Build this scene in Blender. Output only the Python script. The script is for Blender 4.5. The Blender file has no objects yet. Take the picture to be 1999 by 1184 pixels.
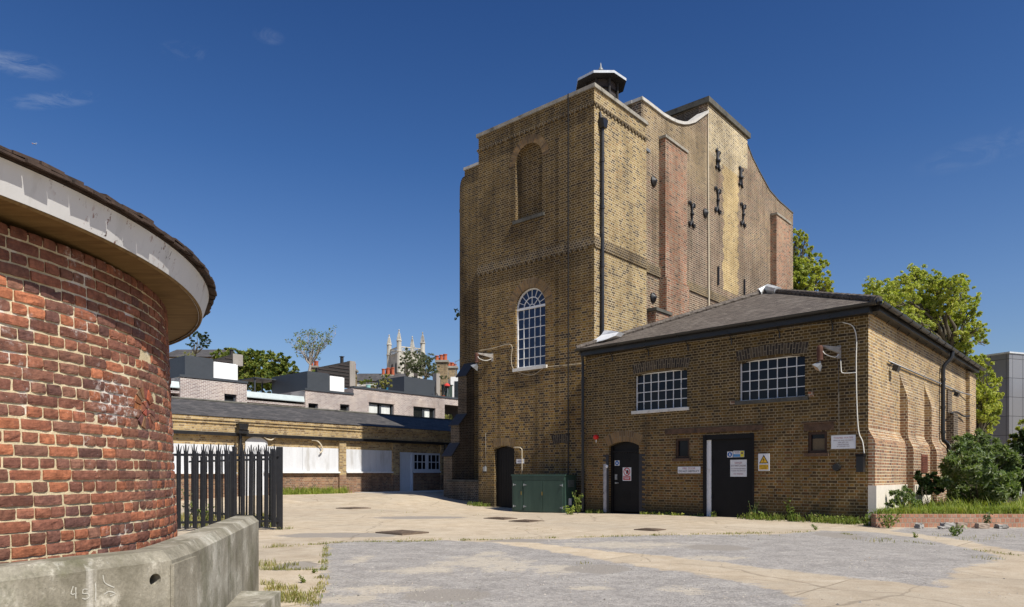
SUN_E, SKY_S, SKY_SAT, EXPO = 5.0, .090, 1.1, .32
AIR, DUST, OZONE, ALT = 1.1, 1.2, 5.0, 0
CLOUD = (5, 5.5, 6.3, 1)
# a polarised sky: deeper away from the horizon
SKY_TINT = [(.12, (1.0, .95, 1.0, 1)), (.22, (.86, .88, 1.0, 1)), (.40, (.50, .66, .88, 1)), (.56, (.36, .52, .76, 1))]
import bpy, math, random
from mathutils import Vector, noise
from mathutils.geometry import tessellate_polygon
R = math.radians
sc = bpy.context.scene
COL = sc.collection
random.seed(7)
V = Vector
# ------------------------------------------------------------------ survey of the place (metres, camera above the origin)
F, CX, HY, EYE = 1373.0, 999.5, 925.0, 1.2
CAM = V((0, 0, EYE))
def ray(px, py): return V(((px - CX) / F, 1.0, (HY - py) / F))
def at(px, py, Y): return CAM + ray(px, py) * Y
def gnd(px, py, z=0.0):
    r = ray(px, py); k = (z - EYE) / r.z
    return CAM + r * k
class Fr:
    """a vertical plane: origin, horizontal unit direction, outward normal"""
    def __init__(s, O, U, N):
        s.O = V((O[0], O[1], 0)); s.U = V((U[0], U[1], 0)).normalized(); s.N = V((N[0], N[1], 0)).normalized()
    def P(s, a, z, n=0.0): return s.O + s.U * a + s.N * n + V((0, 0, z))
    def hit(s, px, py, n=0.0):
        r = ray(px, py); o = s.O + s.N * n; k = (o - CAM).dot(s.N) / r.dot(s.N); p = CAM + r * k
        return ((p - s.O).dot(s.U), p.z)
    def a(s, px, n=0.0): return s.hit(px, 900, n)[0]
    def z(s, px, py, n=0.0): return s.hit(px, py, n)[1]
# ------------------------------------------------------------------ mesh builder
class MB:
    def __init__(s): s.v = []; s.f = []; s.uv = []; s.m = []; s.col = []; s.cc = None
    def add(s, pts, faces, mi=0, uvs=None):
        b = len(s.v); s.v += [V(p) for p in pts]
        if s.cc is not None: s.col += [s.cc] * len(pts)
        for i, f in enumerate(faces):
            s.f.append(tuple(b + k for k in f)); s.m.append(mi)
            s.uv.append(None if uvs is None else [uvs[k] for k in f])
        return s
    def quad(s, a, b, c, d, mi=0, uv=None): return s.add([a, b, c, d], [(0, 1, 2, 3)], mi, uv)
    def box(s, o, ex, ey, ez, mi=0):
        o = V(o); ex = V(ex); ey = V(ey); ez = V(ez)
        p = [o, o + ex, o + ex + ey, o + ey]; p += [q + ez for q in p]
        fs = [(0, 3, 2, 1), (4, 5, 6, 7), (0, 1, 5, 4), (1, 2, 6, 5), (2, 3, 7, 6), (3, 0, 4, 7)]
        if ex.cross(ey).dot(ez) < 0: fs = [f[::-1] for f in fs]
        return s.add(p, fs, mi)
    def fbox(s, fr, a0, a1, z0, z1, n0, n1, mi=0):
        return s.box(fr.P(a0, z0, n0), fr.U * (a1 - a0), fr.N * (n1 - n0), V((0, 0, z1 - z0)), mi)
    def bbox(s, c, sx, sy, sz, rz=0.0, mi=0):
        u = V((math.cos(rz), math.sin(rz), 0)); w = V((-math.sin(rz), math.cos(rz), 0))
        return s.box(V(c) - u * sx / 2 - w * sy / 2, u * sx, w * sy, V((0, 0, sz)), mi)
    def prism(s, poly, ext, mi=0):
        """poly: list of 3d points (planar), ext: extrusion vector; capped"""
        n = len(poly); p = [V(q) for q in poly]; e = V(ext)
        nrm = V((0, 0, 0))
        for i in range(n): nrm += p[i].cross(p[(i + 1) % n])
        if nrm.dot(e) > 0: p = p[::-1]
        pts = p + [q + e for q in p]
        tri = tessellate_polygon([p])
        fs = []
        for t in tri:
            a, b, c = t
            nn = (p[b] - p[a]).cross(p[c] - p[a])
            t2 = (a, b, c) if nn.dot(e) < 0 else (a, c, b)
            fs.append(t2); fs.append(tuple(n + k for k in t2[::-1]))
        for i in range(n):
            j = (i + 1) % n; fs.append((i, i + n, j + n, j)) 
        # fix orientation of sides
        cen = sum(p, V((0, 0, 0))) / n
        return s.add(pts, fs, mi)
    def tube(s, path, r, seg=8, mi=0, caps=True):
        path = [V(q) for q in path]; n = len(path)
        rs = r if isinstance(r, (list, tuple)) else [r] * n
        pts = []; fs = []
        up = V((0, 0, 1)); prev = None
        for i, q in enumerate(path):
            d = (path[min(i + 1, n - 1)] - path[max(i - 1, 0)])
            if d.length < 1e-9: d = V((0, 0, 1))
            d.normalize()
            if prev is None:
                x = d.cross(up) if abs(d.z) < .95 else d.cross(V((1, 0, 0)))
            else: x = prev - d * prev.dot(d)
            if x.length < 1e-6: x = d.orthogonal()
            x.normalize(); prev = x; y = d.cross(x)
            for k in range(seg):
                t = 2 * math.pi * k / seg
                pts.append(q + (x * math.cos(t) + y * math.sin(t)) * rs[i])
        for i in range(n - 1):
            for k in range(seg):
                a = i * seg + k; b = i * seg + (k + 1) % seg
                fs.append((a, b, b + seg, a + seg))
        if caps:
            fs.append(tuple(range(seg))[::-1]); fs.append(tuple((n - 1) * seg + k for k in range(seg)))
        return s.add(pts, fs, mi)
    def lathe(s, c, prof, seg=24, mi=0, a0=0.0, a1=2 * math.pi):
        c = V(c); full = abs(a1 - a0 - 2 * math.pi) < 1e-6; k = seg if full else seg + 1
        pts = []; fs = []
        for (r, z) in prof:
            for i in range(k):
                t = a0 + (a1 - a0) * i / seg
                pts.append(c + V((r * math.cos(t), r * math.sin(t), z)))
        for j in range(len(prof) - 1):
            for i in range(seg):
                i2 = (i + 1) % k
                fs.append((j * k + i, j * k + i2, (j + 1) * k + i2, (j + 1) * k + i))
        return s.add(pts, fs, mi)
    def build(s, name, mats, parent=None, smooth=False, org=None):
        if parent is not None: org = ORG[parent.name]
        elif org is None:
            xs = [q.x for q in s.v]; ys = [q.y for q in s.v]; zs = [q.z for q in s.v]
            org = V(((min(xs) + max(xs)) / 2, (min(ys) + max(ys)) / 2, min(zs)))
        me = bpy.data.meshes.new(name)
        me.from_pydata([q - org for q in s.v], [], s.f)
        ul = me.uv_layers.new(name='UVMap'); uvd = []
        for fi, f in enumerate(s.f):
            if s.uv[fi] is not None: uvd += [c for q in s.uv[fi] for c in q]; continue
            n = V((0, 0, 0)); k = len(f)
            for i in range(k): n += (s.v[f[i]]).cross(s.v[f[(i + 1) % k]])
            if n.length > 0: n.normalize()
            if abs(n.z) > .8: uvd += [c for q in f for c in (s.v[q].x, s.v[q].y)]
            else:
                t = V((-n.y, n.x, 0)).normalized(); w = n.cross(t)
                if w.z < 0: w = -w
                uvd += [c for q in f for c in (s.v[q].dot(t), s.v[q].z / max(.3, w.z))]
        ul.data.foreach_set('uv', uvd)
        if not isinstance(mats, (list, tuple)): mats = [mats]
        for m in mats: me.materials.append(m)
        me.polygons.foreach_set('material_index', s.m)
        if smooth: me.polygons.foreach_set('use_smooth', [True] * len(s.f))
        if s.col and len(s.col) == len(s.v):
            ca = me.attributes.new('col', 'FLOAT_COLOR', 'POINT'); ca.data.foreach_set('color', [c for q in s.col for c in (q[0], q[1], q[2], 1.0)])
        me.validate()
        o = bpy.data.objects.new(name, me); COL.objects.link(o)
        ORG[o.name] = org
        if parent is not None: o.parent = parent
        else: o.location = org
        return o
ORG = {}
def thing(name, label, cat, loc, group=None):
    o = bpy.data.objects.new(name, None); COL.objects.link(o); o.location = loc; o.empty_display_size = .2
    ORG[o.name] = V(loc); o['label'] = label; o['category'] = cat
    if group: o['group'] = group
    return o
def tag(o, label, cat, group=None):
    o['label'] = label; o['category'] = cat
    if group: o['group'] = group
    return o
def kind(o, k): o['kind'] = k; return o
# ------------------------------------------------------------------ node helper
class NT:
    def __init__(s, name):
        s.mat = bpy.data.materials.new(name); s.mat.use_nodes = True; s.t = s.mat.node_tree; s.t.nodes.clear()
    def n(s, ty, ins=None, **pr):
        nd = s.t.nodes.new('ShaderNode' + ty)
        for k, v in pr.items(): setattr(nd, k, v)
        for k, v in (ins or {}).items():
            sk = nd.inputs[k]
            if isinstance(v, bpy.types.NodeSocket): s.t.links.new(v, sk)
            elif isinstance(v, bpy.types.Node): s.t.links.new(v.outputs[0], sk)
            else:
                if sk.type == 'RGBA' and len(v) == 3: v = (*v, 1)
                sk.default_value = v
        return nd
    def mix(s, f, a, b, mode='MIX'):
        nd = s.n('Mix', {0: f, 6: a, 7: b}, data_type='RGBA', blend_type=mode); return nd.outputs[2]
    def math(s, op, a, b=0.0, clamp=False):
        return s.n('Math', {0: a, 1: b}, operation=op, use_clamp=clamp).outputs[0]
    def ramp(s, f, stops, interp='LINEAR'):
        nd = s.n('ValToRGB', {0: f}); cr = nd.color_ramp; cr.interpolation = interp
        while len(cr.elements) < len(stops): cr.elements.new(.5)
        for e, (p, c) in zip(cr.elements, stops):
            e.position = p; e.color = (*c, 1) if len(c) == 3 else c
        return nd.outputs[0]
    def rng(s, x, a, b, c=0.0, d=1.0, smooth=True):
        return s.n('MapRange', {0: x, 1: a, 2: b, 3: c, 4: d}, interpolation_type='SMOOTHSTEP' if smooth else 'LINEAR').outputs[0]
    def noise(s, vec, scale, detail=4, rough=.55, dist=0.0):
        return s.n('TexNoise', {'Vector': vec, 'Scale': scale, 'Detail': detail, 'Roughness': rough, 'Distortion': dist}).outputs[0]
    def obj(s): return s.n('TexCoord').outputs['Object']
    def uv(s): return s.n('TexCoord').outputs['UV']
    def vmap(s, v, scale=(1, 1, 1), loc=(0, 0, 0)): return s.n('Mapping', {'Vector': v, 'Scale': scale, 'Location': loc}).outputs[0]
    def bump(s, h, strength=.4, dist=.01): return s.n('Bump', {'Height': h, 'Strength': strength, 'Distance': dist}).outputs[0]
    def out(s, col, rough=.8, normal=None, metal=0.0, spec=.3, extra=None):
        ins = {'Base Color': col, 'Roughness': rough, 'Metallic': metal, 'Specular IOR Level': spec}
        if normal is not None: ins['Normal'] = normal
        if extra: ins.update(extra)
        b = s.n('BsdfPrincipled', ins); s.n('OutputMaterial', {0: b}); return s.mat
    def out_shader(s, sh): s.n('OutputMaterial', {0: sh}); return s.mat
def plain(name, col, rough=.7, var=.25, scale=6.0, metal=0.0, spec=.3, dirt=None, bump=.15, streak=False):
    t = NT(name); c = t.obj()
    v = t.vmap(c, (1, 1, .18)) if streak else c
    n1 = t.noise(v, scale, 6, .6); n2 = t.noise(c, scale * 9, 3)
    lo = tuple(x * (1 - var) for x in col); hi = tuple(min(1, x * (1 + var)) for x in col)
    base = t.ramp(n1, [(.3, lo), (.7, hi)])
    base = t.mix(.35, base, t.ramp(n2, [(.35, lo), (.65, hi)]))
    if dirt:
        base = t.mix(t.rng(t.noise(v, scale * .7, 5, .65), .52, .72), base, dirt)
    return t.out(base, t.rng(n2, .2, .8, rough - .1, min(1, rough + .1)), t.bump(n2, bump, .01), metal, spec)
def brick(name, cols, mortar, ms=.011, bw=.225, rh=.0753, english=True, soot=.35, sootcol=(.036, .028, .019), zones=(), mottle=.35, white=0.0, mnoise=.3, bias=0.0, damp=None, pers=(.5,)):
    t = NT(name); uv = t.uv(); c = t.obj()
    wob = t.n('VectorMath', {0: uv, 1: t.n('VectorMath', {0: t.n('TexNoise', {'Vector': c, 'Scale': 2.2, 'Detail': 2}).outputs['Color'], 1: (.018, .018, 0)}, operation='MULTIPLY').outputs[0]}, operation='ADD').outputs[0]
    b = t.n('TexBrick', {'Vector': wob, 'Color1': (0, 0, 0), 'Color2': (1, 1, 1), 'Mortar': (.5, .5, .5), 'Scale': 1.0, 'Mortar Size': ms, 'Mortar Smooth': .25, 'Bias': bias, 'Brick Width': bw, 'Row Height': rh},
            offset=.5, offset_frequency=2, squash=(.5 if english else 1.0), squash_frequency=2)
    rnd = b.outputs['Color']; fac = b.outputs['Fac']
    k = len(cols); stops = [((i + .02) / k, q) for i, q in enumerate(cols)]
    bc = t.ramp(rnd, stops)
    for (cols2, m) in zones:
        u0, u1, z0, z1, su, sz, amp = m
        sp = t.n('SeparateXYZ', {0: uv})
        nz = t.math('MULTIPLY', t.math('SUBTRACT', t.noise(c, 1.3, 5, .65), .5), amp)
        uu = t.math('ADD', sp.outputs[0], nz); zz = t.math('ADD', sp.outputs[1], nz)
        mk = t.math('MULTIPLY', t.math('MULTIPLY', t.rng(uu, u0 - su, u0 + su), t.rng(uu, u1 - su, u1 + su, 1, 0)),
                    t.math('MULTIPLY', t.rng(zz, z0 - sz, z0 + sz), t.rng(zz, z1 - sz, z1 + sz, 1, 0)))
        k2 = len(cols2)
        bc = t.mix(mk, bc, t.ramp(rnd, [((i + .02) / k2, q) for i, q in enumerate(cols2)]))
    mo = t.noise(c, 38, 5, .7)
    bc = t.mix(mottle, bc, t.mix(1.0, bc, t.ramp(mo, [(.3, (.45, .42, .4)), (.7, (1.45, 1.42, 1.35))]), 'MULTIPLY'))
    mort = t.mix(t.rng(t.noise(c, 1.7, 5, .7), .4, .65), mortar, tuple(x * (1 - mnoise) for x in mortar))
    mort = t.mix(t.rng(t.noise(c, 14, 4, .7), .5, .7, 0, .55), mort, tuple(x * .45 for x in mortar))
    base = t.mix(fac, bc, mort)
    big = t.noise(t.vmap(c, (1, 1, .45)), .55, 7, .68)
    base = t.mix(t.rng(big, .48, .72, 0, soot), base, t.mix(.22, sootcol, base))
    st = t.noise(t.vmap(c, (2.2, 2.2, .16)), 1.0, 6, .6)
    base = t.mix(1.0, base, t.ramp(t.noise(t.vmap(c, (1, 1, .7), (3, 7, 1)), .42, 6, .6), [(.34, (.74, .70, .66)), (.5, (.99, .97, .95)), (.66, (1.22, 1.18, 1.1))]), 'MULTIPLY')
    base = t.mix(t.rng(st, .52, .72, 0, soot * .9), base, sootcol)
    if white > 0: base = t.mix(t.rng(t.noise(c, 1.1, 7, .75), .62, .74, 0, white), base, (.62, .58, .5))
    if damp:
        zz = t.n('SeparateXYZ', {0: uv}).outputs[1]
        dz = t.math('ADD', zz, t.math('MULTIPLY', t.math('SUBTRACT', t.noise(c, 2.5, 5, .7), .5), damp[1] * 1.6))
        base = t.mix(t.rng(dz, damp[0] - damp[1], damp[0] + damp[1], damp[2], 0), base, damp[3])
    h = t.math('ADD', t.math('MULTIPLY', t.math('SUBTRACT', 1.0, fac), .8), t.math('MULTIPLY', mo, .45))
    h = t.math('ADD', h, t.math('MULTIPLY', rnd, .3))
    return t.out(base, .92, t.bump(h, .85, .012), 0, .15)
# ------------------------------------------------------------------ materials
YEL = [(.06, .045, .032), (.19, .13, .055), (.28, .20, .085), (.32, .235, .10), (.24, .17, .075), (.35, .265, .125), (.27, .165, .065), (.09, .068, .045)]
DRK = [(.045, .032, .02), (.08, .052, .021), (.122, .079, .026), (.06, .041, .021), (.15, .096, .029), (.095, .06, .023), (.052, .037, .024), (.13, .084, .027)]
PUR = [(.035, .028, .027), (.13, .08, .06), (.20, .125, .085), (.07, .052, .046), (.27, .18, .11), (.045, .037, .034), (.17, .10, .075)]
RED = [(.05, .035, .03), (.28, .11, .06), (.36, .15, .08), (.20, .085, .058), (.29, .17, .105), (.075, .05, .043), (.33, .155, .085), (.25, .175, .12)]
STRIPE = [(.12, .08, .04), (.33, .235, .09), (.29, .20, .08), (.36, .265, .115), (.27, .18, .065)]
MORT = (.50, .45, .36)
M = {}
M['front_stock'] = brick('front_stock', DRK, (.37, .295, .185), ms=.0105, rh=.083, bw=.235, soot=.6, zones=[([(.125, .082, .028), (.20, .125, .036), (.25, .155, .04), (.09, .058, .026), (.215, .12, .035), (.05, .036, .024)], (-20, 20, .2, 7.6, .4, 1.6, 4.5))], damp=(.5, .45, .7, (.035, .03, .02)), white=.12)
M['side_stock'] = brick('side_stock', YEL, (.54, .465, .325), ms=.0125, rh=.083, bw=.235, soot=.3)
M['gable_stock'] = brick('gable_stock', PUR, (.52, .455, .365), ms=.0165, rh=.088, bw=.25, soot=.5, zones=[], white=.10)
M['red_stock'] = brick('red_stock', RED, (.43, .36, .28), ms=.0135, rh=.085, bw=.24, soot=.3, white=.16)
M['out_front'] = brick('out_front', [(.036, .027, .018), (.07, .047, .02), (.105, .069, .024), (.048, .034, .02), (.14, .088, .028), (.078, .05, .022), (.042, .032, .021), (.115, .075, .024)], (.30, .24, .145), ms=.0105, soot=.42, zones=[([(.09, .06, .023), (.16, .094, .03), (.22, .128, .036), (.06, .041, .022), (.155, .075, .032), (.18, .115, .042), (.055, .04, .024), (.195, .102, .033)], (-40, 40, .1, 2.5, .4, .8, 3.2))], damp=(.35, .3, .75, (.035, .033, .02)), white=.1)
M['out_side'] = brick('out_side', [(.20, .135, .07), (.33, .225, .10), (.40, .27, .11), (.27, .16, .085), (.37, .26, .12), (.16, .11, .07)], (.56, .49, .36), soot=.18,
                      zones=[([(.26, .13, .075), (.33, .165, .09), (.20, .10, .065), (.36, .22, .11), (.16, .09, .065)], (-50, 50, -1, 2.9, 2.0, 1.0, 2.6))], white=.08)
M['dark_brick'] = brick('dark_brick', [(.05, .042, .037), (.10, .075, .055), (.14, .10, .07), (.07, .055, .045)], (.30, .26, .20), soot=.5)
M['arch_brick'] = brick('arch_brick', [(.10, .07, .045), (.20, .135, .07), (.27, .18, .085), (.15, .10, .055), (.24, .15, .07)], (.22, .18, .13), ms=.009, english=False, soot=.35, bw=.34)
M['soldier_brick'] = brick('soldier_brick', [(.03, .027, .025), (.06, .05, .042), (.10, .08, .055), (.045, .038, .034)], (.20, .17, .125), ms=.012, english=False, soot=.2, bw=.26)
M['soldier_yellow'] = brick('soldier_yellow', [(.14, .095, .05), (.22, .15, .07), (.28, .19, .085), (.18, .115, .055)], (.24, .195, .14), ms=.01, english=False, soot=.2, bw=.3)
M['blue_brick'] = plain('blue_brick', (.028, .028, .032), .55, .4, 9)
M['row_yellow'] = brick('row_yellow', [(.30, .21, .10), (.42, .31, .15), (.48, .36, .18), (.38, .27, .12), (.45, .32, .15), (.22, .15, .08)], (.52, .45, .33), soot=.22, ms=.009)
M['row_red'] = brick('row_red', [(.15, .085, .06), (.22, .115, .075), (.27, .15, .095), (.12, .075, .055), (.30, .18, .11)], (.36, .30, .23), soot=.3, ms=.009, white=.15)
M['pale_brick'] = brick('pale_brick', [(.27, .20, .19), (.37, .30, .28), (.30, .23, .225), (.42, .35, .325), (.24, .18, .18)], (.66, .63, .60), soot=.03, english=False, ms=.014, mnoise=.1)
M['chimney_brick'] = brick('chimney_brick', [(.12, .09, .06), (.24, .18, .10), (.18, .13, .08), (.30, .22, .12)], (.3, .26, .2), soot=.4)
M['garden_brick'] = brick('garden_brick', [(.36, .17, .11), (.45, .24, .16), (.32, .15, .10), (.48, .29, .20), (.40, .22, .16)], (.40, .33, .26), english=False, bw=.105, rh=.11, soot=.12, white=.1)
M['cap_stone'] = plain('cap_stone', (.27, .25, .21), .9, .35, 4, dirt=(.11, .10, .08))
M['pale_coping'] = plain('pale_coping', (.46, .44, .40), .85, .2, 5, dirt=(.24, .23, .2))
M['band_brick'] = brick('band_brick', [(.035, .03, .026), (.10, .07, .035), (.15, .105, .045), (.055, .042, .03)], (.36, .30, .21), ms=.012, rh=.083, bw=.12, english=False, soot=.45)
M['dark_stone'] = plain('dark_stone', (.095, .09, .075), .9, .45, 3, dirt=(.035, .034, .03))
M['white_stone'] = plain('white_stone', (.62, .60, .55), .85, .2, 6, dirt=(.34, .32, .28))
M['render_white'] = plain('render_white', (.66, .60, .50), .9, .1, 2, dirt=(.50, .45, .37))
M['lead'] = plain('lead', (.55, .57, .58), .45, .2, 5, metal=.2)
M['lead_dark'] = plain('lead_dark', (.20, .21, .22), .5, .25, 5, metal=.3)
M['slate_weather'] = plain('slate_weather', (.055, .053, .052), .6, .25, 5)
M['black_iron'] = plain('black_iron', (.012, .012, .014), .45, .35, 9, spec=.4)
M['black_paint'] = plain('black_paint', (.0075, .007, .0075), .55, .3, 4, spec=.2)
M['gutter_black'] = plain('gutter_black', (.014, .014, .015), .38, .3, 3, spec=.45, dirt=(.04, .035, .03))
M['white_paint'] = plain('white_paint', (.74, .74, .73), .5, .08, 8, dirt=(.55, .54, .5))
M['white_board'] = plain('white_board', (.58, .59, .61), .8, .12, 3, dirt=(.42, .41, .40), streak=True)
M['bluewhite_paint'] = plain('bluewhite_paint', (.60, .64, .70), .5, .06, 5)
M['brown_wood'] = plain('brown_wood', (.05, .026, .015), .6, .3, 8)
M['rust_stone'] = plain('rust_stone', (.10, .060, .038), .9, .5, 9, dirt=(.045, .032, .025))
M['rust_steel'] = plain('rust_steel', (.16, .055, .03), .7, .4, 9, dirt=(.07, .03, .02))
M['cable_white'] = plain('cable_white', (.66, .64, .58), .6, .15, 5)
M['cable_pale'] = plain('cable_pale', (.55, .48, .36), .7, .15, 5)
M['cable_grey'] = plain('cable_grey', (.22, .20, .17), .7, .2, 5)
M['cable_dark'] = plain('cable_dark', (.03, .028, .026), .6, .2, 5)
M['red_plastic'] = plain('red_plastic', (.55, .02, .015), .35, .1, 5)
M['grey_metal'] = plain('grey_metal', (.28, .29, .30), .4, .2, 7, metal=.4)
M['terracotta'] = plain('terracotta', (.40, .10, .045), .8, .3, 5, dirt=(.2, .06, .035))
M['anthracite'] = plain('anthracite', (.055, .062, .072), .5, .12, 1.2)
M['white_panel'] = plain('white_panel', (.80, .80, .80), .5, .02, 2)
M['pale_metal'] = plain('pale_metal', (.50, .56, .56), .45, .1, 3, metal=.2)
M['louvre_dark'] = plain('louvre_dark', (.045, .036, .034), .7, .3, 6)
M['old_wood'] = plain('old_wood', (.30, .27, .24), .8, .25, 4, streak=True)
M['cedar_dark'] = plain('cedar_dark', (.030, .027, .026), .7, .4, 5)
M['church_stone'] = plain('church_stone', (.40, .38, .33), .9, .3, .6, dirt=(.2, .185, .165))
M['teal_glaze'] = plain('teal_glaze', (.30, .55, .52), .3, .1, 5)
M['blue_glaze'] = plain('blue_glaze', (.03, .16, .28), .3, .1, 5)
M['red_cloth'] = plain('red_cloth', (.55, .05, .04), .8, .15, 5)
M['soil'] = plain('soil', (.06, .045, .03), .95, .4, 6)
M['concrete_block'] = plain('concrete_block', (.30, .285, .26), .95, .25, 9, dirt=(.25, .22, .2))
M['terra_block'] = plain('terra_block', (.34, .265, .205), .95, .25, 9)
M['bark'] = plain('bark', (.10, .085, .06), .9, .4, 4)
M['bark_pale'] = plain('bark_pale', (.34, .30, .26), .9, .3, 4)
M['wing_white'] = plain('wing_white', (.75, .76, .78), .4, .03, .1)
M['curtain'] = plain('curtain', (.66, .68, .66), .9, .2, 5, streak=True)
M['ladder_green'] = plain('ladder_green', (.035, .055, .045), .6, .2, 4)
# signs
for nm, c in dict(sign_white=(.66, .66, .67), sign_red=(.45, .02, .03), sign_blue=(.02, .12, .36), sign_yellow=(.62, .36, .02), sign_lemon=(.62, .52, .03), sign_black=(.012, .012, .014), sign_ink=(.16, .10, .12), sign_pink=(.40, .16, .18), sky_blue=(.09, .26, .50)).items():
    M[nm] = plain(nm, c, .45, .05, 8, bump=.02)
def glass_mat(name, col, rough=.06, spec=.5):
    t = NT(name); c = t.obj(); n1 = t.noise(c, 1.1, 2)
    return t.out(t.mix(n1, col, tuple(x * .5 for x in col)), rough, t.bump(n1, .05, .02), 0, spec)
M['glass'] = glass_mat('glass', (.014, .015, .022), .07, .24)
M['glass_sky_tint'] = glass_mat('glass_sky_tint', (.022, .036, .085), .06, .4)  # blue base colour stands in for the sky reflected in the pane
M['glass_mews'] = glass_mat('glass_mews', (.02, .022, .022))
def green_paint():
    t = NT('green_paint'); c = t.obj()
    b = t.mix(t.rng(t.noise(t.vmap(c, (1, 1, .3)), 1.6, 6, .65), .4, .7), (.030, .062, .046), (.048, .088, .066))
    sp = t.n('SeparateXYZ', {0: c}).outputs[2]
    b = t.mix(t.rng(t.math('ADD', sp, t.noise(c, 5, 5)), .35, .75, .5, 0), b, (.05, .048, .035))
    return t.out(b, .48, t.bump(t.noise(c, 40, 3), .06, .004), 0, .35)
M['green_paint'] = green_paint()
def slates(name, c1, c2, c3, bw, rh, lichen=0.0):
    t = NT(name); uv = t.uv(); c = t.obj()
    b = t.n('TexBrick', {'Vector': uv, 'Color1': (0, 0, 0), 'Color2': (1, 1, 1), 'Mortar': (0, 0, 0), 'Scale': 1.0, 'Mortar Size': .006, 'Mortar Smooth': .2, 'Brick Width': bw, 'Row Height': rh}, offset=.5)
    base = t.ramp(b.outputs['Color'], [(0, c1), (.5, c2), (1, c3)])
    base = t.mix(t.rng(t.noise(c, .8, 6, .7), .4, .7, 0, .5), base, tuple(x * .6 for x in c2))
    base = t.mix(t.math('MULTIPLY', b.outputs['Fac'], .7), base, tuple(x * .35 for x in c1))
    if lichen: base = t.mix(t.rng(t.noise(c, 7, 6, .8), .55, .7, 0, lichen), base, (.34, .30, .24))
    w = t.n('TexWave', {'Vector': uv, 'Scale': 1 / rh / 6.283 * 3.1416 * 2 / 2}, wave_type='BANDS', bands_direction='Y', wave_profile='SAW')
    h = t.math('ADD', t.math('MULTIPLY', b.outputs['Color'], .5), t.math('MULTIPLY', t.math('SUBTRACT', 1, b.outputs['Fac']), .6))
    return t.out(base, .75, t.bump(h, .6, .012), 0, .25)
M['roof_slate'] = slates('roof_slate', (.055, .052, .052), (.08, .075, .072), (.11, .10, .095), .3, .19)
M['roof_tile'] = slates('roof_tile', (.075, .06, .05), (.125, .103, .085), (.17, .145, .12), .17, .11, lichen=.55)
M['tile_brown'] = plain('tile_brown', (.055, .036, .027), .9, .5, 9, dirt=(.03, .024, .02))
def peeling():
    t = NT('fascia_paint'); c = t.obj()
    base = t.mix(t.noise(c, 3, 5), (.64, .63, .61), (.54, .53, .52))
    fl = t.noise(t.vmap(c, (1, 1, .45)), 20, 5, .7)
    mk = t.math('MULTIPLY', t.rng(fl, .585, .605), t.rng(t.noise(c, 2.0, 3), .46, .6))
    base = t.mix(mk, base, t.ramp(t.noise(c, 9, 2), [(.4, (.05, .045, .04)), (.6, (.22, .07, .04))]))
    ln = t.noise(t.vmap(c, (1, 1, .1)), 9, 4, .6)
    base = t.mix(t.rng(ln, .55, .7, 0, .25), base, (.36, .35, .33))
    return t.out(base, .6, t.bump(fl, .2, .004), 0, .3)
M['fascia_paint'] = peeling()
def soffit():
    t = NT('soffit_board'); c = t.obj()
    g = t.noise(t.vmap(c, (1.2, 9, 1)), 1.4, 6, .6, 1.2)
    b = t.ramp(g, [(.3, (.12, .068, .024)), (.5, (.18, .11, .04)), (.75, (.24, .155, .06))])
    return t.out(b, .75, t.bump(g, .2, .004), 0, .2)
M['soffit_board'] = soffit()
def concrete_wall():
    t = NT('stained_concrete'); c = t.obj()
    big = t.noise(c, 1.6, 7, .65); fine = t.noise(c, 60, 4, .7)
    b = t.ramp(big, [(.33, (.14, .125, .09)), (.5, (.27, .245, .19)), (.66, (.41, .385, .32))])
    st = t.noise(t.vmap(c, (5, 5, .28)), 1.0, 6, .65)
    b = t.mix(t.rng(st, .5, .66, 0, .7), b, (.12, .108, .08))
    st2 = t.noise(t.vmap(c, (7, 7, .22), (3, 1, 2)), 1.0, 6, .7)
    b = t.mix(t.rng(st2, .56, .68, 0, .6), b, (.54, .51, .45))
    b = t.mix(t.rng(t.noise(c, 3.3, 7, .75), .54, .66, 0, .55), b, (.60, .56, .47)); b = t.mix(t.rng(t.noise(c, 2.3, 6, .7), .5, .64, 0, .6), b, (.13, .125, .075))
    b = t.mix(.5, b, t.mix(1.0, b, t.ramp(fine, [(.3, (.6, .6, .6)), (.7, (1.35, 1.35, 1.35))]), 'MULTIPLY'))
    pit = t.n('TexVoronoi', {'Vector': c, 'Scale': 26}).outputs[0]
    b = t.mix(t.rng(pit, .06, .1, .55, 0), b, (.09, .085, .07))
    return t.out(b, .92, t.bump(t.math('ADD', fine, t.math('MULTIPLY', big, 2)), .5, .008), 0, .15)
M['stained_concrete'] = concrete_wall()
M['chalk'] = plain('chalk', (.46, .44, .38), .95, .3, 30)
def hand_brick():
    t = NT('hand_made_brick'); c = t.obj()
    a = t.n('Attribute', attribute_name='col').outputs['Color']
    n1 = t.noise(c, 26, 6, .7); n2 = t.noise(c, 90, 4, .7); n3 = t.noise(c, 7, 5, .65)
    b = t.mix(1.0, a, t.ramp(n1, [(.25, (.5, .47, .47)), (.5, (.95, .95, .95)), (.75, (1.5, 1.45, 1.4))]), 'MULTIPLY')
    b = t.mix(t.rng(n2, .58, .72, 0, .55), b, (.055, .035, .032))
    b = t.mix(t.rng(n3, .56, .7, 0, .35), b, (.07, .04, .04))
    wm = t.math('MULTIPLY', t.rng(t.noise(c, 2.1, 6, .7), .56, .68), t.rng(t.noise(c, 19, 5, .75), .5, .62))
    b = t.mix(t.math('MULTIPLY', wm, .75), b, (.62, .56, .52))
    b = t.mix(t.rng(t.noise(c, 130, 2), .72, .78, 0, .7), b, (.6, .56, .5))
    return t.out(b, .9, t.bump(t.math('ADD', n1, t.math('MULTIPLY', n2, .6)), .8, .006), 0, .15)
M['hand_made_brick'] = hand_brick()
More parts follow.
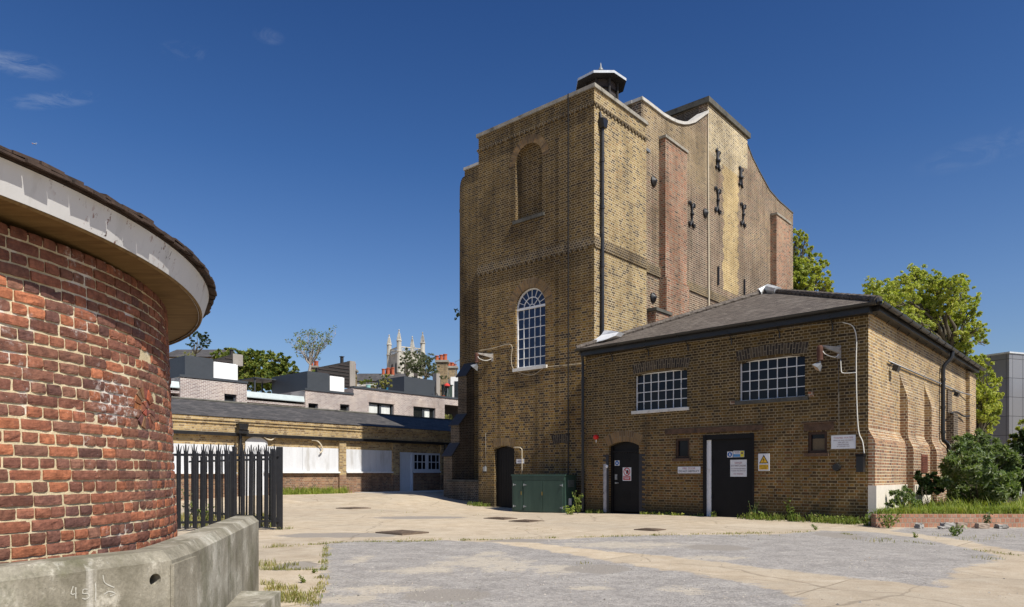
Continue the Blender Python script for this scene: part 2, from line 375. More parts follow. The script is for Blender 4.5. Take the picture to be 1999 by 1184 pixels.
def lime_mortar():
    t = NT('lime_mortar'); c = t.obj()
    n1 = t.noise(c, 3, 6, .7); n2 = t.noise(c, 70, 4, .7)
    b = t.ramp(n1, [(.3, (.46, .38, .23)), (.55, (.60, .50, .32)), (.75, (.68, .60, .44))])
    b = t.mix(.5, b, t.mix(1.0, b, t.ramp(n2, [(.3, (.6, .6, .6)), (.7, (1.3, 1.3, 1.3))]), 'MULTIPLY'))
    wm = t.rng(t.noise(c, 2.1, 6, .7), .54, .66, 0, .8)
    b = t.mix(wm, b, (.72, .68, .62))
    b = t.mix(t.rng(t.noise(c, 12, 5, .75), .62, .72, 0, .8), b, (.12, .09, .06))
    return t.out(b, .95, t.bump(t.math('ADD', n2, n1), .7, .008), 0, .1)
M['lime_mortar'] = lime_mortar()
def leaf(name, cols, trans=.35, rough=.55):
    t = NT(name); r = t.n('NewGeometry').outputs['Random Per Island']; c = t.obj()
    k = len(cols)
    col = t.ramp(r, [(i / max(1, k - 1), q) for i, q in enumerate(cols)])
    big = t.noise(c, .9, 3)
    col = t.mix(1.0, col, t.ramp(big, [(.35, (.8, .85, .8)), (.65, (1.2, 1.12, 1.05))]), 'MULTIPLY')
    d = t.n('BsdfPrincipled', {'Base Color': col, 'Roughness': rough, 'Specular IOR Level': .25})
    tr = t.n('BsdfTranslucent', {'Color': t.mix(1.0, col, (1.25, 1.3, .6), 'MULTIPLY')})
    return t.out_shader(t.n('MixShader', {0: trans, 1: d, 2: tr}))
M['leaf_plane'] = leaf('leaf_plane', [(.24, .31, .05), (.36, .41, .075), (.45, .47, .12), (.29, .35, .06), (.53, .52, .19)], .45)
M['leaf_dark'] = leaf('leaf_dark', [(.05, .085, .018), (.10, .15, .027), (.17, .21, .035), (.28, .29, .06), (.075, .12, .022)], .3)
M['leaf_olive'] = leaf('leaf_olive', [(.08, .10, .05), (.12, .14, .07), (.16, .18, .10), (.06, .08, .035)], .25)
M['leaf_grey'] = leaf('leaf_grey', [(.085, .14, .04), (.14, .20, .06), (.20, .265, .095), (.42, .46, .33), (.105, .165, .038), (.17, .24, .055)], .35)
M['leaf_deep'] = leaf('leaf_deep', [(.015, .032, .01), (.028, .05, .015), (.04, .07, .02)], .2)
M['leaf_lemon'] = leaf('leaf_lemon', [(.26, .26, .06), (.34, .33, .12), (.20, .22, .06), (.38, .36, .18)], .3)
M['grass'] = leaf('grass', [(.15, .215, .03), (.21, .28, .042), (.27, .33, .06), (.36, .37, .11), (.17, .25, .045)], .4)
M['grass_dry'] = leaf('grass_dry', [(.22, .22, .06), (.30, .26, .10), (.16, .20, .04), (.36, .30, .14), (.20, .23, .05)], .3)
M['weed'] = leaf('weed', [(.08, .14, .025), (.14, .20, .035), (.21, .25, .055), (.11, .165, .03), (.28, .26, .10)], .35)
M['flower_red'] = leaf('flower_red', [(.45, .05, .06), (.5, .12, .12)], .2)
def ground_mat():
    t = NT('yard_surface'); c = t.obj()
    a = t.n('Attribute', attribute_name='col').outputs['Color']
    s = t.n('SeparateColor', {0: a}); asph, lime, damp = s.outputs[0], s.outputs[1], s.outputs[2]
    n_big = t.noise(c, .35, 7, .65); n_mid = t.noise(c, 2.4, 7, .68); n_f = t.noise(c, 55, 3, .7); n_m2 = t.noise(c, 9, 6, .7); n_st = t.noise(t.vmap(c, (.5, 1.6, 1)), 1.6, 7, .7)
    con = t.ramp(n_mid, [(.3, (.37, .295, .205)), (.5, (.47, .385, .28)), (.72, (.55, .47, .355))])
    con = t.mix(t.rng(n_big, .4, .64, 0, .5), con, (.40, .345, .265))
    con = t.mix(t.rng(n_st, .55, .7, 0, .55), con, (.56, .49, .39))
    con = t.mix(t.rng(n_m2, .56, .72, 0, .55), con, (.27, .205, .14))
    asp = t.ramp(n_mid, [(.28, (.24, .222, .205)), (.5, (.305, .284, .262)), (.72, (.375, .35, .32))])
    jb = t.n('TexBrick', {'Vector': t.n('Mapping', {'Vector': c, 'Rotation': (0, 0, R(-46)), 'Location': (.7, .3, 0)}).outputs[0], 'Color1': (0, 0, 0), 'Color2': (1, 1, 1), 'Mortar': (.5, .5, .5), 'Scale': 1.0, 'Mortar Size': .014, 'Mortar Smooth': .4, 'Brick Width': 4.2, 'Row Height': 3.1})
    con = t.mix(1.0, con, t.ramp(jb.outputs['Color'], [(0, (.88, .88, .89)), (.5, (1, 1, 1)), (1, (1.08, 1.07, 1.05))]), 'MULTIPLY')
    con = t.mix(t.math('MULTIPLY', t.math('MULTIPLY', jb.outputs['Fac'], t.rng(n_mid, .4, .52, .25, 1)), .7), con, (.17, .135, .09))
    asp = t.mix(t.rng(n_st, .52, .66, 0, .5), asp, (.42, .385, .345))
    asp = t.mix(t.rng(n_m2, .52, .7, 0, .5), asp, (.17, .158, .145))
    vo = t.n('TexVoronoi', {'Vector': c, 'Scale': 42})
    peb = t.ramp(t.n('SeparateColor', {0: vo.outputs['Color']}).outputs[0], [(0, (.70, .69, .68)), (.5, (1, 1, 1)), (1, (1.3, 1.28, 1.24))])
    asp = t.mix(.75, asp, t.mix(1.0, asp, peb, 'MULTIPLY'))
    def edge(x, amp, w): return t.rng(t.math('ADD', x, t.math('MULTIPLY', t.math('SUBTRACT', t.noise(c, 3.0, 8, .72), .5), amp)), .5 - w, .5 + w)
    col = t.mix(edge(asph, 1.1, .09), con, asp)
    lm = t.math('MULTIPLY', t.math('MULTIPLY', t.rng(t.math('ADD', lime, t.math('ADD', t.math('MULTIPLY', t.math('SUBTRACT', t.noise(c, 2.6, 8, .75), .5), 1.8), t.math('MULTIPLY', t.math('SUBTRACT', n_m2, .5), .9))), .40, .74), t.rng(n_m2, .36, .5, .4, 1)), .62)
    col = t.mix(lm, col, t.mix(n_m2, (.47, .40, .30), (.56, .49, .385)))
    col = t.mix(t.math('MULTIPLY', edge(damp, .6, .06), .9), col, t.mix(n_m2, (.24, .215, .185), (.30, .27, .235)))
    # hairline cracks and joints
    cv = t.n('VectorMath', {0: c, 1: t.n('VectorMath', {0: t.n('TexNoise', {'Vector': c, 'Scale': 1.1, 'Detail': 5}).outputs['Color'], 1: (.5, .5, 0)}, operation='MULTIPLY').outputs[0]}, operation='ADD').outputs[0]
    cr = t.n('TexVoronoi', {'Vector': cv, 'Scale': .38}, feature='DISTANCE_TO_EDGE').outputs[0]
    col = t.mix(t.math('MULTIPLY', t.rng(cr, .002, .008, .45, 0), t.math('SUBTRACT', 1.0, t.math('MULTIPLY', asph, .8))), col, (.16, .13, .095))
    col = t.mix(.6, col, t.mix(1.0, col, t.ramp(n_f, [(.3, (.72, .71, .7)), (.7, (1.22, 1.22, 1.22))]), 'MULTIPLY'))
    sp = t.n('TexVoronoi', {'Vector': c, 'Scale': 5.0}).outputs[0]
    col = t.mix(t.rng(sp, .03, .045, .35, 0), col, (.14, .115, .09))
    h = t.math('ADD', t.math('MULTIPLY', n_f, .8), t.math('ADD', t.math('MULTIPLY', t.math('MULTIPLY', vo.outputs[0], asph), -.8), t.math('MULTIPLY', n_m2, .7)))
    return t.out(col, .95, t.bump(h, .7, .012), 0, .12)
M['yard_surface'] = ground_mat()
def cladding():
    t = NT('metal_cladding'); uv = t.uv(); c = t.obj()
    b = t.n('TexBrick', {'Vector': uv, 'Color1': (0, 0, 0), 'Color2': (1, 1, 1), 'Mortar': (0, 0, 0), 'Scale': 1.0, 'Mortar Size': .018, 'Mortar Smooth': .1, 'Brick Width': .95, 'Row Height': 1.25}, offset=0)
    base = t.mix(b.outputs['Color'], (.21, .21, .22), (.25, .25, .26))
    base = t.mix(b.outputs['Fac'], base, (.07, .07, .075))
    return t.out(base, .45, t.bump(t.math('SUBTRACT', 1, b.outputs['Fac']), .4, .01), .35, .4)
M['metal_cladding'] = cladding()
# ------------------------------------------------------------------ shared builders
def sstep(x, a, b):
    t = max(0.0, min(1.0, (x - a) / (b - a))); return t * t * (3 - 2 * t)
def gz(x, y):
    """height of the yard"""
    z = -.13 * math.exp(-((x - .8) ** 2 / 10 + (y - 24.6) ** 2 / 9))
    z += .3 * sstep(y, 24.5, 30.5) * sstep(-x, 1.2, 4.5)
    return z
def wall_face(mb, fr, outer, holes=(), n=0.0, depth=.2, mi=0, rmi=None, floor=True):
    loops = [outer] + list(holes)
    pts2 = [p for l in loops for p in l]
    tris = tessellate_polygon([[V((p[0], p[1], 0)) for p in l] for l in loops])
    pts = [fr.P(a, z, n) for a, z in pts2]; fs = []
    for t in tris:
        nn = (pts[t[1]] - pts[t[0]]).cross(pts[t[2]] - pts[t[0]])
        if nn.length < 1e-9: continue
        fs.append(tuple(t) if nn.dot(fr.N) > 0 else (t[0], t[2], t[1]))
    mb.add(pts, fs, mi)
    for h in holes:
        k = len(h)
        ar = sum(h[i][0] * h[(i + 1) % k][1] - h[(i + 1) % k][0] * h[i][1] for i in range(k))
        hh = h if ar > 0 else h[::-1]
        # reveals face into the opening
        right = fr.U.cross(V((0, 0, 1))).dot(fr.N) > 0
        for i in range(k):
            p, q = hh[i], hh[(i + 1) % k]
            A, B, C, D = fr.P(*p, n), fr.P(*q, n), fr.P(*q, n - depth), fr.P(*p, n - depth)
            u0 = p[0] if abs(p[0] - q[0]) > abs(p[1] - q[1]) else 0
            f = (0, 1, 2, 3) if right else (3, 2, 1, 0)
            mb.add([A, B, C, D], [f], mi if rmi is None else rmi)
def arch_pts(a0, a1, z0, zs, rise=None, k=14):
    """outline, anticlockwise from bottom left; semicircle or segment over the springing line zs"""
    w = (a1 - a0) / 2; c = (a0 + a1) / 2
    pts = [(a0, z0), (a1, z0)]
    if rise is None: rise = w
    rad = (w * w + rise * rise) / (2 * rise); zc = zs + rise - rad; ph = math.asin(min(1, w / rad))
    if rise >= w - 1e-6: ph = math.pi / 2
    for i in range(k + 1):
        t = ph - 2 * ph * i / k
        pts.append((c + rad * math.sin(t), zc + rad * math.cos(t)))
    return pts
def arch_ring(mb, fr, a0, a1, zs, rise, wd, n=.006, k=18, mi=0, extra=0.0):
    w = (a1 - a0) / 2; c = (a0 + a1) / 2
    if rise is None: rise = w
    rad = (w * w + rise * rise) / (2 * rise); zc = zs + rise - rad; ph = math.asin(min(1, w / rad))
    if rise >= w - 1e-6: ph = math.pi / 2
    ph += extra
    rm = rad + wd / 2
    for i in range(k):
        t0 = -ph + 2 * ph * i / k; t1 = -ph + 2 * ph * (i + 1) / k
        q = [fr.P(c + r * math.sin(t), zc + r * math.cos(t), n) for (r, t) in ((rad, t0), (rad, t1), (rad + wd, t1), (rad + wd, t0))]
        uv = [(0, t0 * rm), (0, t1 * rm), (wd, t1 * rm), (wd, t0 * rm)]
        nn = (q[1] - q[0]).cross(q[3] - q[0])
        if nn.dot(fr.N) < 0: q = q[::-1]; uv = uv[::-1]
        mb.quad(*q, mi, uv)
    # soffit edge thickness
def soldier(mb, fr, a0, a1, z0, z1, rise=0.0, flare=.1, n=.006, k=14, mi=0):
    """flat or slightly cambered arch of upright bricks"""
    for i in range(k):
        f0 = i / k; f1 = (i + 1) / k
        def pt(f, top):
            e = (z1 - z0) and flare * top
            a = (a0 - e) + (a1 - a0 + 2 * e) * f
            return a, (z1 if top else z0) + rise * (1 - (2 * f - 1) ** 2)
        (pa, pz), (qa, qz), (ra, rz), (sa, sz) = pt(f0, 0), pt(f1, 0), pt(f1, 1), pt(f0, 1)
        L = a1 - a0
        q = [fr.P(pa, pz, n), fr.P(qa, qz, n), fr.P(ra, rz, n), fr.P(sa, sz, n)]
        uv = [(0, f0 * L), (0, f1 * L), (z1 - z0, f1 * L), (z1 - z0, f0 * L)]
        if (q[1] - q[0]).cross(q[3] - q[0]).dot(fr.N) < 0: q = q[::-1]; uv = uv[::-1]
        mb.quad(*q, mi, uv)
def face_plate(mb, fr, poly, n, mi=0):
    wall_face(mb, fr, poly, (), n, 0, mi)
def thick_plate(mb, fr, poly, n0, n1, mi=0):
    mb.prism([fr.P(a, z, n0) for a, z in poly], fr.N * (n1 - n0), mi)
def circle(ac, zc, r, k=20): return [(ac + r * math.cos(2 * math.pi * i / k), zc + r * math.sin(2 * math.pi * i / k)) for i in range(k)]
def grid_window(parent, fr, a0, a1, z0, z1, n, cols, rows, bar=.022, frame=.04, glass='glass', paint='white_paint', head=0.0, name='window'):
    m = MB(); dep = .05
    m.fbox(fr, a0, a0 + frame, z0, z1, n, n + dep); m.fbox(fr, a1 - frame, a1, z0, z1, n, n + dep)
    m.fbox(fr, a0 + frame, a1 - frame, z0, z0 + frame, n, n + dep - .003); m.fbox(fr, a0 + frame, a1 - frame, z1 - frame, z1, n, n + dep - .003)
    for i in range(1, cols):
        c = a0 + (a1 - a0) * i / cols; m.fbox(fr, c - bar / 2, c + bar / 2, z0 + frame, z1 - frame, n, n + .035)
    for j in range(1, rows):
        c = z0 + (z1 - z0) * j / rows; m.fbox(fr, a0 + frame, a1 - frame, c - bar / 2, c + bar / 2, n, n + .032)
    w = m.build(name, M[paint], parent)
    g = MB(); 
    for i in range(cols):
        for j in range(rows):
            p0, p1 = a0 + (a1 - a0) * i / cols, a0 + (a1 - a0) * (i + 1) / cols
            q0, q1 = z0 + (z1 - z0) * j / rows, z0 + (z1 - z0) * (j + 1) / rows
            e = [random.uniform(-.006, .006) for _ in range(3)]
            pts = [fr.P(p0, q0, n + .012 + e[0]), fr.P(p1, q0, n + .012 + e[1]), fr.P(p1, q1, n + .012 + e[1] + e[2]), fr.P(p0, q1, n + .012 + e[0] + e[2])]
            if (pts[1] - pts[0]).cross(pts[3] - pts[0]).dot(fr.N) < 0: pts = pts[::-1]
            g.quad(*pts)
    g.build('pane', M[glass], w)
    return w
# text -> polygons
_tc = {}
def text_poly(s):
    if s in _tc: return _tc[s]
    cu = bpy.data.curves.new('lettering', 'FONT'); cu.body = s; cu.size = 1.0; cu.align_x = 'CENTER'; cu.align_y = 'CENTER'; cu.resolution_u = 2
    o = bpy.data.objects.new('lettering', cu); COL.objects.link(o)
    dg = bpy.context.evaluated_depsgraph_get(); dg.update()
    me = o.evaluated_get(dg).to_mesh()
    vs = [(v.co.x, v.co.y) for v in me.vertices]; fs = [tuple(p.vertices) for p in me.polygons]
    o.evaluated_get(dg).to_mesh_clear()
    bpy.data.objects.remove(o); bpy.data.curves.remove(cu)
    w = max(v[0] for v in vs) - min(v[0] for v in vs) if vs else 1
    _tc[s] = (vs, fs, w); return _tc[s]
def put_text(mb, fr, s, ac, zc, h, n, mi, maxw=None):
    vs, fs, w = text_poly(s); k = h / .7
    kx = k if not maxw or w * k <= maxw else maxw / w
    pts = [fr.P(ac + x * kx, zc + y * k, n) for x, y in vs]
    out = []
    for f in fs:
        nn = (pts[f[1]] - pts[f[0]]).cross(pts[f[2]] - pts[f[0]])
        out.append(f if nn.dot(fr.N) > 0 else f[::-1])
    mb.add(pts, out, mi)
def sign(name, fr, px0, px1, py0, py1, n, mats, items, label, cat='sign', group=None):
    """px box on the wall; py0/py1 measured at the middle; items in fractions of the plate"""
    a0, _ = fr.hit(px0, 900, n); a1, _ = fr.hit(px1, 900, n); pm = (px0 + px1) / 2
    z1 = fr.z(pm, py0, n); z0 = fr.z(pm, py1, n)
    m = MB(); m.fbox(fr, a0, a1, z0, z1, n, n + .012)
    W = a1 - a0; H = z1 - z0; e = n + .0145
    for it in items:
        k = it[0]
        if k == 't': put_text(m, fr, it[1], a0 + W * it[2], z0 + H * it[3], H * it[4], e + .003, it[5], W * (it[6] if len(it) > 6 else .9))
        if k == 'r': face_plate(m, fr, [(a0 + W * it[1], z0 + H * it[3]), (a0 + W * it[2], z0 + H * it[3]), (a0 + W * it[2], z0 + H * it[4]), (a0 + W * it[1], z0 + H * it[4])], e + (it[6] if len(it) > 6 else 0), it[5])
        if k == 'c': face_plate(m, fr, circle(a0 + W * it[1], z0 + H * it[2], W * it[3]), e + (it[5] if len(it) > 5 else 0), it[4])
        if k == 'p': face_plate(m, fr, [(a0 + W * x, z0 + H * y) for x, y in it[1]], e + (it[3] if len(it) > 3 else 0), it[2])
    o = m.build(name, [M[q] for q in mats], org=fr.P((a0 + a1) / 2, z0, n))
    return tag(o, label, cat, group)
def cable(name, pts, r, mat, label, cat='cable'):
    m = MB(); m.tube(pts, r, 6); o = m.build(name, M[mat], smooth=True); return tag(o, label, cat)
def smooth_path(pts, k=6):
    out = []
    n = len(pts)
    for i in range(n - 1):
        p0, p1, p2, p3 = pts[max(0, i - 1)], pts[i], pts[i + 1], pts[min(n - 1, i + 2)]
        for j in range(k):
            t = j / k
            out.append(.5 * ((2 * p1) + (p2 - p0) * t + (2 * p0 - 5 * p1 + 4 * p2 - p3) * t * t + (3 * p1 - p0 - 3 * p2 + p3) * t ** 3))
    out.append(pts[-1]); return out
# ------------------------------------------------------------------ frames
d1 = V((-.754, .657, 0)); d2 = V((.657, .754, 0)); NS = V((.754, -.657, 0))
T0 = V((2.79, 23.88, 0))
FT = Fr(T0, -d1, -d2)                      # tower front block, front face (a from -5.43 to 0)
FS = Fr(T0, d2, NS)                        # its right side
TW, TD = 5.43, 3.46
FM = Fr(T0 - NS * .22, d2, NS)             # right gable wall of the main hall
FB = Fr(T0 + d2 * TD, -d1, -d2)            # front of the main hall, behind the block
C0 = V((8.56, 16.9, 0)); o1 = V((-.71, .704, 0)); o2 = V((.667, .745, 0))
FO = Fr(C0, -o1, (-.704, -.71)); OW = 8.67
FR = Fr(C0, o2, (.745, -.667)); OD = 13.8
# ------------------------------------------------------------------ ground
def poly_px(l): return [tuple(gnd(*p).xy) for p in l]
PA = poly_px([(640, 1062), (700, 1056), (870, 1053), (960, 1058), (1060, 1073), (1140, 1087), (1240, 1104), (1360, 1119), (1480, 1141), (1560, 1168), (1620, 1300), (540, 1300), (612, 1184), (642, 1140), (630, 1112)])
PB = poly_px([(985, 1051), (1100, 1052), (1250, 1045), (1530, 1042), (1600, 1036), (1690, 1037), (1800, 1052), (1930, 1078), (1960, 1092), (1870, 1108), (1845, 1125), (1835, 1146), (1700, 1131), (1500, 1108), (1300, 1086), (1150, 1072), (1050, 1060)])
PC = poly_px([(1738, 1036), (1760, 1030), (1999, 1030), (2300, 1030), (2300, 1110), (1999, 1078), (1880, 1054)])
LIME = [(940, 1098, 95, 13), (1085, 1110, 50, 10), (985, 1107, 60, 8), (830, 1112, 70, 8), (1150, 1146, 40, 4), (1330, 1150, 45, 8), (760, 1150, 90, 9), (690, 1170, 60, 12), (640, 971, 70, 5), (790, 977, 40, 2.5), (1500, 1026, 90, 6), (1400, 1090, 60, 5), (960, 1080, 30, 4), (1225, 1063, 120, 7), (700, 1092, 22, 9)]
DAMP = [(870, 1161, 85, 13), (1165, 1110, 62, 9), (1400, 1068, 60, 6), (760, 977, 14, 1.8), (575, 1105, 40, 9), (820, 1010, 90, 3), (660, 1045, 120, 5), (1010, 1055, 60, 3), (1640, 1045, 40, 6)]
def ell(l):
    out = []
    for (x, y, rx, ry) in l:
        c = gnd(x, y); f = gnd(x, y - ry); b = gnd(x, y + ry); r = gnd(x + rx, y)
        out.append((c.x, (f.y + b.y) / 2, abs(r.x - c.x), abs(f.y - b.y) / 2))
    return out
LIME = ell(LIME); DAMP = ell(DAMP)
def sdf(poly, x, y):
    ins = False; dm = 1e9; n = len(poly)
    for i in range(n):
        ax, ay = poly[i]; bx, by = poly[(i + 1) % n]
        if (ay > y) != (by > y) and x < (bx - ax) * (y - ay) / (by - ay) + ax: ins = not ins
        ex, ey = bx - ax, by - ay; t = max(0, min(1, ((x - ax) * ex + (y - ay) * ey) / (ex * ex + ey * ey + 1e-9)))
        dm = min(dm, math.hypot(x - ax - ex * t, y - ay - ey * t))
    return dm if ins else -dm
def build_ground():
    def axis(lo, hi, st, far):
        a = [lo - far * k for k in (1, .4, .15, .05)] ; b = [hi + far * k for k in (.05, .15, .4, 1)]
        n = int((hi - lo) / st); return a + [lo + (hi - lo) * i / n for i in range(n + 1)] + b
    xs = axis(-8, 15, .13, 500); ys = axis(2.5, 36, .13, 500)
    m = MB(); pts = []; nx = len(xs)
    for y in ys:
        for x in xs:
            near = -7.9 < x < 14.9 and 2.6 < y < 35.9
            z = gz(x, min(y, 36)) + (noise.noise(V((x * .45, y * .45, 3))) * .018 + noise.noise(V((x * 1.7, y * 1.7, 5))) * .006 if near else 0)
            asph = lime = damp = 0.0
            if near and y < 20:
                sd = max(sdf(PA, x, y), sdf(PB, x, y), sdf(PC, x, y)); asph = max(0, min(1, .5 + sd / .7))
            if near:
                for (L, nm) in ((LIME, 0), (DAMP, 1)):
                    v = 0
                    for (cx, cy, rx, ry) in L:
                        q = math.hypot((x - cx) / rx, (y - cy) / ry); v = max(v, max(0, min(1, 1.0 - q * .5)))
                    if nm == 0: lime = v
                    else: damp = v
            pts.append((x, y, z)); m.col.append((asph, lime, damp))
    fs = [(j * nx + i, j * nx + i + 1, (j + 1) * nx + i + 1, (j + 1) * nx + i) for j in range(len(ys) - 1) for i in range(nx - 1)]
    m.add(pts, fs)
    kind(m.build('ground', M['yard_surface'], smooth=True, org=V((0, 0, 0))), 'structure')
build_ground()
# ------------------------------------------------------------------ the tall brick engine house
eh = thing('engine_house', 'tall yellow brick engine house with curved gable, blind arch and louvred roof lantern', 'building', T0)
ZT = 14.32
def W(t, s, z): return T0 + d1 * t + d2 * s + V((0, 0, z))
# openings in the front block
wz = lambda px, py, n=0: FT.z(px, py, n)
nich = (FT.a(1006), FT.a(1059)); win = (FT.a(1006.5), FT.a(1064.5)); dor = (FT.a(964.5), FT.a(1004))
n_z0 = FT.z(1033, 423); n_top = FT.z(1033, 279); w_z0 = FT.z(1036, 716); w_top = FT.z(1036, 561)
nich_o = arch_pts(nich[0], nich[1], n_z0, n_top - (nich[1] - nich[0]) / 2)
win_o = arch_pts(win[0], win[1], w_z0, w_top - (win[1] - win[0]) / 2)
d_top = FT.z(985, 871)
dor_o = arch_pts(dor[0], dor[1], -.4, d_top - .1, .1)
m = MB()
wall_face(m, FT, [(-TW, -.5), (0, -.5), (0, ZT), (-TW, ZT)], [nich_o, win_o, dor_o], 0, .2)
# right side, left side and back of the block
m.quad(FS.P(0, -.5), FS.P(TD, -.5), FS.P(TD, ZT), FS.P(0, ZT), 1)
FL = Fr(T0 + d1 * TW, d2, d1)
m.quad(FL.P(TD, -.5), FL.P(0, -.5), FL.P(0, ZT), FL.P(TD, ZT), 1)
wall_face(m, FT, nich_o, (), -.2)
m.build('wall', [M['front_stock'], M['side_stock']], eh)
m = MB(); m.box(W(0.02, .02, ZT - .9), d1 * (TW - .04), d2 * (TD + .3), V((0, 0, .1))); m.build('flat_roof', M['lead_dark'], eh)
# parapet coping of the front block
m = MB(); c0 = ZT; 
m.fbox(FT, -TW - .07, .07, c0, c0 + .13, -.32, .07); m.box(FS.P(.33, c0, -.33), d2 * (TD - .3), NS * .40, V((0, 0, .13))); m.box(FL.P(.33, c0, -.33), d2 * (TD - .33), d1 * .40, V((0, 0, .13)))
m.build('coping', M['cap_stone'], eh)
# dentil cornice below the parapet
m = MB(); zc = ZT - .62
def ring(mb, z0, z1, p, cut=None):
    mb.fbox(FT, -TW - p, p, z0, z1, .001, p); mb.box(FS.P(.001, z0, .001), d2 * (TD - .0), NS * (p - .001), V((0, 0, z1 - z0))); mb.box(FL.P(.001, z0, .001), d2 * (TD - .0), d1 * (p - .001), V((0, 0, z1 - z0)))
ring(m, zc + .075, zc + .15, .05)
x = -TW
while x < -.06:
    m.fbox(FT, x, x + .115, zc, zc + .072, .001, .042); x += .23
x = .06
while x < TD - .1:
    m.fbox(FS, x, x + .115, zc, zc + .072, .001, .042); x += .23
m.build('dentil_cornice', M['band_brick'], eh)
# string course
ZB = FT.z(1160, 483)
m = MB(); ring(m, ZB + .09, ZB + .40, .055)
for k in range(int(TW / .23)): m.fbox(FT, -TW + k * .23, -TW + k * .23 + .12, ZB, ZB + .088, .001, .05)
m.fbox(FS, .01, TD, ZB + .02, ZB + .088, .001, .045)
m.build('string_course', M['band_brick'], eh)
# arches
m = MB(); arch_ring(m, FT, nich[0], nich[1], n_top - (nich[1] - nich[0]) / 2, None, .30, .006, 24)
m.build('niche_arch', M['arch_brick'], eh)
m = MB(); m.fbox(FT, nich[0] - .10, nich[1] + .10, n_z0 - .12, n_z0 + .004, -.19, .06); m.build('niche_sill', M['dark_stone'], eh)
m = MB(); arch_ring(m, FT, win[0], win[1], w_top - (win[1] - win[0]) / 2, None, .36, .006, 24)
m.build('window_arch', M['arch_brick'], eh)
# arched window
def arched_window():
    a0, a1 = win; c = (a0 + a1) / 2; w = (a1 - a0) / 2; zs = w_top - w; n = -.14
    m = MB(); fr = FT; fm = .05
    m.fbox(fr, a0, a0 + fm, w_z0, zs, n, n + .06); m.fbox(fr, a1 - fm, a1, w_z0, zs, n, n + .06); m.fbox(fr, a0 + fm, a1 - fm, w_z0, w_z0 + .06, n, n + .057)
    m.fbox(fr, a0, a1, zs - .04, zs + .04, n + .002, n + .075)
    def arc(r0, r1, k, n0, n1):
        for i in range(k):
            t0, t1 = math.pi * i / k, math.pi * (i + 1) / k
            m.prism([fr.P(c + r * math.cos(t), zs + r * math.sin(t), n0) for r, t in ((r0, t0), (r1, t0), (r1, t1), (r0, t1))], fr.N * (n1 - n0))
    arc(w - .05, w, 20, n, n + .06); arc(w * .52, w * .52 + .03, 16, n, n + .04); arc(w * .16, w * .16 + .03, 10, n, n + .04)
    for k in range(1, 8):
        t = math.pi * k / 8
        r0 = w * .54; dv = V((math.cos(t), math.sin(t)))
        pv = V((-dv.y, dv.x)) * .011
        def bar(r0, r1):
            m.prism([fr.P(c + dv.x * r + s * pv.x, zs + dv.y * r + s * pv.y, n) for r, s in ((r0, 1), (r1, 1), (r1, -1), (r0, -1))], fr.N * .034)
        bar(w * .54, w - .05)
        if k % 2 == 0: bar(w * .18, w * .53)
    for i in range(1, 5):
        x = a0 + fm + (a1 - a0 - 2 * fm) * i / 5; m.fbox(fr, x - .013, x + .013, w_z0 + .06, zs - .04, n, n + .036)
    for j in range(1, 6):
        z = w_z0 + (zs - w_z0) * j / 6; m.fbox(fr, a0 + fm, a1 - fm, z - .013, z + .013, n, n + .033)
    wn = m.build('arched_window', M['white_paint'], eh)
    g = MB(); face_plate(g, fr, arch_pts(a0, a1, w_z0, zs), n + .015); g.build('pane', M['glass_sky_tint'], wn)
    s = MB(); s.fbox(fr, a0 - .1, a1 + .1, w_z0 - .11, w_z0 + .004, -.13, .07); s.build('sill', M['white_stone'], wn)
arched_window()
# plank door and its arch
m = MB(); x = dor[0]
while x < dor[1] - .02:
    m.fbox(FT, x, min(dor[1], x + .118), -.4, d_top - .03, -.17, -.135 - random.random() * .004); x += .125
dd = m.build('door', M['black_paint'], eh)
m = MB(); soldier(m, FT, dor[0], dor[1], d_top - .03, d_top + .27, .06, .08); m.build('door_arch', M['soldier_yellow'], eh)
gb = (FT.a(1080), FT.a(1110)); gt = FT.z(1095, 866)
m = MB(); soldier(m, FT, gb[0], gb[1], gt - .02, gt + .3, .05, .08); m.build('blocked_arch', M['soldier_brick'], eh)
# ------------------------------ main hall behind the block
prof_px = [(1251.9, 189), (1262.9, 196.7), (1277.2, 207.7), (1292.8, 220), (1308.4, 229.2), (1321.4, 235), (1333.1, 237.6), (1343.5, 237), (1355.2, 233.7), (1367, 225.3), (1381.3, 214.9)]
swL = [FM.hit(*p) for p in prof_px]; swL = [(a, z - .12) for a, z in swL]
ca0, ca1 = FM.a(1381.5), FM.a(1459); zcen = (FM.z(1382, 204) + FM.z(1459, 267)) / 2
swR = [FM.hit(*p) for p in [(1459, 283), (1469, 309), (1484, 338.5), (1502.5, 372), (1521, 393), (1548, 416.5)]]
ME = swR[-1][0]; sA = swL[0][0]
top = [(TD, swL[0][1])] + swL[1:-1] + [(ca0, swL[-1][1]), (ca0, zcen), (ca1, zcen), (ca1, swR[0][1])] + swR[1:]
m = MB(); thick_plate(m, FM, [(TD + .002, -.5), (ME, -.5)] + top[::-1], -.42, 0)
uz = lambda px: 19.84 + FM.a(px)
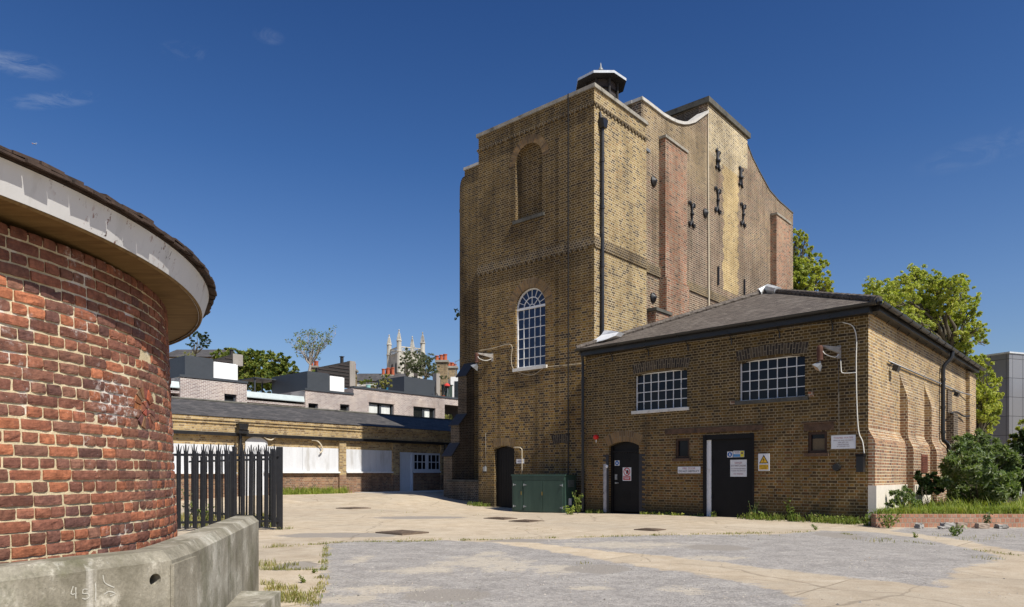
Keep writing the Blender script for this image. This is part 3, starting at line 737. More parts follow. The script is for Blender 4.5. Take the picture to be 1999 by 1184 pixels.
M['gable_stock'] = brick('gable_stock', [(.04, .03, .026), (.12, .074, .048), (.18, .112, .066), (.07, .05, .038), (.23, .15, .075), (.05, .038, .032), (.165, .085, .058)], (.43, .365, .275), ms=.0155, rh=.088, bw=.25, soot=.5, white=.1, zones=[([(.03, .024, .023), (.085, .05, .04), (.135, .08, .058), (.05, .036, .034), (.16, .095, .066), (.10, .06, .05)], (uz(1336), uz(1412), 4.5, 12.6, .35, .9, 1.6)), ([(.03, .024, .023), (.085, .052, .042), (.14, .085, .062), (.05, .036, .034)], (uz(1440), uz(1500), 4.5, 11.2, .35, 1.2, 1.6)), ([(.06, .045, .03), (.20, .145, .07), (.27, .20, .10), (.12, .085, .05), (.24, .17, .085)], (uz(1255), uz(1400), 13.6, 16, .5, .5, 1.5))])
gable = m.build('gable_wall', M['gable_stock'], eh)
zsh = swL[0][1]
# front wall of the hall, round corner and left wall
m = MB(); hw = 9.65
wall_face(m, FB, [(-hw, -.5), (-.225, -.5), (-.225, zsh), (-hw, zsh)])
RC = .8
cen = W(hw, TD + RC, 0)
for i in range(14):
    q0, q1 = math.pi / 2 * i / 14, math.pi / 2 * (i + 1) / 14
    def pt(q, z): return cen + (-d2 * math.cos(q) + d1 * math.sin(q)) * RC + V((0, 0, z))
    def tz(q): return zsh - .25 - 1.0 * (1 - math.sqrt(max(0, 1 - (min(q, R(46)) / R(46)) ** 2)))
    u0, u1 = -hw - q0 * RC, -hw - q1 * RC
    m.quad(pt(q1, -.5), pt(q0, -.5), pt(q0, tz(q0)), pt(q1, tz(q1)), 0, [(u1, -.5), (u0, -.5), (u0, tz(q0)), (u1, tz(q1))])
    m.add([pt(q0, tz(q0)), pt(q1, tz(q1)), cen + V((0, 0, zsh - .25))], [(0, 2, 1)], 1)
zl = tz(1.5)
FLm = Fr(W(hw + RC, 0, 0), d2, d1)
m.quad(FLm.P(ME, -.5), FLm.P(TD + RC, -.5), FLm.P(TD + RC, zl), FLm.P(ME, zl))
m.quad(W(hw + RC, ME, -.5), W(.25, ME, -.5), W(.25, ME, 11), W(hw + RC, ME, 11))
m.build('hall_wall', [M['front_stock'], M['lead_dark']], eh)
m = MB(); m.box(W(.66, TD + .4, zl - .4), d1 * (hw + RC - .7), d2 * (ME - TD - .5), V((0, 0, .15))); 
m.build('hall_roof', M['roof_slate'], eh)
# copings of the hall
m = MB(); m.fbox(FB, -hw - .02, -.60, zsh, zsh + .12, -.36, .07)
pts = [(TD - .05, zsh)] + swL[1:-1] + [(ca0 - .01, swL[-1][1])]
for i in range(len(pts) - 1):
    (a0, z0), (a1, z1) = pts[i], pts[i + 1]
    m.prism([FM.P(a0, z0, -.47), FM.P(a1, z1, -.47), FM.P(a1, z1 + .12, -.47), FM.P(a0, z0 + .12, -.47)], FM.N * .54)
m.build('hall_coping', M['pale_coping'], eh)
m = MB(); pts = [(ca1 + .005, swR[0][1])] + swR[1:]
for i in range(len(pts) - 1):
    (a0, z0), (a1, z1) = pts[i], pts[i + 1]
    m.prism([FM.P(a0, z0, -.45), FM.P(a1, z1, -.45), FM.P(a1, z1 + .05, -.45), FM.P(a0, z0 + .05, -.45)], FM.N * .48)
m.build('gable_coping', M['dark_stone'], eh)
# raised central attic with thick dark coping
m = MB(); m.fbox(FM, ca0, ca1, swL[6][1] - 2.5, zcen, -9.5, -.421); m.build('attic', M['dark_brick'], eh)
m = MB(); m.fbox(FM, ca0 - .12, ca1 + .12, zcen, zcen + .24, -9.6, .12); m.build('attic_coping', M['dark_stone'], eh)
# string course along the hall
m = MB(); m.fbox(FM, TD + .0, ME - .02, ZB + .03, ZB + .40, .001, .055); m.build('hall_string_course', M['band_brick'], eh)
# pilasters
def solve_n(fr, a, px):
    lo, hi = 0.0, 2.0
    for _ in range(40):
        n = (lo + hi) / 2; p = fr.P(a, 5, n); x = CX + F * p.x / p.y
        if x < px: lo = n
        else: hi = n
    return n
def pilaster(px0, px1, px2, pyt, low=None):
    a0 = FM.a(px0); n = solve_n(FM, a0, px1); a1 = FM.a(px2, n); zt = FM.z(px1, pyt, n)
    m = MB(); m.fbox(FM, a0, a1, -.3, zt, .001, n); 
    if low: m.fbox(FM, a0 + .004, a1 + .1, -.3, ZB + .02, .001, n + .05)
    p = m.build('pilaster', M['red_stock'], eh)
    k = MB(); k.fbox(FM, a0 - .05, a1 + .05, zt, zt + .10, .001, n + .05); k.build('pilaster_cap', M['cap_stone'], p)
pilaster(1287, 1299, 1341, 268, 1)
pilaster(1504, 1516, 1543, 418)
m = MB(); a0 = FM.a(1264); a1 = a0 + 1.15; zt = FM.z(1275, 604, .35); m.fbox(FM, a0, a1, -.3, zt, .001, .36); p = m.build('stub_pier', M['red_stock'], eh)
k = MB(); k.fbox(FM, a0 - .05, a1 + .05, zt, zt + .12, .001, .42); k.build('stub_pier_cap', M['dark_stone'], p)
# yellow repaired stripe of brickwork, 4 mm proud
m = MB(); s0, s1 = FM.a(1411), FM.a(1440)
zt0, zt1 = FM.z(1425, 330), FM.z(1425, 575)
po = [(s0, zt1)]
for i in range(41):
    z = zt0 + (zt1 - zt0) * i / 40; po.append((s0 + random.uniform(-.10, .12), z)) if i else None
L = [(s0 + (.13 if int((zt0 - z) / .15) % 2 else -.05) + random.uniform(-.06, .06), z) for z in [zt0 - .15 * k for k in range(int((zt0 - zt1) / .15) + 1)]]
Rr = [(s1 + (.13 if int((zt0 - z) / .15) % 2 else -.05) + random.uniform(-.06, .06), z) for _, z in L]
po = L + Rr[::-1]
face_plate(m, FM, po, .004)
M['stripe_stock'] = brick('stripe_stock', STRIPE, (.66, .56, .36), soot=.12, white=.35, rh=.088, bw=.25, ms=.014)
m.build('repaired_brickwork', M['stripe_stock'], eh)
# upper yellow-grey brickwork of the gable head
m = MB(); za, zb2 = FM.z(1395, 300), FM.z(1450, 330)
def tooth(a_l, z_l, side): return [(a_l + (.12 if k % 2 else 0) * side, z_l - .15 * k) for k in range(12)]
face_plate(m, FM, [(ca0 + .01, zcen - .01), (ca0 + .01, za), (s0 - .1, za - .4), (s0 - .1, zt0 - .02), (s1 + .1, zt0 - .02), (s1 + .1, zb2), (ca1 - .01, zb2 + .2), (ca1 - .01, zcen - .01)], .0045)
M['gable_head_stock'] = brick('gable_head_stock', [(.05, .04, .03), (.21, .155, .075), (.30, .23, .11), (.10, .075, .045), (.34, .26, .13)], (.66, .59, .45), soot=.3, ms=.017, rh=.088, bw=.25)
m.build('head_brickwork', M['gable_head_stock'], eh)
# wrought-iron wall anchors
def anchor(px, py0, py1, style):
    a, z1 = FM.hit(px, py0, .04); _, z0 = FM.hit(px, py1, .04); h = z1 - z0; c = (z0 + z1) / 2; m = MB()
    def tb(pp, r=.04): m.tube(smooth_path([FM.P(a + x * h, c + y * h, .045) for x, y in pp], 4), r, 6)
    if style == 'x':
        tb([(-.16, .40), (-.10, .5), (-.04, .42), (-.05, .0), (-.05, -.38), (-.12, -.46), (-.2, -.38)], .05)
        tb([(.28, .36), (.2, .46), (.1, .36), (.05, .12), (.02, 0), (.08, -.16), (.16, -.42), (.26, -.5)], .055)
        m.lathe(FM.P(a, c - .12, .05), [(0, -.02), (.12, 0), (.13, .12), (0, .2)], 10)
    else:
        tb([(0, -.3), (0, .3)], .045)
        for sx in (-1, 1):
            for sy in (-1, 1): tb([(0, .22 * sy), (.05 * sx, .34 * sy), (.14 * sx, .47 * sy), (.24 * sx, .44 * sy), (.22 * sx, .34 * sy)], .045)
        m.lathe(FM.P(a, c - .06, .05), [(0, 0), (.09, .03), (.09, .12), (0, .14)], 8)
    m.build('wall_anchor', M['black_iron'], eh, smooth=True)
for q in ((1401, 292, 330, 'x'), (1446, 326, 363, 'x'), (1401.5, 366, 415, 'i'), (1451, 397, 441, 'i'), (1351, 394, 442, 'i')): anchor(*q)
def bar_anchor(px, py0, py1):
    a, z1 = FM.hit(px, py0, .03); _, z0 = FM.hit(px, py1, .03); m = MB(); m.fbox(FM, a - .04, a + .04, z0, z1, .002, .07); m.build('tie_bar', M['black_iron'], eh)
bar_anchor(1402, 520, 556); bar_anchor(1453, 545, 575)
def pattress(px, py):
    a, z = FM.hit(px, py, .05); m = MB()
    path = [FM.P(a, z, .001), FM.P(a, z, .06), FM.P(a, z, .10), FM.P(a, z, .16)]
    m.tube(path, [.19, .19, .13, .05], 16); m.build('pattress_plate', M['black_iron'], eh)
pattress(1277, 353); pattress(1378, 415); pattress(1276, 580)
# pipes on the tower: black downpipe with hopper, lightning strip, pale conduit
a, z = FS.hit(1176.5, 236, .1)
m = MB(); m.tube([FS.P(a, FS.z(1180, 650, .1), .09), FS.P(a, z - .2, .09)], .062, 10)
for zz in (z - 3, z - 5, z - 7.3, z - 1.4): m.tube([FS.P(a, zz, .09), FS.P(a, zz + .12, .09)], .078, 10)
m.prism([FS.P(a - .09, z - .25, .02), FS.P(a + .09, z - .25, .02), FS.P(a + .16, z + .05, .02), FS.P(a - .16, z + .05, .02)], FS.N * .2)
m.tube([FS.P(a - .05, z + .05, .06), FS.P(a - .06, z + .3, .03)], .05, 8)
m.build('downpipe', M['gutter_black'], eh)
a = FT.a(1111.5)
m = MB(); m.fbox(FT, a - .022, a + .022, 1.2, ZT + .14, .058, .075); m.build('lightning_strip', M['cable_dark'], eh)
a, z0 = FM.hit(1386, 600, .03); a1_, z1 = FM.hit(1382, 308, .03)
m = MB(); m.tube([FM.P(a1_, z0 - 1, .08), FM.P(a1_, z0, .08), FM.P(a1_, z1, .04), FM.P(a1_ + .03, zcen - .3, .03)], [.035, .035, .03, .02], 6); m.build('conduit', M['cable_pale'], eh)
# stepped buttress
def buttress():
    t0, t1 = 9.04, 9.6
    def s_at(px, t):
        lo, hi = -2.0, 6.0
        for _ in range(40):
            s = (lo + hi) / 2; p = W(t, s, 0); x = CX + F * p.x / p.y
            if x < px: lo = s
            else: hi = s
        return s
    sA, sB, sC = s_at(894, t1), s_at(880, t1), s_at(866, t1)
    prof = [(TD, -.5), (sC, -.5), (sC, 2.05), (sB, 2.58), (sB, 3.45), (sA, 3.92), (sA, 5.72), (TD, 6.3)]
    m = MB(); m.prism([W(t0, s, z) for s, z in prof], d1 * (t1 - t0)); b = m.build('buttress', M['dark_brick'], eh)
    for (x0, z0, x1, z1) in ((sC, 2.05, sB, 2.58), (sB, 3.45, sA, 3.92), (sA, 5.72, TD, 6.3)):
        k = MB(); dx, dz = x1 - x0, z1 - z0; L = math.hypot(dx, dz); nx, nz = -dz / L, dx / L; e = .10
        a = (x0 - dx / L * e + nx * .004, z0 - dz / L * e + nz * .004); b2 = (x1 + nx * .004, z1 + nz * .004)
        pts = [a, b2, (b2[0] + nx * .05, b2[1] + nz * .05), (a[0] + nx * .05, a[1] + nz * .05)]
        k.prism([W(t0 - .05, s, z) for s, z in pts], d1 * (t1 - t0 + .1)); k.build('weathering', M['slate_weather'], b)
buttress()
# octagonal louvred lantern
def lantern():
    c = W(2.7, 4.42, 0)
    base_z = zsh - 1.0; ez = FT.z(1127, 168); 
    Yc = c.y; ez = EYE + (HY - 168) / F * Yc; 
    ph0 = math.atan2(-1, 0) + math.pi / 8
    def oct(r, z, off=0): return [c + V((r * math.cos(ph0 + k * math.pi / 4 + off), r * math.sin(ph0 + k * math.pi / 4 + off), z)) for k in range(8)]
    m = MB(); lo = oct(.64, base_z); hi = oct(.64, ez - .03)
    m.add(lo + hi, [(k, (k + 1) % 8, 8 + (k + 1) % 8, 8 + k) for k in range(8)])
    ln = m.build('roof_lantern', M['louvre_dark'], eh)
    m = MB(); 
    for k in range(8):
        for j in range(11):
            z = base_z + .1 + j * (ez - .1 - base_z - .1) / 11
            if z < zsh - .6: continue
            p, q = oct(.645, z)[k], oct(.645, z)[(k + 1) % 8]; p2, q2 = oct(.71, z - .05)[k], oct(.71, z - .05)[(k + 1) % 8]
            m.add([p, q, q2, p2, p + V((0, 0, .03)), q + V((0, 0, .03))], [(3, 2, 1, 0), (4, 3, 0), (5, 1, 2), (3, 4, 5, 2)])
        e = oct(.70, 0)[k]; m.tube([e + V((0, 0, base_z)), e + V((0, 0, ez - .04))], .05, 6)
    m.build('louvre', M['cedar_dark'], ln)
    m = MB(); r1 = 1.07
    b0, b1, b2 = oct(.66, ez - .03), oct(r1 - .08, ez - .02), oct(r1, ez)
    b3, ap = oct(r1, ez + .10), oct(.10, ez + .55)
    m.add(b0 + b1, [(k, 8 + k, 8 + (k + 1) % 8, (k + 1) % 8) for k in range(8)], 1)
    m.add(b1 + b2, [(k, 8 + k, 8 + (k + 1) % 8, (k + 1) % 8) for k in range(8)], 1)
    m.add(b2 + b3 + ap, [(k, (k + 1) % 8, 8 + (k + 1) % 8, 8 + k) for k in range(8)] + [(8 + k, 8 + (k + 1) % 8, 16 + (k + 1) % 8, 16 + k) for k in range(8)])
    m.add(ap, [tuple(range(8))])
    m.build('lantern_roof', [M['lead'], M['cedar_dark']], ln)
    m = MB(); zt = ez + .5; zf = EYE + (HY - 122) / F * Yc
    m.lathe(c, [(.16, zt - .08), (.07, zt), (.06, zt + .08), (.13, zt + .12), (.10, zt + .2), (.045, zt + (zf - zt) * .6), (.008, zf)], 10)
    m.build('finial', M['lead_dark'], ln, smooth=True)
lantern()
# white mortar flashing where the low roof meets the tower corner
# ------------------------------------------------------------------ the low brick outbuilding
ob = thing('outbuilding', 'low brick outbuilding with hipped tile roof, two multi-pane windows and two black doors', 'building', C0)
EZ = 5.12
def fo(px0, px1, py0, py1, n=0):
    a0, a1 = FO.a(px0, n), FO.a(px1, n); pm = (px0 + px1) / 2
    return a0, a1, FO.z(pm, py1, n), FO.z(pm, py0, n)
w1 = fo(1239.5, 1341.5, 723, 798.5); w2 = fo(1443, 1571.5, 696.5, 778)
D1 = fo(1188, 1247.5, 860, 1010); D2 = fo(1375, 1472, 850, 1014)
s1_ = fo(1318.5, 1346, 855, 894.5); s2_ = fo(1577, 1614.5, 842, 884)
rect = lambda q: [(q[0], q[2]), (q[1], q[2]), (q[1], q[3]), (q[0], q[3])]
h1 = arch_pts(w1[0], w1[1], w1[2], w1[3] - .07, .07, 8); h2 = arch_pts(w2[0], w2[1], w2[2], w2[3] - .07, .07, 8)
hd1 = arch_pts(D1[0], D1[1], -.35, D1[3] - .16, .14, 10); hd2 = [(D2[0], -.35), (D2[1], -.35), (D2[1], D2[3]), (D2[0], D2[3])]
m = MB()
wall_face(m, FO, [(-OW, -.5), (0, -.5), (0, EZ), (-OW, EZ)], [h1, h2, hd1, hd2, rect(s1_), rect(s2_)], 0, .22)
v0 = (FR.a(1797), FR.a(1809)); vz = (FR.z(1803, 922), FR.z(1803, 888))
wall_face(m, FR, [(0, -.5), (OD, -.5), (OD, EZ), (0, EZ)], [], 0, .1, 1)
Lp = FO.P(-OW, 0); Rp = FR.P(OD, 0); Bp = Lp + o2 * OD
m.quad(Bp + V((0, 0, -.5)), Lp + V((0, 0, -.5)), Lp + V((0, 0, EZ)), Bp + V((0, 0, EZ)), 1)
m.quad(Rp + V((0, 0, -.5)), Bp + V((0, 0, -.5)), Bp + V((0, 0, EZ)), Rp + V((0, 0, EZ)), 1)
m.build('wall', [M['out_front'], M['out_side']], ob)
# roof: hipped end over the front
ov = .30
def off(p, dn, dm): return p + dn + dm
EL = FO.P(-OW - .12, EZ + .14, ov); EC = C0 + FO.N * ov + FR.N * ov * 1.05 + V((0, 0, EZ + .14))
ERr = FR.P(OD + .25, EZ + .14, ov); EB = Bp - FR.N * .12 + o2 * .25 + V((0, 0, EZ + .14))
ap_px = (1500, 569); A = C0 + o1 * 4.5 + o2 * 4.7
k = ray(*ap_px); A = CAM + k * (A.y / k.y); A2 = A + o2 * 5.5
m = MB()
def roof_tri(pts, uvo=0):
    n = (pts[1] - pts[0]).cross(pts[-1] - pts[0]).normalized()
    if n.z < 0: pts = pts[::-1]; n = -n
    t = V((-n.y, n.x, 0)).normalized(); w = n.cross(t)
    m.add(pts, [tuple(range(len(pts)))], 0, [(p.dot(t), p.dot(w)) for p in pts])
roof_tri([EL, EC, A]); roof_tri([EC, ERr, A2, A]); roof_tri([ERr, EB, A2]); roof_tri([EB, EL, A, A2])
b = [p - V((0, 0, .05)) for p in (EL, EC, ERr, EB)]
m.add([EL, EC, ERr, EB] + b, [(0, 4, 5, 1), (1, 5, 6, 2), (2, 6, 7, 3), (3, 7, 4, 0), (4, 7, 6, 5)], 1)
rf = m.build('roof', [M['roof_tile'], M['black_paint']], ob)
# hip tiles and lead apex
m = MB()
for (p, q) in ((EL, A), (EC, A)):
    L = (q - p).length; nseg = int(L / .32)
    for i in range(nseg):
        a, b = p.lerp(q, i / nseg), p.lerp(q, (i + 1.12) / nseg if i < nseg - 1 else 1)
        s = .018 * (i % 2); m.tube([a + V((0, 0, .02)), b + V((0, 0, .045))], [.10, .085], 8)
m.build('hip_tile', M['roof_tile'], rf)
m = MB(); 
for q in range(9):
    d = V((math.cos(q * .7), math.sin(q * .7), 0)) * (.35 + .15 * random.random())
m.tube([A + (EL - A) * .05 + V((0, 0, .06)), A + V((0, 0, .10)), A + (EC - A) * .12 + V((0, 0, .06))], [.14, .16, .13], 8); m.build('lead_cap', M['lead'], rf)
m = MB(); fpt = EC + V((0, 0, 0)); m.tube([fpt + V((0, 0, -.05)), fpt + V((-.02, .05, .12))], [.09, .05], 8); m.build('hip_iron', M['black_iron'], rf)
# gutters, fascia, brackets
def gutter(p, q, nrm):
    d = (q - p).normalized(); L = (q - p).length
    m = MB(); r = .075; segs = 8
    prof = [(r * math.cos(math.pi + math.pi * i / segs), r * math.sin(math.pi + math.pi * i / segs)) for i in range(segs + 1)]
    prof2 = [(x * .86, y * .86) for x, y in prof[::-1]]
    pp = prof + prof2
    c = p + nrm * .055 + V((0, 0, -.02))
    m.prism([c + nrm * x + V((0, 0, y)) for x, y in pp], d * L)
    x = .6
    while x < L - .2:
        cc = c + d * x; m.tube([cc + nrm * (r + .006) * math.cos(math.pi + math.pi * i / 6) + V((0, 0, (r + .006) * math.sin(math.pi + math.pi * i / 6))) for i in range(7)], .012, 5)
        m.tube([cc - nrm * .08, cc - nrm * .30 + V((0, 0, -.22))], .012, 5); x += 1.05
    return m.build('gutter', M['gutter_black'], ob)
gutter(EL, EC - FO.U * .02 + V((0, 0, 0)), FO.N); gutter(EC + FR.U * .02, ERr, FR.N)
m = MB(); m.box(FO.P(-OW, EZ - .09, .002), FO.U * (OW + .1), FO.N * (ov - .05), V((0, 0, .17))); m.box(FR.P(.01, EZ - .03, .002), FR.U * OD, FR.N * (ov - .06), V((0, 0, .11)))
m.build('fascia', M['gutter_black'], ob)
for i in range(6):
    a = -OW + 1.1 + i * 1.35; m = MB(); m.tube([FO.P(a, EZ - .36, .02), FO.P(a, EZ - .2, .03), FO.P(a, EZ - .03, .26)], .016, 5); m.build('eaves_bracket', M['gutter_black'], ob)
# downpipes
a = FO.a(1137.5, .1)
m = MB(); p0 = FO.P(a, 0, .1); zt = EZ + .0
m.tube([FO.P(a, .0, .09), FO.P(a, zt - .25, .09), FO.P(a + .02, zt - .05, .16), FO.P(a + .02, zt + .12, ov + .05)], .048, 10)
for zz in (.6, 2.4, 4.2): m.tube([FO.P(a, zz, .09), FO.P(a, zz + .09, .09)], .062, 10)
m.build('downpipe', M['gutter_black'], ob)
a = FR.a(1841, .1); zt = EZ
m = MB(); zb = FR.z(1843, 852, .1)
m.tube(smooth_path([FR.P(a + .15, zt + .05, ov + .04), FR.P(a + .1, zt - .18, ov), FR.P(a, zt - .42, .13), FR.P(a, zt - .7, .10), FR.P(a, zb + 1, .10), FR.P(a, zb, .10), FR.P(a + .08, zb - .16, .14), FR.P(a + .3, zb - .3, .2), FR.P(a + .34, zb - .8, .2), FR.P(a + .34, .1, .2)], 4), .062, 10)
for zz in (zb + .1, zb + .9, zb + 1.8): m.tube([FR.P(a, zz, .1), FR.P(a, zz + .09, .1)], .078, 10)
m.build('downpipe', M['gutter_black'], ob)
# windows
grid_window(ob, FO, w1[0], w1[1], w1[2], w1[3] - .02, -.13, 7, 4, .020, .028)
grid_window(ob, FO, w2[0], w2[1], w2[2], w2[3] - .02, -.13, 7, 4, .020, .028)
def lint(w): 
    m = MB(); soldier(m, FO, w[0] - .04, w[1] + .04, w[3] - .01, w[3] + .27, .07, .06, .007, 16); m.build('window_lintel', M['soldier_brick'], ob)
lint(w1); lint(w2)
m = MB(); mid = (w1[0] + w1[1]) / 2
m.fbox(FO, w1[0] - .09, mid - .003, w1[2] - .09, w1[2] + .003, -.12, .07); m.fbox(FO, mid + .003, w1[1] + .07, w1[2] - .085, w1[2] + .003, -.12, .066); m.build('sill', M['white_stone'], ob)
m = MB(); m.fbox(FO, w2[0] - .10, w2[1] + .09, w2[2] - .10, w2[2] + .003, -.12, .06)
o = m.build('sill', M['dark_stone'], ob)
m = MB(); m.fbox(FO, w2[1] + .095, w2[1] + .22, w2[2] - .02, w2[2] + .10, .001, .04); m.build('broken_brick', M['red_stock'], ob)
m = MB(); m.fbox(FO, w2[0] - .26, w2[0] - .11, w2[2] - .07, w2[2] + .02, .001, .03); m.build('broken_brick', M['red_stock'], ob)
def small_win(q, nm, board):
    m = MB(); f = .07
    m.fbox(FO, q[0], q[0] + f, q[2], q[3], -.10, -.03); m.fbox(FO, q[1] - f, q[1], q[2], q[3], -.10, -.03); m.fbox(FO, q[0] + f, q[1] - f, q[2], q[2] + f, -.10, -.033); m.fbox(FO, q[0] + f, q[1] - f, q[3] - f, q[3], -.10, -.033)
    w = m.build('small_window', M['brown_wood'], ob)
    g = MB(); g.fbox(FO, q[0] + f, q[1] - f, q[2] + f, q[3] - f, -.12, -.085); g.build('pane', M['glass'], w)
    if board:
        g = MB(); g.fbox(FO, q[0] + f + .02, q[1] - f, q[2] + f, q[2] + (q[3] - q[2]) * .68, -.086, -.078); g.build('board', M['old_board'], w)
    s = MB(); s.fbox(FO, q[0] - .08, q[1] + .05, q[2] - .08, q[2] + .002, -.10, .06); s.build('sill', M['rust_stone'], w)
M['old_board'] = plain('old_board', (.13, .095, .055), .8, .25, 3, streak=True)
small_win(s1_, 1, False); small_win(s2_, 2, True)
# long rusty lintel and the short one
q = fo(1299, 1490, 833, 842); m = MB(); m.fbox(FO, q[0], q[1], q[2] - .02, q[3], .001, .035); lt = m.build('lintel', M['rust_stone'], ob)
q = fo(1573, 1632, 823, 835); m = MB(); m.fbox(FO, q[0] - .1, q[1], q[3] - .03, q[3], .001, .04); m.fbox(FO, q[0] - .05, q[1] - .05, q[2] - .06, q[3] - .032, .001, .012); m.build('lintel', M['rust_stone'], ob)
# door 1, arched
m = MB(); fr = .06
m.fbox(FO, D1[0], D1[0] + .08, -.2, D1[3] - .14, -.21, -.12); m.fbox(FO, D1[1] - .06, D1[1], -.2, D1[3] - .14, -.21, -.12); 
face_plate(m, FO, arch_pts(D1[0], D1[1], D1[3] - .34, D1[3] - .16, .14, 10), -.17); m.fbox(FO, D1[0] + .08, D1[1] - .06, D1[3] - .36, D1[3] - .30, -.20, -.13)
df = m.build('door_frame', M['black_paint'], ob)
m = MB(); m.fbox(FO, D1[0] + .083, D1[1] - .063, .02, D1[3] - .365, -.20, -.155)
for (zz) in (.42, 1.62):
    for j in range(6): m.fbox(FO, D1[0] + .42, D1[0] + .72, zz + j * .045, zz + j * .045 + .02, -.155, -.145)
dr = m.build('door', M['black_paint'], ob)
m = MB(); zl_ = FO.z(1205, 942, -.15); ah = FO.a(1202, -.15)
m.fbox(FO, ah, ah + .05, zl_ - .03, zl_ + .02, -.154, -.11); m.fbox(FO, ah, ah + .14, zl_ - .015, zl_ + .008, -.115, -.10); m.tube([FO.P(ah + .02, zl_ + .17, -.154), FO.P(ah + .02, zl_ + .17, -.12)], .035, 10); m.fbox(FO, ah - .03, ah + .06, zl_ + .10, zl_ + .27, -.1545, -.143)
m.build('handle', M['grey_metal'], dr)
m = MB(); arch_ring(m, FO, D1[0], D1[1], D1[3] - .16, .14, .34, .007, 16, 0, .02); m.build('door_arch', M['arch_brick'], ob)
for sd in (0, 1):
    m = MB(); z = .02; k = 0
    while z < D1[3] - .42:
        wdt = .22 if k % 2 else .11
        m.fbox(FO, D1[1] if sd else D1[0] - wdt, D1[1] + wdt if sd else D1[0], z, z + .066, -.02, .004); z += .0753; k += 1
    m.fbox(FO, D1[1] if sd else D1[0] - .10, D1[1] + .10 if sd else D1[0], .02, z - .01, -.02, .003); m.build('blue_brick_jamb', M['blue_brick'], ob)
m = MB(); m.fbox(FO, D1[0] - .20, D1[0] - .08, -.02, FO.z(1186, 905), .0045, .007); M['flaked_paint'] = plain('flaked_paint', (.36, .35, .36), .8, .35, 9, dirt=(.10, .09, .085)); m.build('painted_strip', M['flaked_paint'], ob)
# door 2
m = MB()
m.fbox(FO, D2[0] - .03, D2[0] + .055, -.2, D2[3] + .04, -.21, .03); m.fbox(FO, D2[0] + .055, D2[1] - .05, D2[3] - .09, D2[3] + .04, -.21, .015); m.fbox(FO, D2[1] - .05, D2[1] + .004, -.2, D2[3] + .04, -.21, .012)
m.build('door_frame', M['black_paint'], ob)
xw = FO.a(1388.5, -.05)
m = MB(); m.fbox(FO, D2[0] + .057, xw, -.1, D2[3] - .10, -.21, -.03); m.build('painted_jamb', M['white_paint'], ob)
m = MB(); m.fbox(FO, xw + .002, D2[1] - .052, -.1, D2[3] - .092, -.18, -.06)
m.fbox(FO, xw + .02, xw + .07, 1.5, 1.62, -.06, -.045); m.fbox(FO, xw + .02, xw + .07, .5, .62, -.06, -.045)
dr2 = m.build('door', M['black_paint'], ob)
# splayed plinth and buttresses on the right side
m = MB()
def sprof(n0, n1, zt, zb, k=8): return [(n0 + (n1 - n0) * (1 - math.cos(math.pi * i / k)) / 2, zt + (zb - zt) * i / k) for i in range(k + 1)]
pl = sprof(0, .15, 2.34, 1.95)
m.prism([FR.P(0, z, n) for n, z in [(0, -.4)] + pl[::1] + [(.15, -.4)]], FR.U * (OD - .02))
m.build('battered_plinth', M['out_side'], ob)
def side_buttress(px0, pyt, wd):
    a0 = FR.a(px0); zt = FR.z(px0, pyt)
    pr = sprof(0, .19, zt, zt - .85) + sprof(.19, .33, 2.30, 1.80) + [(.33, -.4), (0, -.4)]
    m = MB(); m.prism([FR.P(a0, z, n) for n, z in pr], FR.U * wd); m.build('buttress', M['out_side'], ob)
side_buttress(1757, 724, .85); side_buttress(1804.5, 746, .9)
a0 = FR.a(1847); m = MB(); m.fbox(FR, a0, a0 + .75, -.3, FR.z(1850, 806), .001, .22); m.fbox(FR, a0 + .02, a0 + .73, FR.z(1850, 806), FR.z(1850, 762), .001, .05); m.build('brick_pier', M['dark_brick'], ob)
a0 = FR.a(1885); m = MB(); m.fbox(FR, a0, OD + .06, -.3, EZ - .1, .001, .13); m.build('corner_pilaster', M['out_side'], ob)
# cement plinth at the corner
zc_ = FR.z(1705, 947.5, .16); 
m = MB(); b0 = FR.a(1757)
m.box(C0 + FR.N * -.0 + FO.N * .02 + V((0, 0, -.3)) - FO.U * .0, FR.U * (b0 + .0), FR.N * .185, V((0, 0, zc_ + .3)))
m.fbox(FR, b0 + .004, b0 + .86, -.3, zc_ - .01, .01, .365); m.fbox(FR, b0 + .866, FR.a(1804) - .01, -.3, zc_ - .02, .01, .182); m.build('cement_plinth', M['render_white'], ob)
m = MB(); b0 = FR.a(1797, .15); b1 = FR.a(1809, .15); m.fbox(FR, b0, b1, vz[0], vz[1], .152, .18); 
for j in range(9): z = vz[0] + .05 + j * (vz[1] - vz[0] - .08) / 9; m.fbox(FR, b0 + .04, b1 - .04, z, z + .02, .18, .195)
m.build('air_brick', M['rust_steel'], ob)
# mortar flashing against the tower
m = MB(); base = [FO.hit(px, py, -.35) for px, py in ((1146, 681), (1160, 674), (1176, 668), (1192, 664), (1206, 656), (1210, 648), (1196, 645), (1178, 644), (1174, 654), (1168, 662), (1152, 674))]
tri_ = tessellate_polygon([[V((a, z, 0)) for a, z in base]]); zmn = min(z for a, z in base)
pts_ = [FO.P(a, z, -.02 - (z - zmn) * .75 + random.uniform(-.04, .04)) for a, z in base]
m.add(pts_ + [p - FO.N * .3 for p in pts_], [(t if (pts_[t[1]] - pts_[t[0]]).cross(pts_[t[2]] - pts_[t[0]]).z > 0 else t[::-1]) for t in tri_] + [(i, (i + 1) % 11, 11 + (i + 1) % 11, 11 + i) for i in range(11)]); m.build('mortar_flashing', M['white_paint'], ob)
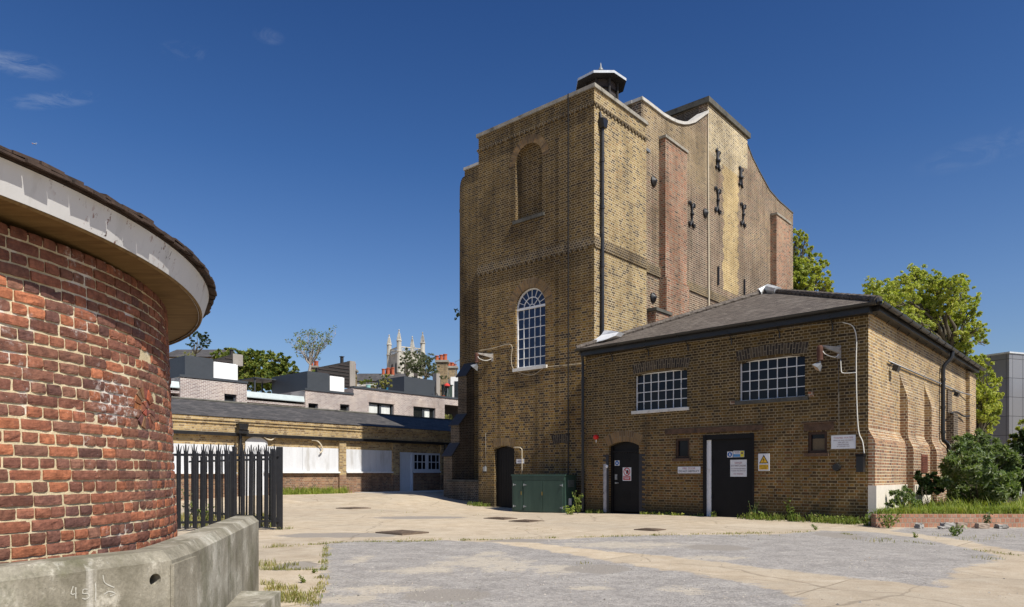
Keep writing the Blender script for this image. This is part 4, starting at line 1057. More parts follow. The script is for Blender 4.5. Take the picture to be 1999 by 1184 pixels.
# conduits and lamps on the right wall
p0, p1 = FR.hit(1735, 704.5, .05), FR.hit(1898, 771.5, .18)
cable('conduit_pipe', [FR.P(p0[0], p0[1], .05), FR.P(p1[0] - 1.5, p1[1], .05), FR.P(p1[0] - .1, p1[1], .18)], .02, 'grey_metal', 'grey conduit pipe running level along the sunlit side wall of the outbuilding', 'pipe')
cable('wall_cable', smooth_path([FR.P(*FR.hit(1856, 806, .25), .25), FR.P(*FR.hit(1868, 804, .1), .1), FR.P(*FR.hit(1882, 812, .1), .1), FR.P(*FR.hit(1893, 811, .2), .2)]), .03, 'cable_dark', 'short black cable sagging across the far end of the outbuilding side wall')
def bulkhead(px, py, label):
    a, z = FR.hit(px, py, .1); m = MB()
    o = thing('flood_light', label, 'lamp', FR.P(a, z, 0), 'small flood lights on the side wall')
    m.tube([FR.P(a, z + .10, .02), FR.P(a, z + .08, .10), FR.P(a, z + .02, .14)], .02, 6); m.build('bracket', M['black_iron'], o)
    m = MB(); m.prism([FR.P(a - .12, z - .08, .07), FR.P(a - .12, z + .06, .12), FR.P(a - .12, z + .0, .24), FR.P(a - .12, z - .14, .19)], FR.U * .24); m.build('lamp_head', M['gutter_black'], o)
    m = MB(); m.quad(FR.P(a - .10, z - .10, .075), FR.P(a - .10, z - .15, .18), FR.P(a + .10, z - .15, .18), FR.P(a + .10, z - .10, .075)); m.build('lens', M['glass'], o)
bulkhead(1745, 716, 'small black flood light above the first curved buttress'); bulkhead(1864, 767, 'small black flood light beyond the swan-neck downpipe')
# ---------------------------------------------------------------- lamps on the front walls
M['lamp_rust'] = plain('lamp_rust', (.085, .035, .022), .7, .4, 9, dirt=(.04, .022, .018)); M['lens_pale'] = plain('lens_pale', (.42, .30, .20), .4, .4, 12)
M['bracket_grey'] = plain('bracket_grey', (.30, .28, .25), .8, .3, 9, dirt=(.15, .08, .05))
def bracket_lamp(fr, arm, cyl, head, label, hs=1.0):
    """arm: px points of the bracket from the wall, cyl: px of lamp body, head: px of the reflector"""
    a0, z0 = fr.hit(*arm, .0)
    o = thing('flood_light', label, 'lamp', fr.P(a0, z0, 0), 'rusty bracket flood lights on the front walls')
    m = MB(); L = .42 * hs; dx = -.38 * hs
    m.fbox(fr, a0 - .05, a0 + .05, z0 - .22, z0 + .1, .001, .02)
    m.prism([fr.P(a0, z0 + .06, .02), fr.P(a0 + dx, z0 + .10, L), fr.P(a0 + dx, z0 + .06, L), fr.P(a0, z0 - .10, .02)], fr.U * .05); m.build('bracket', M['bracket_grey'], o)
    c = fr.P(a0 + dx, z0, L)
    m = MB(); m.lathe(c, [(0, .10), (.05, .10), (.075, .06), (.08, -.02), (.075, -.24), (.085, -.26), (.06, -.28), (0, -.28)], 12); m.build('lamp_body', M['lamp_rust'], o)
    h = c + V((0, 0, -.36)); ax = (-fr.U * .55 + fr.N * .35 + V((0, 0, -.75))).normalized(); sx = fr.U.cross(ax).normalized(); sy = ax.cross(sx)
    m = MB(); q0 = [h + sx * a * .05 + sy * b * .05 for a, b in ((-1, -1), (1, -1), (1, 1), (-1, 1))]; q1 = [h + ax * .16 * hs + sx * a * .13 * hs + sy * b * .10 * hs for a, b in ((-1, -1), (1, -1), (1, 1), (-1, 1))]
    m.add(q0 + q1, [(0, 1, 2, 3), (0, 4, 5, 1), (1, 5, 6, 2), (2, 6, 7, 3), (3, 7, 4, 0)]); m.tube([c + V((0, 0, -.27)), h], .02, 6); hd = m.build('reflector', M['grey_metal'], o)
    m = MB(); m.quad(*[p.lerp(h + ax * .16 * hs, .04) for p in q1]); m.build('lens', M['lens_pale'], hd)
    m = MB(); m.tube(smooth_path([c + V((0, 0, .08)), c + fr.U * .12 + V((0, 0, -.12)), c + fr.U * .28 + V((0, 0, -.2)) - fr.N * .2, fr.P(a0, z0 - .12, .03)]), .012, 5); m.build('flex', M['cable_white'], o)
bracket_lamp(FO, (1638, 682), 0, 0, 'rusty flood light on a bracket right of the wide outbuilding window', .85)
bracket_lamp(FT, (961, 694), 0, 0, 'rusty flood light on a bracket at the left edge of the tower front', 1.05)
# ---------------------------------------------------------------- cables
P_ = lambda fr, l, n=.02: [fr.P(*fr.hit(px, py, n), n) for px, py in l]
cable('white_cable', smooth_path(P_(FO, [(1645, 629), (1660, 633), (1668, 642), (1672, 662), (1671.5, 700), (1672, 760), (1674, 815), (1677, 845), (1684, 862), (1687, 885)], .02)), .0125, 'cable_white', 'long white cable wandering down the outbuilding wall to the black box')
cable('white_cable', smooth_path(P_(FO, [(1641, 702), (1642, 720), (1644, 727), (1655, 728), (1671, 726.5)], .025), 4), .012, 'cable_white', 'short white cable branching from the flood light to the long cable')
cable('grey_cable', smooth_path(P_(FO, [(1147, 705), (1166, 699), (1190, 693), (1250, 682), (1320, 670), (1400, 660), (1500, 645), (1580, 634), (1645, 629)], .014)), .010, 'cable_grey', 'thin grey cable sagging under the eaves across the outbuilding front')
cable('grey_cable', smooth_path(P_(FT, [(935, 684), (960, 680), (997, 672), (998, 700), (1002, 719), (1020, 729), (1040, 731), (1056, 722), (1066, 716), (1110, 712), (1135, 709)], .02)), .009, 'cable_pale', 'pale cable looping below the arched tower window')
cable('thin_wire', P_(FO, [(1637, 705), (1638, 905)], .012), .004, 'cable_grey', 'hair-thin straight wire hanging past the pale notice plate', 'wire')
cable('thin_wire', P_(FT, [(948, 845), (948, 912)], .012), .008, 'cable_grey', 'thin wire hanging beside the tower plank door', 'wire')
cable('door_conduit', smooth_path(P_(FT, [(1003, 873), (1014, 873), (1018, 876), (1019, 882), (1019, 925)], .03), 3), .016, 'cable_pale', 'pale bent conduit beside the tower plank door', 'pipe')
# ---------------------------------------------------------------- fittings
a0, a1, z0, z1 = fo(1676, 1690, 887, 921)
o = thing('junction_box', 'black junction box at the outbuilding corner below two white cables', 'electrical box', FO.P(a0, z0, 0))
m = MB(); m.fbox(FO, a0, a1, z0, z1, .02, .17); m.build('case', M['gutter_black'], o)
m = MB(); m.fbox(FO, a0 - .012, a1 + .012, z1 - .05, z1 + .012, .012, .182); m.build('lid', M['black_paint'], o)
a, z = FO.hit(1634, 912); m = MB(); m.tube([FO.P(a, z, .001), FO.P(a, z, .09)], [.10, .085], 14); tag(m.build('vent_cap', M['gutter_black']), 'round black vent cap low on the wall below the pale notice plate', 'vent')
a, z = FO.hit(1165, 853); o = thing('alarm_bell', 'red fire alarm sounder on the outbuilding wall near the corner downpipe', 'alarm', FO.P(a, z, 0))
m = MB(); m.tube([FO.P(a, z, .001), FO.P(a, z, .05), FO.P(a, z, .09), FO.P(a, z, .105)], [.075, .085, .075, .03], 16); m.build('dome', M['red_plastic'], o); m = MB(); m.tube([FO.P(a, z - .08, .03), FO.P(a, z - .17, .03)], .018, 8); m.build('gland', M['cable_white'], o)
a, z = FO.hit(1186, 910); m = MB(); m.lathe(FO.P(a, z, .04), [(0, -.05), (.03, -.045), (.05, 0), (.03, .045), (0, .05)], 12); tag(m.build('push_button', M['white_paint']), 'small white ball-shaped sensor left of the arched door', 'sensor')
a, z = FT.hit(948, 915); m = MB(); m.fbox(FT, a - .05, a + .05, z - .09, z + .08, .002, .10); m.fbox(FT, a - .03, a + .03, z + .08, z + .12, .002, .04); tag(m.build('wall_socket', M['grey_metal']), 'small grey box on the tower left of the plank door', 'electrical box')
a, z = FT.hit(899, 474)
# ---------------------------------------------------------------- signs
sign('notice_plate', FO, 1623, 1670.5, 849, 875.5, .012, ['sign_white', 'sign_ink', 'sign_pink'], [('t', 'THAMES WATER', .5, .80, .13, 2, .84), ('t', 'VEHICLES AND PROPERTY', .5, .61, .085, 1, .84), ('t', 'ARE LEFT ON', .5, .46, .085, 1, .5), ('t', 'THESE PREMISES', .5, .31, .08, 1, .58), ('t', 'AT OWNERS RISK', .5, .17, .08, 1, .58)], 'white notice plate with faded red lettering near the outbuilding corner')
sign('warning_sign', FO, 1480.5, 1502.5, 885, 918.5, .012, ['sign_white', 'sign_black', 'sign_yellow'], [('p', [(.08, .43), (.92, .43), (.5, .93)], 1), ('p', [(.19, .475), (.81, .475), (.5, .845)], 2, .002), ('p', [(.53, .76), (.40, .63), (.50, .625), (.45, .56), (.50, .50), (.50, .555), (.58, .66), (.49, .66)], 1, .004), ('r', .09, .91, .07, .36, 2), ('t', 'ELECTRICAL', .5, .27, .07, 1, .74), ('t', 'HAZARD', .5, .15, .07, 1, .55)], 'white and yellow warning sign with a black lightning-bolt triangle')
sign('fire_door_sign', FO, 1323.5, 1367.5, 910.5, 923.5, .012, ['sign_white', 'sign_pink', 'sign_black'], [('t', 'FIRE  DOOR', .5, .72, .30, 1, .56), ('t', 'DO NOT OBSTRUCT', .5, .30, .30, 2, .90)], 'narrow white fire door sign between the arched door and the wide door')
nd = -.06
sign('danger_sign', FO, 1426, 1458, 897, 930, nd + .001, ['sign_white', 'sign_ink', 'sign_pink'], [('t', 'DANGER', .5, .81, .11, 2, .44), ('t', 'H.V. SWITCHGEAR', .5, .64, .11, 1, .9), ('t', 'NO UNAUTHORISED PERSON', .5, .47, .06, 1, .88), ('t', 'TO ENTER THIS SUBSTATION', .5, .34, .06, 1, .88), ('t', 'NO  PARKING', .5, .16, .075, 2, .58)], 'large pale danger notice on the wide black door')
sign('round_blue_sign', FO, 1420, 1430.5, 881, 892.5, nd + .001, ['sign_white', 'sign_blue'], [('c', .5, .5, .42, 1), ('p', [(.42, .72), (.58, .72), (.58, .6), (.66, .4), (.66, .32), (.34, .32), (.34, .4), (.42, .6)], 0, .002)], 'small square sign with a blue disc on the wide black door')
sign('inspection_sign', FO, 1431.8, 1453, 879.5, 892, nd + .001, ['sign_white', 'sky_blue', 'sign_lemon', 'sign_ink'], [('r', .02, .65, .05, .48, 1), ('r', .65, .98, .04, .96, 2), ('c', .82, .62, .09, 3, .002), ('r', .08, .56, .80, .88, 3), ('r', .16, .60, .62, .69, 3)], 'small blue, white and yellow sign on the wide black door')
n1_ = -.155
sign('round_blue_sign', FO, 1200.5, 1209.5, 898.5, 908.5, n1_ + .001, ['sign_white', 'sign_blue'], [('c', .5, .5, .42, 1), ('p', [(.42, .72), (.58, .72), (.58, .6), (.66, .4), (.66, .32), (.34, .32), (.34, .4), (.42, .6)], 0, .002)], 'small square sign with a blue disc on the arched black door')
sign('prohibition_sign', FO, 1216, 1232.5, 912, 938, n1_ + .001, ['sign_white', 'sign_red', 'sign_black'],
     [('c', .5, .68, .40, 1), ('c', .5, .68, .31, 0, .002), ('p', [(.42, .52), (.66, .52), (.72, .66), (.68, .78), (.55, .82), (.42, .72)], 2, .004), ('p', [(.24, .84), (.30, .88), (.76, .52), (.70, .48)], 1, .006), ('r', .08, .92, .06, .36, 1), ('r', .15, .85, .25, .30, 0, .002), ('r', .22, .78, .13, .18, 0, .002)], 'white sign with a red crossed hand symbol on the arched black door')
sign('small_plate', FT, 1008.5, 1023, 895.5, 904, .012, ['sign_white', 'sign_ink'], [('r', .15, .85, .42, .58, 1)], 'tiny white plate right of the tower plank door')
# ---------------------------------------------------------------- green cabinet
zg = -.14; p = gnd(1103, 1004, zg); FCb = Fr(p, -d1, -d2)
cw = 2.32; ch = EYE - .01; cd = .62; 
cb = thing('electrical_cabinet', 'weathered dark green electrical cabinet standing in front of the tower', 'cabinet', p + V((0, 0, zg)))
m = MB(); m.fbox(FCb, -cw, 0, zg, ch - .05, -cd, 0); m.build('body', M['green_paint'], cb)
m = MB(); m.prism([FCb.P(-cw - .03, ch - .049, .035), FCb.P(-cw - .03, ch - .0, .03), FCb.P(-cw - .03, ch - .02, -cd - .02), FCb.P(-cw - .03, ch - .049, -cd - .02)], FCb.U * (cw + .06)); m.build('lid', M['green_paint'], cb)
m = MB(); m.fbox(FCb, -cw, 0, ch - .2, ch - .0515, .001, .02); m.build('top_rail', M['green_paint'], cb)
def cdoor(f0, f1, hx, side):
    a0, a1 = -cw + cw * f0, -cw + cw * f1
    m = MB(); m.fbox(FCb, a0 + .008, a1 - .008, zg + .07, ch - .215, .001, .022); d = m.build('door', M['green_paint'], cb)
    for zz in (zg + .2, ch - .38):
        k = MB(); x = a0 if side < 0 else a1; k.fbox(FCb, x + .01 - (.13 if side > 0 else 0), x + .12 - (.13 if side > 0 else 0), zz, zz + .035, .0225, .036); k.tube([FCb.P(x + .02 * -side, zz - .02, .035), FCb.P(x + .02 * -side, zz + .055, .035)], .018, 6); k.build('hinge', M['grey_metal'], d)
    if hx is not None:
        k = MB(); x = -cw + cw * hx; k.fbox(FCb, x - .012, x + .012, zg + .62, zg + .74, .0225, .04); k.build('lock', M['brass'], d)
M['brass'] = plain('brass', (.30, .21, .06), .4, .2, 5, metal=.7)
cdoor(.03, .215, .19, -1); cdoor(.235, .60, .59, -1); cdoor(.60, .97, None, 1)
FCs = Fr(p, d2, NS)
m = MB(); 
for j in range(7): m.fbox(FCs, .16, .50, ch - .42 + j * .035, ch - .405 + j * .035, .001, .016)
m.build('louvre_vent', M['grey_metal'], cb)
m = MB(); m.fbox(FCs, .2, .36, zg + .30, zg + .53, .001, .006); m.build('sticker', M['sign_white'], cb)
# ------------------------------------------------------------------ round red brick building
RCX, RCY, RW = -5.33, 4.70, 2.76
rc = V((RCX, RCY, 0))
rb = thing('round_building', 'round red brick building with white painted eaves and brown tiled roof', 'building', rc)
ZS = 2.545                                     # underside of the eaves
def rp(t, r, z): return rc + V((r * math.cos(t), r * math.sin(t), z))
def bat(z): return RW + .05 - .042 * (z - .3)     # slightly battered wall
m = MB(); NZ = 90; m.lathe(rc, [(bat(-.3 + (ZS + .3) * i / NZ) - .0085, -.3 + (ZS + .3) * i / NZ) for i in range(NZ + 1)], 420)
for i, p in enumerate(m.v):
    d = V((p.x - RCX, p.y - RCY, 0)).normalized(); m.v[i] = p + d * (noise.noise(p * 14) * .0022 + noise.noise(p * 4) * .0018)
m.build('mortar', M['lime_mortar'], rb, smooth=True)
m = MB()
tO, zO = None, None
# the blocked round opening: find its place on the wall
def wall_hit(px, py):
    r = ray(px, py); best = None
    dx, dy = r.x, r.y
    rr = bat(1.7); A_ = dx * dx + dy * dy; B_ = -2 * (dx * RCX + dy * RCY); C_ = RCX ** 2 + RCY ** 2 - rr * rr
    k = (-B_ - math.sqrt(B_ * B_ - 4 * A_ * C_)) / (2 * A_); p = CAM + r * k
    return math.atan2(p.y - RCY, p.x - RCX), p.z
tO, zO = wall_hit(284, 797)
BC = [(.17, .074, .052), (.20, .085, .057), (.24, .098, .06), (.28, .108, .064), (.32, .12, .066), (.18, .085, .062), (.22, .098, .064), (.145, .072, .058), (.38, .142, .074), (.26, .108, .068), (.22, .108, .074), (.19, .088, .06), (.29, .118, .072)]
def one_brick(t0, t1, z0, z1, col, depth=.012, seed=0, curved=True, ctr=None, rot=0.0):
    L = (t1 - t0) * RW; nu = max(3, int(L / .032)); nv = 4
    pts = []; fs = []
    m.cc = col
    tw = random.uniform(-.003, .003); sh = random.uniform(-.003, .0035)
    for j in range(nv + 1):
        for i in range(nu + 1):
            fu, fv = i / nu, j / nv
            t = t0 + (t1 - t0) * fu; z = z0 + (z1 - z0) * fv
            eu = min(fu, 1 - fu) * L; ev = min(fv, 1 - fv) * (z1 - z0); e = min(eu, ev)
            dpt = depth * (.8 if e < .001 else 1.0)
            cr = (eu < .001) and (ev < .001)
            if cr: dpt = depth * .4
            p0 = rp(t, bat(z), z)
            nz = noise.noise(p0 * 17) * .0035 + noise.noise(p0 * 45) * .003
            if noise.noise(p0 * 9 + V((7, 0, 0))) > .45: nz -= .004
            jit = noise.noise(p0 * 24 + V((3, 9, 1))) * .003
            t += (noise.noise(p0 * 22 + V((5, 5, 5))) * .004) / RW if eu < .001 else 0
            pts.append(rp(t, bat(z) - .010 + dpt + nz + sh + tw * (fu - .5), z + (jit if ev < .001 else 0)))
    w = nu + 1
    for j in range(nv):
        for i in range(nu): fs.append((j * w + i, j * w + i + 1, (j + 1) * w + i + 1, (j + 1) * w + i))
    edge = [i for i in range(w)] + [j * w + nu for j in range(1, nv + 1)] + [nv * w + i for i in range(nu - 1, -1, -1)] + [j * w for j in range(nv - 1, 0, -1)]
    b = len(pts)
    for k in edge:
        p = pts[k]; d = V((p.x - RCX, p.y - RCY, 0)).normalized(); pts.append(p - d * .02)
    ne = len(edge)
    for k in range(ne): fs.append((edge[k], b + k, b + (k + 1) % ne, edge[(k + 1) % ne]))
    m.add(pts, fs)
row = 0; z = .25; JT = .0105
while z < ZS - .005:
    hdr = row % 2 == 0
    t = R(-62) + random.uniform(0, .05)
    while t < R(75):
        L = (.089 if hdr else .188) * random.uniform(.94, 1.05)
        if random.random() < .06: L *= random.choice((.6, 1.5 if hdr else .8))
        t1 = t + L / RW
        cz = z + .029; ct = (t + t1) / 2
        skip = ((ct - tO) * RW / .185) ** 2 + ((cz - zO) / .15) ** 2 < 1
        if not skip and random.random() > .0015:
            c = random.choice(BC)
            if z > ZS - .12: c = random.choice(BC[:3])
            if z < .6 and random.random() < .35: c = random.choice([(.05, .045, .045), (.24, .17, .10), (.17, .12, .08)])
            f = random.uniform(.8, 1.2); c = tuple(x * f for x in c)
            dz = noise.noise(V((ct * 1.6, row * .31, 0))) * .006
            one_brick(t, t1, z + dz + random.uniform(-.0015, .0015), z + .0565 + dz + random.uniform(-.003, .003), c, random.uniform(.009, .015))
        t = t1 + JT * random.uniform(.9, 1.5) / RW
    z += .0705; row += 1
# ring of upright bricks round the blocked opening and a few inside
def polar_brick(a0, a1, r0, r1, col):
    k = len(m.v); m.cc = col; pts = []
    for (rr, aa) in ((r0, a0), (r0, a1), (r1, a1), (r1, a0)):
        u = tO + rr * 1.15 * math.cos(aa) / RW; zz = zO + rr * math.sin(aa)
        pts.append((u, zz))
    cu = sum(p[0] for p in pts) / 4; cz = sum(p[1] for p in pts) / 4
    front = [rp(cu + (u - cu) * .9, bat(zz) + random.uniform(.002, .006), cz + (zz - cz) * .9) for u, zz in pts]
    back = [rp(u, bat(zz) - .014, zz) for u, zz in pts]
    m.add(front + back, [(0, 1, 2, 3), (0, 4, 5, 1), (1, 5, 6, 2), (2, 6, 7, 3), (3, 7, 4, 0)])
for i in range(15):
    a = 2 * math.pi * i / 15; polar_brick(a + .05, a + .40, .068, .15, tuple(x * random.uniform(.8, 1.2) for x in random.choice(BC[:8])))
for i in range(5):
    a = 2 * math.pi * i / 5; polar_brick(a + .08, a + 1.15, .008, .058, tuple(x * random.uniform(.8, 1.2) for x in random.choice(BC[2:9])))
m.cc = None
m.build('brickwork', M['hand_made_brick'], rb, smooth=False)
# eaves: soffit, fascia, roof (whole roof leans a hair, as in the photograph)
TILT = -.036
def tl(p): return V((p.x, p.y, p.z + TILT * (p.y - 5.9)))
def ringmesh(mb, prof, seg=160, mi=0, jit=0):
    b = len(mb.v); mb.lathe(rc, prof, seg, mi)
    for i in range(b, len(mb.v)):
        p = mb.v[i]; mb.v[i] = tl(p + V((0, 0, random.uniform(-jit, jit))))
m = MB(); ringmesh(m, [(2.5, ZS - .012), (2.97, ZS - .012)]); m.f = [f[::-1] for f in m.f]
m.build('soffit', M['soffit_board'], rb)
m = MB(); ringmesh(m, [(2.955, ZS - .022), (2.985, ZS - .022), (3.035, ZS + .145), (2.99, ZS + .145)]); m.build('fascia', M['fascia_paint'], rb, smooth=False)
m = MB(); ringmesh(m, [(2.96, ZS - .026), (2.972, ZS - .037), (2.984, ZS - .024)]); m.build('soffit_bead', M['soffit_board'], rb)
m = MB()
m.lathe(rc, [(3.0, ZS + .15), (3.04, ZS + .152), (3.035, ZS + .175), (.05, ZS + .98), (0, ZS + .99)], 120, 0)
m.v = [tl(p) for p in m.v]
for lay, (r_, zz, n_) in enumerate(((3.088, .152, 150), (3.08, .170, 143), (2.99, .20, 139), (2.86, .25, 120))):
    for i in range(n_):
        t0 = 2 * math.pi * i / n_; t1 = 2 * math.pi * (i + .94) / n_
        ro = r_ + random.uniform(-.012, .012); zj = random.uniform(-.005, .005); th = random.uniform(.013, .02)
        q = [rp(t0, ro, ZS + zz + zj), rp(t1, ro + random.uniform(-.007, .007), ZS + zz + zj + random.uniform(-.008, .008)), rp(t1, ro - .3, ZS + zz + .085 + zj), rp(t0, ro - .3, ZS + zz + .085 + zj)]
        q = [tl(x) for x in q]; m.box(q[0], q[1] - q[0], q[3] - q[0], V((0, 0, th)), 0)
m.build('roof', M['tile_brown'], rb)
# ------------------------------------------------------------------ stained concrete wall round it
def cwall():
    A0, A1, A2 = V((-2.95, 1.7, 0)), V((-2.25, 3.09, 0)), V((-1.865, 3.85, 0))
    B1, B2 = V((-1.915, 4.23, 0)), V((-2.557, 7.1, 0))
    zt = .782; th = .24
    o = thing('concrete_wall', 'stained low concrete wall curving round the red brick building', 'wall', A2)
    def left(p, q): d = (q - p).normalized(); return V((-d.y, d.x, 0))
    path = [A0, A1, A2, B1, B2]
    nl = []
    for i, p in enumerate(path):
        n = V((0, 0, 0))
        if i: n += left(path[i - 1], p)
        if i < len(path) - 1: n += left(p, path[i + 1])
        nl.append(n.normalized())
    m = MB(); H = V((0, 0, 1))
    def run(P, Nn, zt, ch, holes=None):
        for i in range(len(P) - 1):
            p, q, n0, n1 = P[i], P[i + 1], Nn[i], Nn[i + 1]
            sec = lambda b, n: [b + H * -.3, b + H * (zt - ch), b + n * ch + H * zt, b + n * (th - .02) + H * zt, b + n * th + H * (zt - .03), b + n * th + H * -.3]
            s0, s1 = sec(p, n0), sec(q, n1)
            b = len(m.v)
            fs = [(k, 6 + k, 7 + k, 1 + k)[::-1] for k in range(5)]
            if i == 0: fs.append(tuple(range(6)))
            if i == len(P) - 2: fs.append(tuple(range(6, 12))[::-1])
            if holes == i: fs = [f for f in fs if f != (0, 6, 7, 1)[::-1]]
            m.add(s0 + s1, fs)
    run(path, nl, zt, .055, 1)
    # the panel with the round weep hole
    fr = Fr(A1, A2 - A1, -left(A1, A2)); L = (A2 - A1).length
    ha, hz = fr.hit(303, 1131.5); 
    wall_face(m, fr, [(0, -.3), (L, -.3), (L, zt - .055), (0, zt - .055)], [circle(ha, hz, .034, 24)], 0, .10)
    o1_ = m.build('panel', M['stained_concrete'], o)
    m2 = MB(); wall_face(m2, fr, circle(ha, hz, .036, 16), (), -.098); m2.build('weep_hole', M['soil'], o1_)
    # corner pilaster 15 mm proud
    m3 = MB(); u = (B1 - A2).normalized(); n = -left(A2, B1)
    m3.box(A2 + H * -.3 - u * .01, (B1 - A2) + u * .02, n * .018, H * (zt + .3 - .075)); m3.build('corner_rib', M['stained_concrete'], o)
    # end bolts
    m4 = MB()
    for zz in (.62, .36, .12): m4.tube([B2 + u * .0 + V((-.02, .002, zz)) , B2 + V((-.02, .02, zz))], .012, 8)
    # chalk scrawl
    mk = MB(); fr2 = fr
    def stroke(pl):
        pts = [fr2.hit(px, py, .003) for px, py in pl]
        pts = [V((a, z, 0)) for a, z in pts]; pts = smooth_path(pts, 4)
        for i in range(len(pts) - 1):
            d = (pts[i + 1] - pts[i]); 
            if d.length < 1e-5: continue
            pr = V((-d.y, d.x, 0)).normalized() * random.uniform(.0018, .0034)
            q = [pts[i] + pr, pts[i + 1] + pr, pts[i + 1] - pr, pts[i] - pr]
            qq = [fr2.P(x.x, x.y, .003) for x in q]
            if (qq[1] - qq[0]).cross(qq[3] - qq[0]).dot(fr2.N) < 0: qq = qq[::-1]
            mk.quad(*qq)
    stroke([(143, 1144), (139, 1156), (141, 1160), (150, 1157)]); stroke([(148, 1146), (148, 1168)])
    stroke([(172, 1150), (163, 1150), (162, 1158), (171, 1158), (174, 1164), (168, 1169), (160, 1167)])
    stroke([(186, 1137), (187, 1152), (186, 1172)])
    stroke([(201, 1122), (204, 1136), (215, 1143), (223, 1146)]); stroke([(203, 1160), (213, 1154), (225, 1158), (215, 1163)])
    mk.build('chalk_mark', M['chalk'], o)
    # low block at its foot
    b0 = at(500, 1184, 6.2)
    m = MB(); P0 = V((-2.62, 6.05, 0)); u = V((-.05, 1, 0)).normalized(); v = V((1, .05, 0)).normalized()
    q = [V((-2.33, 6.02, 0)), V((-1.98, 6.02, 0)), V((-1.82, 4.7, 0)), V((-2.05, 4.7, 0))]
    m.prism([x + H * -.2 for x in q], H * .40); tag(m.build('concrete_step', M['stained_concrete']), 'low concrete block at the foot of the stained curving wall', 'block')
cwall()
m = MB(); m.lathe(rc, [(0, .30), (2.95, .30), (2.95, -.3)], 64); kind(m.build('inner_path', M['yard_surface']), 'structure')
# ------------------------------------------------------------------ palisade fences
def make_pale(h, mat):
    m = MB(); w = .045
    prof = [(-w, .0), (-w * .55, .004), (-w * .35, .018), (w * .35, .018), (w * .55, .004), (w, 0)]
    th = .004
    def col(z, spread=1, dn=0): return [V((x * spread, y * 1.0 + dn, z)) for x, y in prof]
    lo, hi = col(.06), col(h - .17)
    m.add(lo + hi, [(i, i + 1, 7 + i, 6 + i) for i in range(5)] + [(6 + i, 7 + i, i + 1, i) for i in range(5)])
    m.prism([V((-w * .4, .018, h - .18)), V((w * .4, .018, h - .18)), V((w * .26, .022, h - .03)), V((0, .024, h)), V((-w * .26, .022, h - .03))], V((0, -.006, 0)))
    for s in (-1, 1):
        m.prism([V((s * w * .35, .012, h - .18)), V((s * w * 1.0, 0, h - .18)), V((s * w * 1.2, -.012, h - .07)), V((s * w * 1.42, -.016, h - .03)), V((s * w * .85, -.01, h - .075))], V((0, -.006, 0)))
    return m
def palisade(P, Q, n, h, label, posts, railz, facing=1, group=None):
    d = (Q - P); L = d.length; d.normalize(); nn = V((d.y, -d.x, 0)) * facing
    o = thing('palisade_fence', label, 'fence', P, group)
    ang = math.atan2(d.y, d.x) + (0 if facing > 0 else math.pi)
    src = None
    for i in range(n):
        q = P + d * L * i / (n - 1)
        if src is None:
            src = make_pale(h, None).build('pale', M['black_iron'], org=V((0, 0, 0))); c = src
        else: c = src.copy(); COL.objects.link(c)
        c.parent = o; c.location = q + nn * .03 - P + V((0, 0, gz(q.x, q.y) + random.uniform(-.012, .012))); c.rotation_euler = (random.uniform(-.008, .008), random.uniform(-.012, .012), ang + math.pi)
    # pale faces +y locally; rotate so that +y points to nn
    for ch in o.children: ch.rotation_euler.z = math.atan2(nn.y, nn.x) - math.pi / 2
    for zr in railz:
        m = MB(); m.box(P - d * .1 + V((0, 0, zr)) - nn * .012, d * (L + .2), nn * .03, V((0, 0, .05))); m.box(P - d * .1 + V((0, 0, zr)) - nn * .045, d * (L + .2), nn * .03, V((0, 0, .006))); m.build('rail', M['black_iron'], o)
    for q, w in posts:
        m = MB(); a = P + d * q; m.box(a - d * w / 2 - nn * .11 + V((0, 0, -.2)), d * w, nn * .09, V((0, 0, h + .14))); m.build('post', M['black_iron'], o)
    return o
Pf, Qf = at(353, 900, 14.75).xy, at(535, 900, 15.2).xy
Pf, Qf = V((*Pf, 0)), V((*Qf, 0))
dF = (Qf - Pf).normalized()
palisade(Pf - dF * .51, Qf, 16, 1.85, 'black spiked palisade fence in the foreground beside the round building', [((Qf - Pf).length + .62, .13), (1.55, .06)], (.16, 1.58), 1, 'palisade fences')
P2, Q2 = at(540, 900, 16.0).xy, at(372, 900, 19.5).xy
P2, Q2 = V((*P2, 0)), V((*Q2, 0))
palisade(P2, Q2, 26, 1.83, 'black spiked palisade fence running back behind the front one', [(0.05, .06), (2.2, .06), (4.4, .06)], (.16, 1.52), 1, 'palisade fences')
# ------------------------------------------------------------------ long low range with slate roof
RO = at(780, 900, 35.8); RO = V((RO.x, RO.y, 0))
FW = Fr(RO, d2, NS)
lr = thing('workshop_range', 'long low brick workshop with slate roof and white boarded windows', 'building', RO)
aL, aR = FW.a(240), 9.0
ze = FW.z(600, 823.5, .12); zg_ = FW.z(600, 855); zrid = FW.z(600, 797.5, -3.2)
zred = FW.z(700, 922); 
pil = [(FW.a(462), FW.a(477)), (FW.a(663), FW.a(676)), (FW.a(767), FW.a(779.5)), (FW.a(861.5), FW.a(875))]
m = MB(); nr = -.12
door = (FW.a(780.5, nr), FW.a(805.5, nr)); wnd = (FW.a(806.5, nr), FW.a(860.5, nr))
zdt = FW.z(793, 882.5, nr); zw0 = FW.z(833, 919, nr); zw1 = FW.z(833, 884, nr)
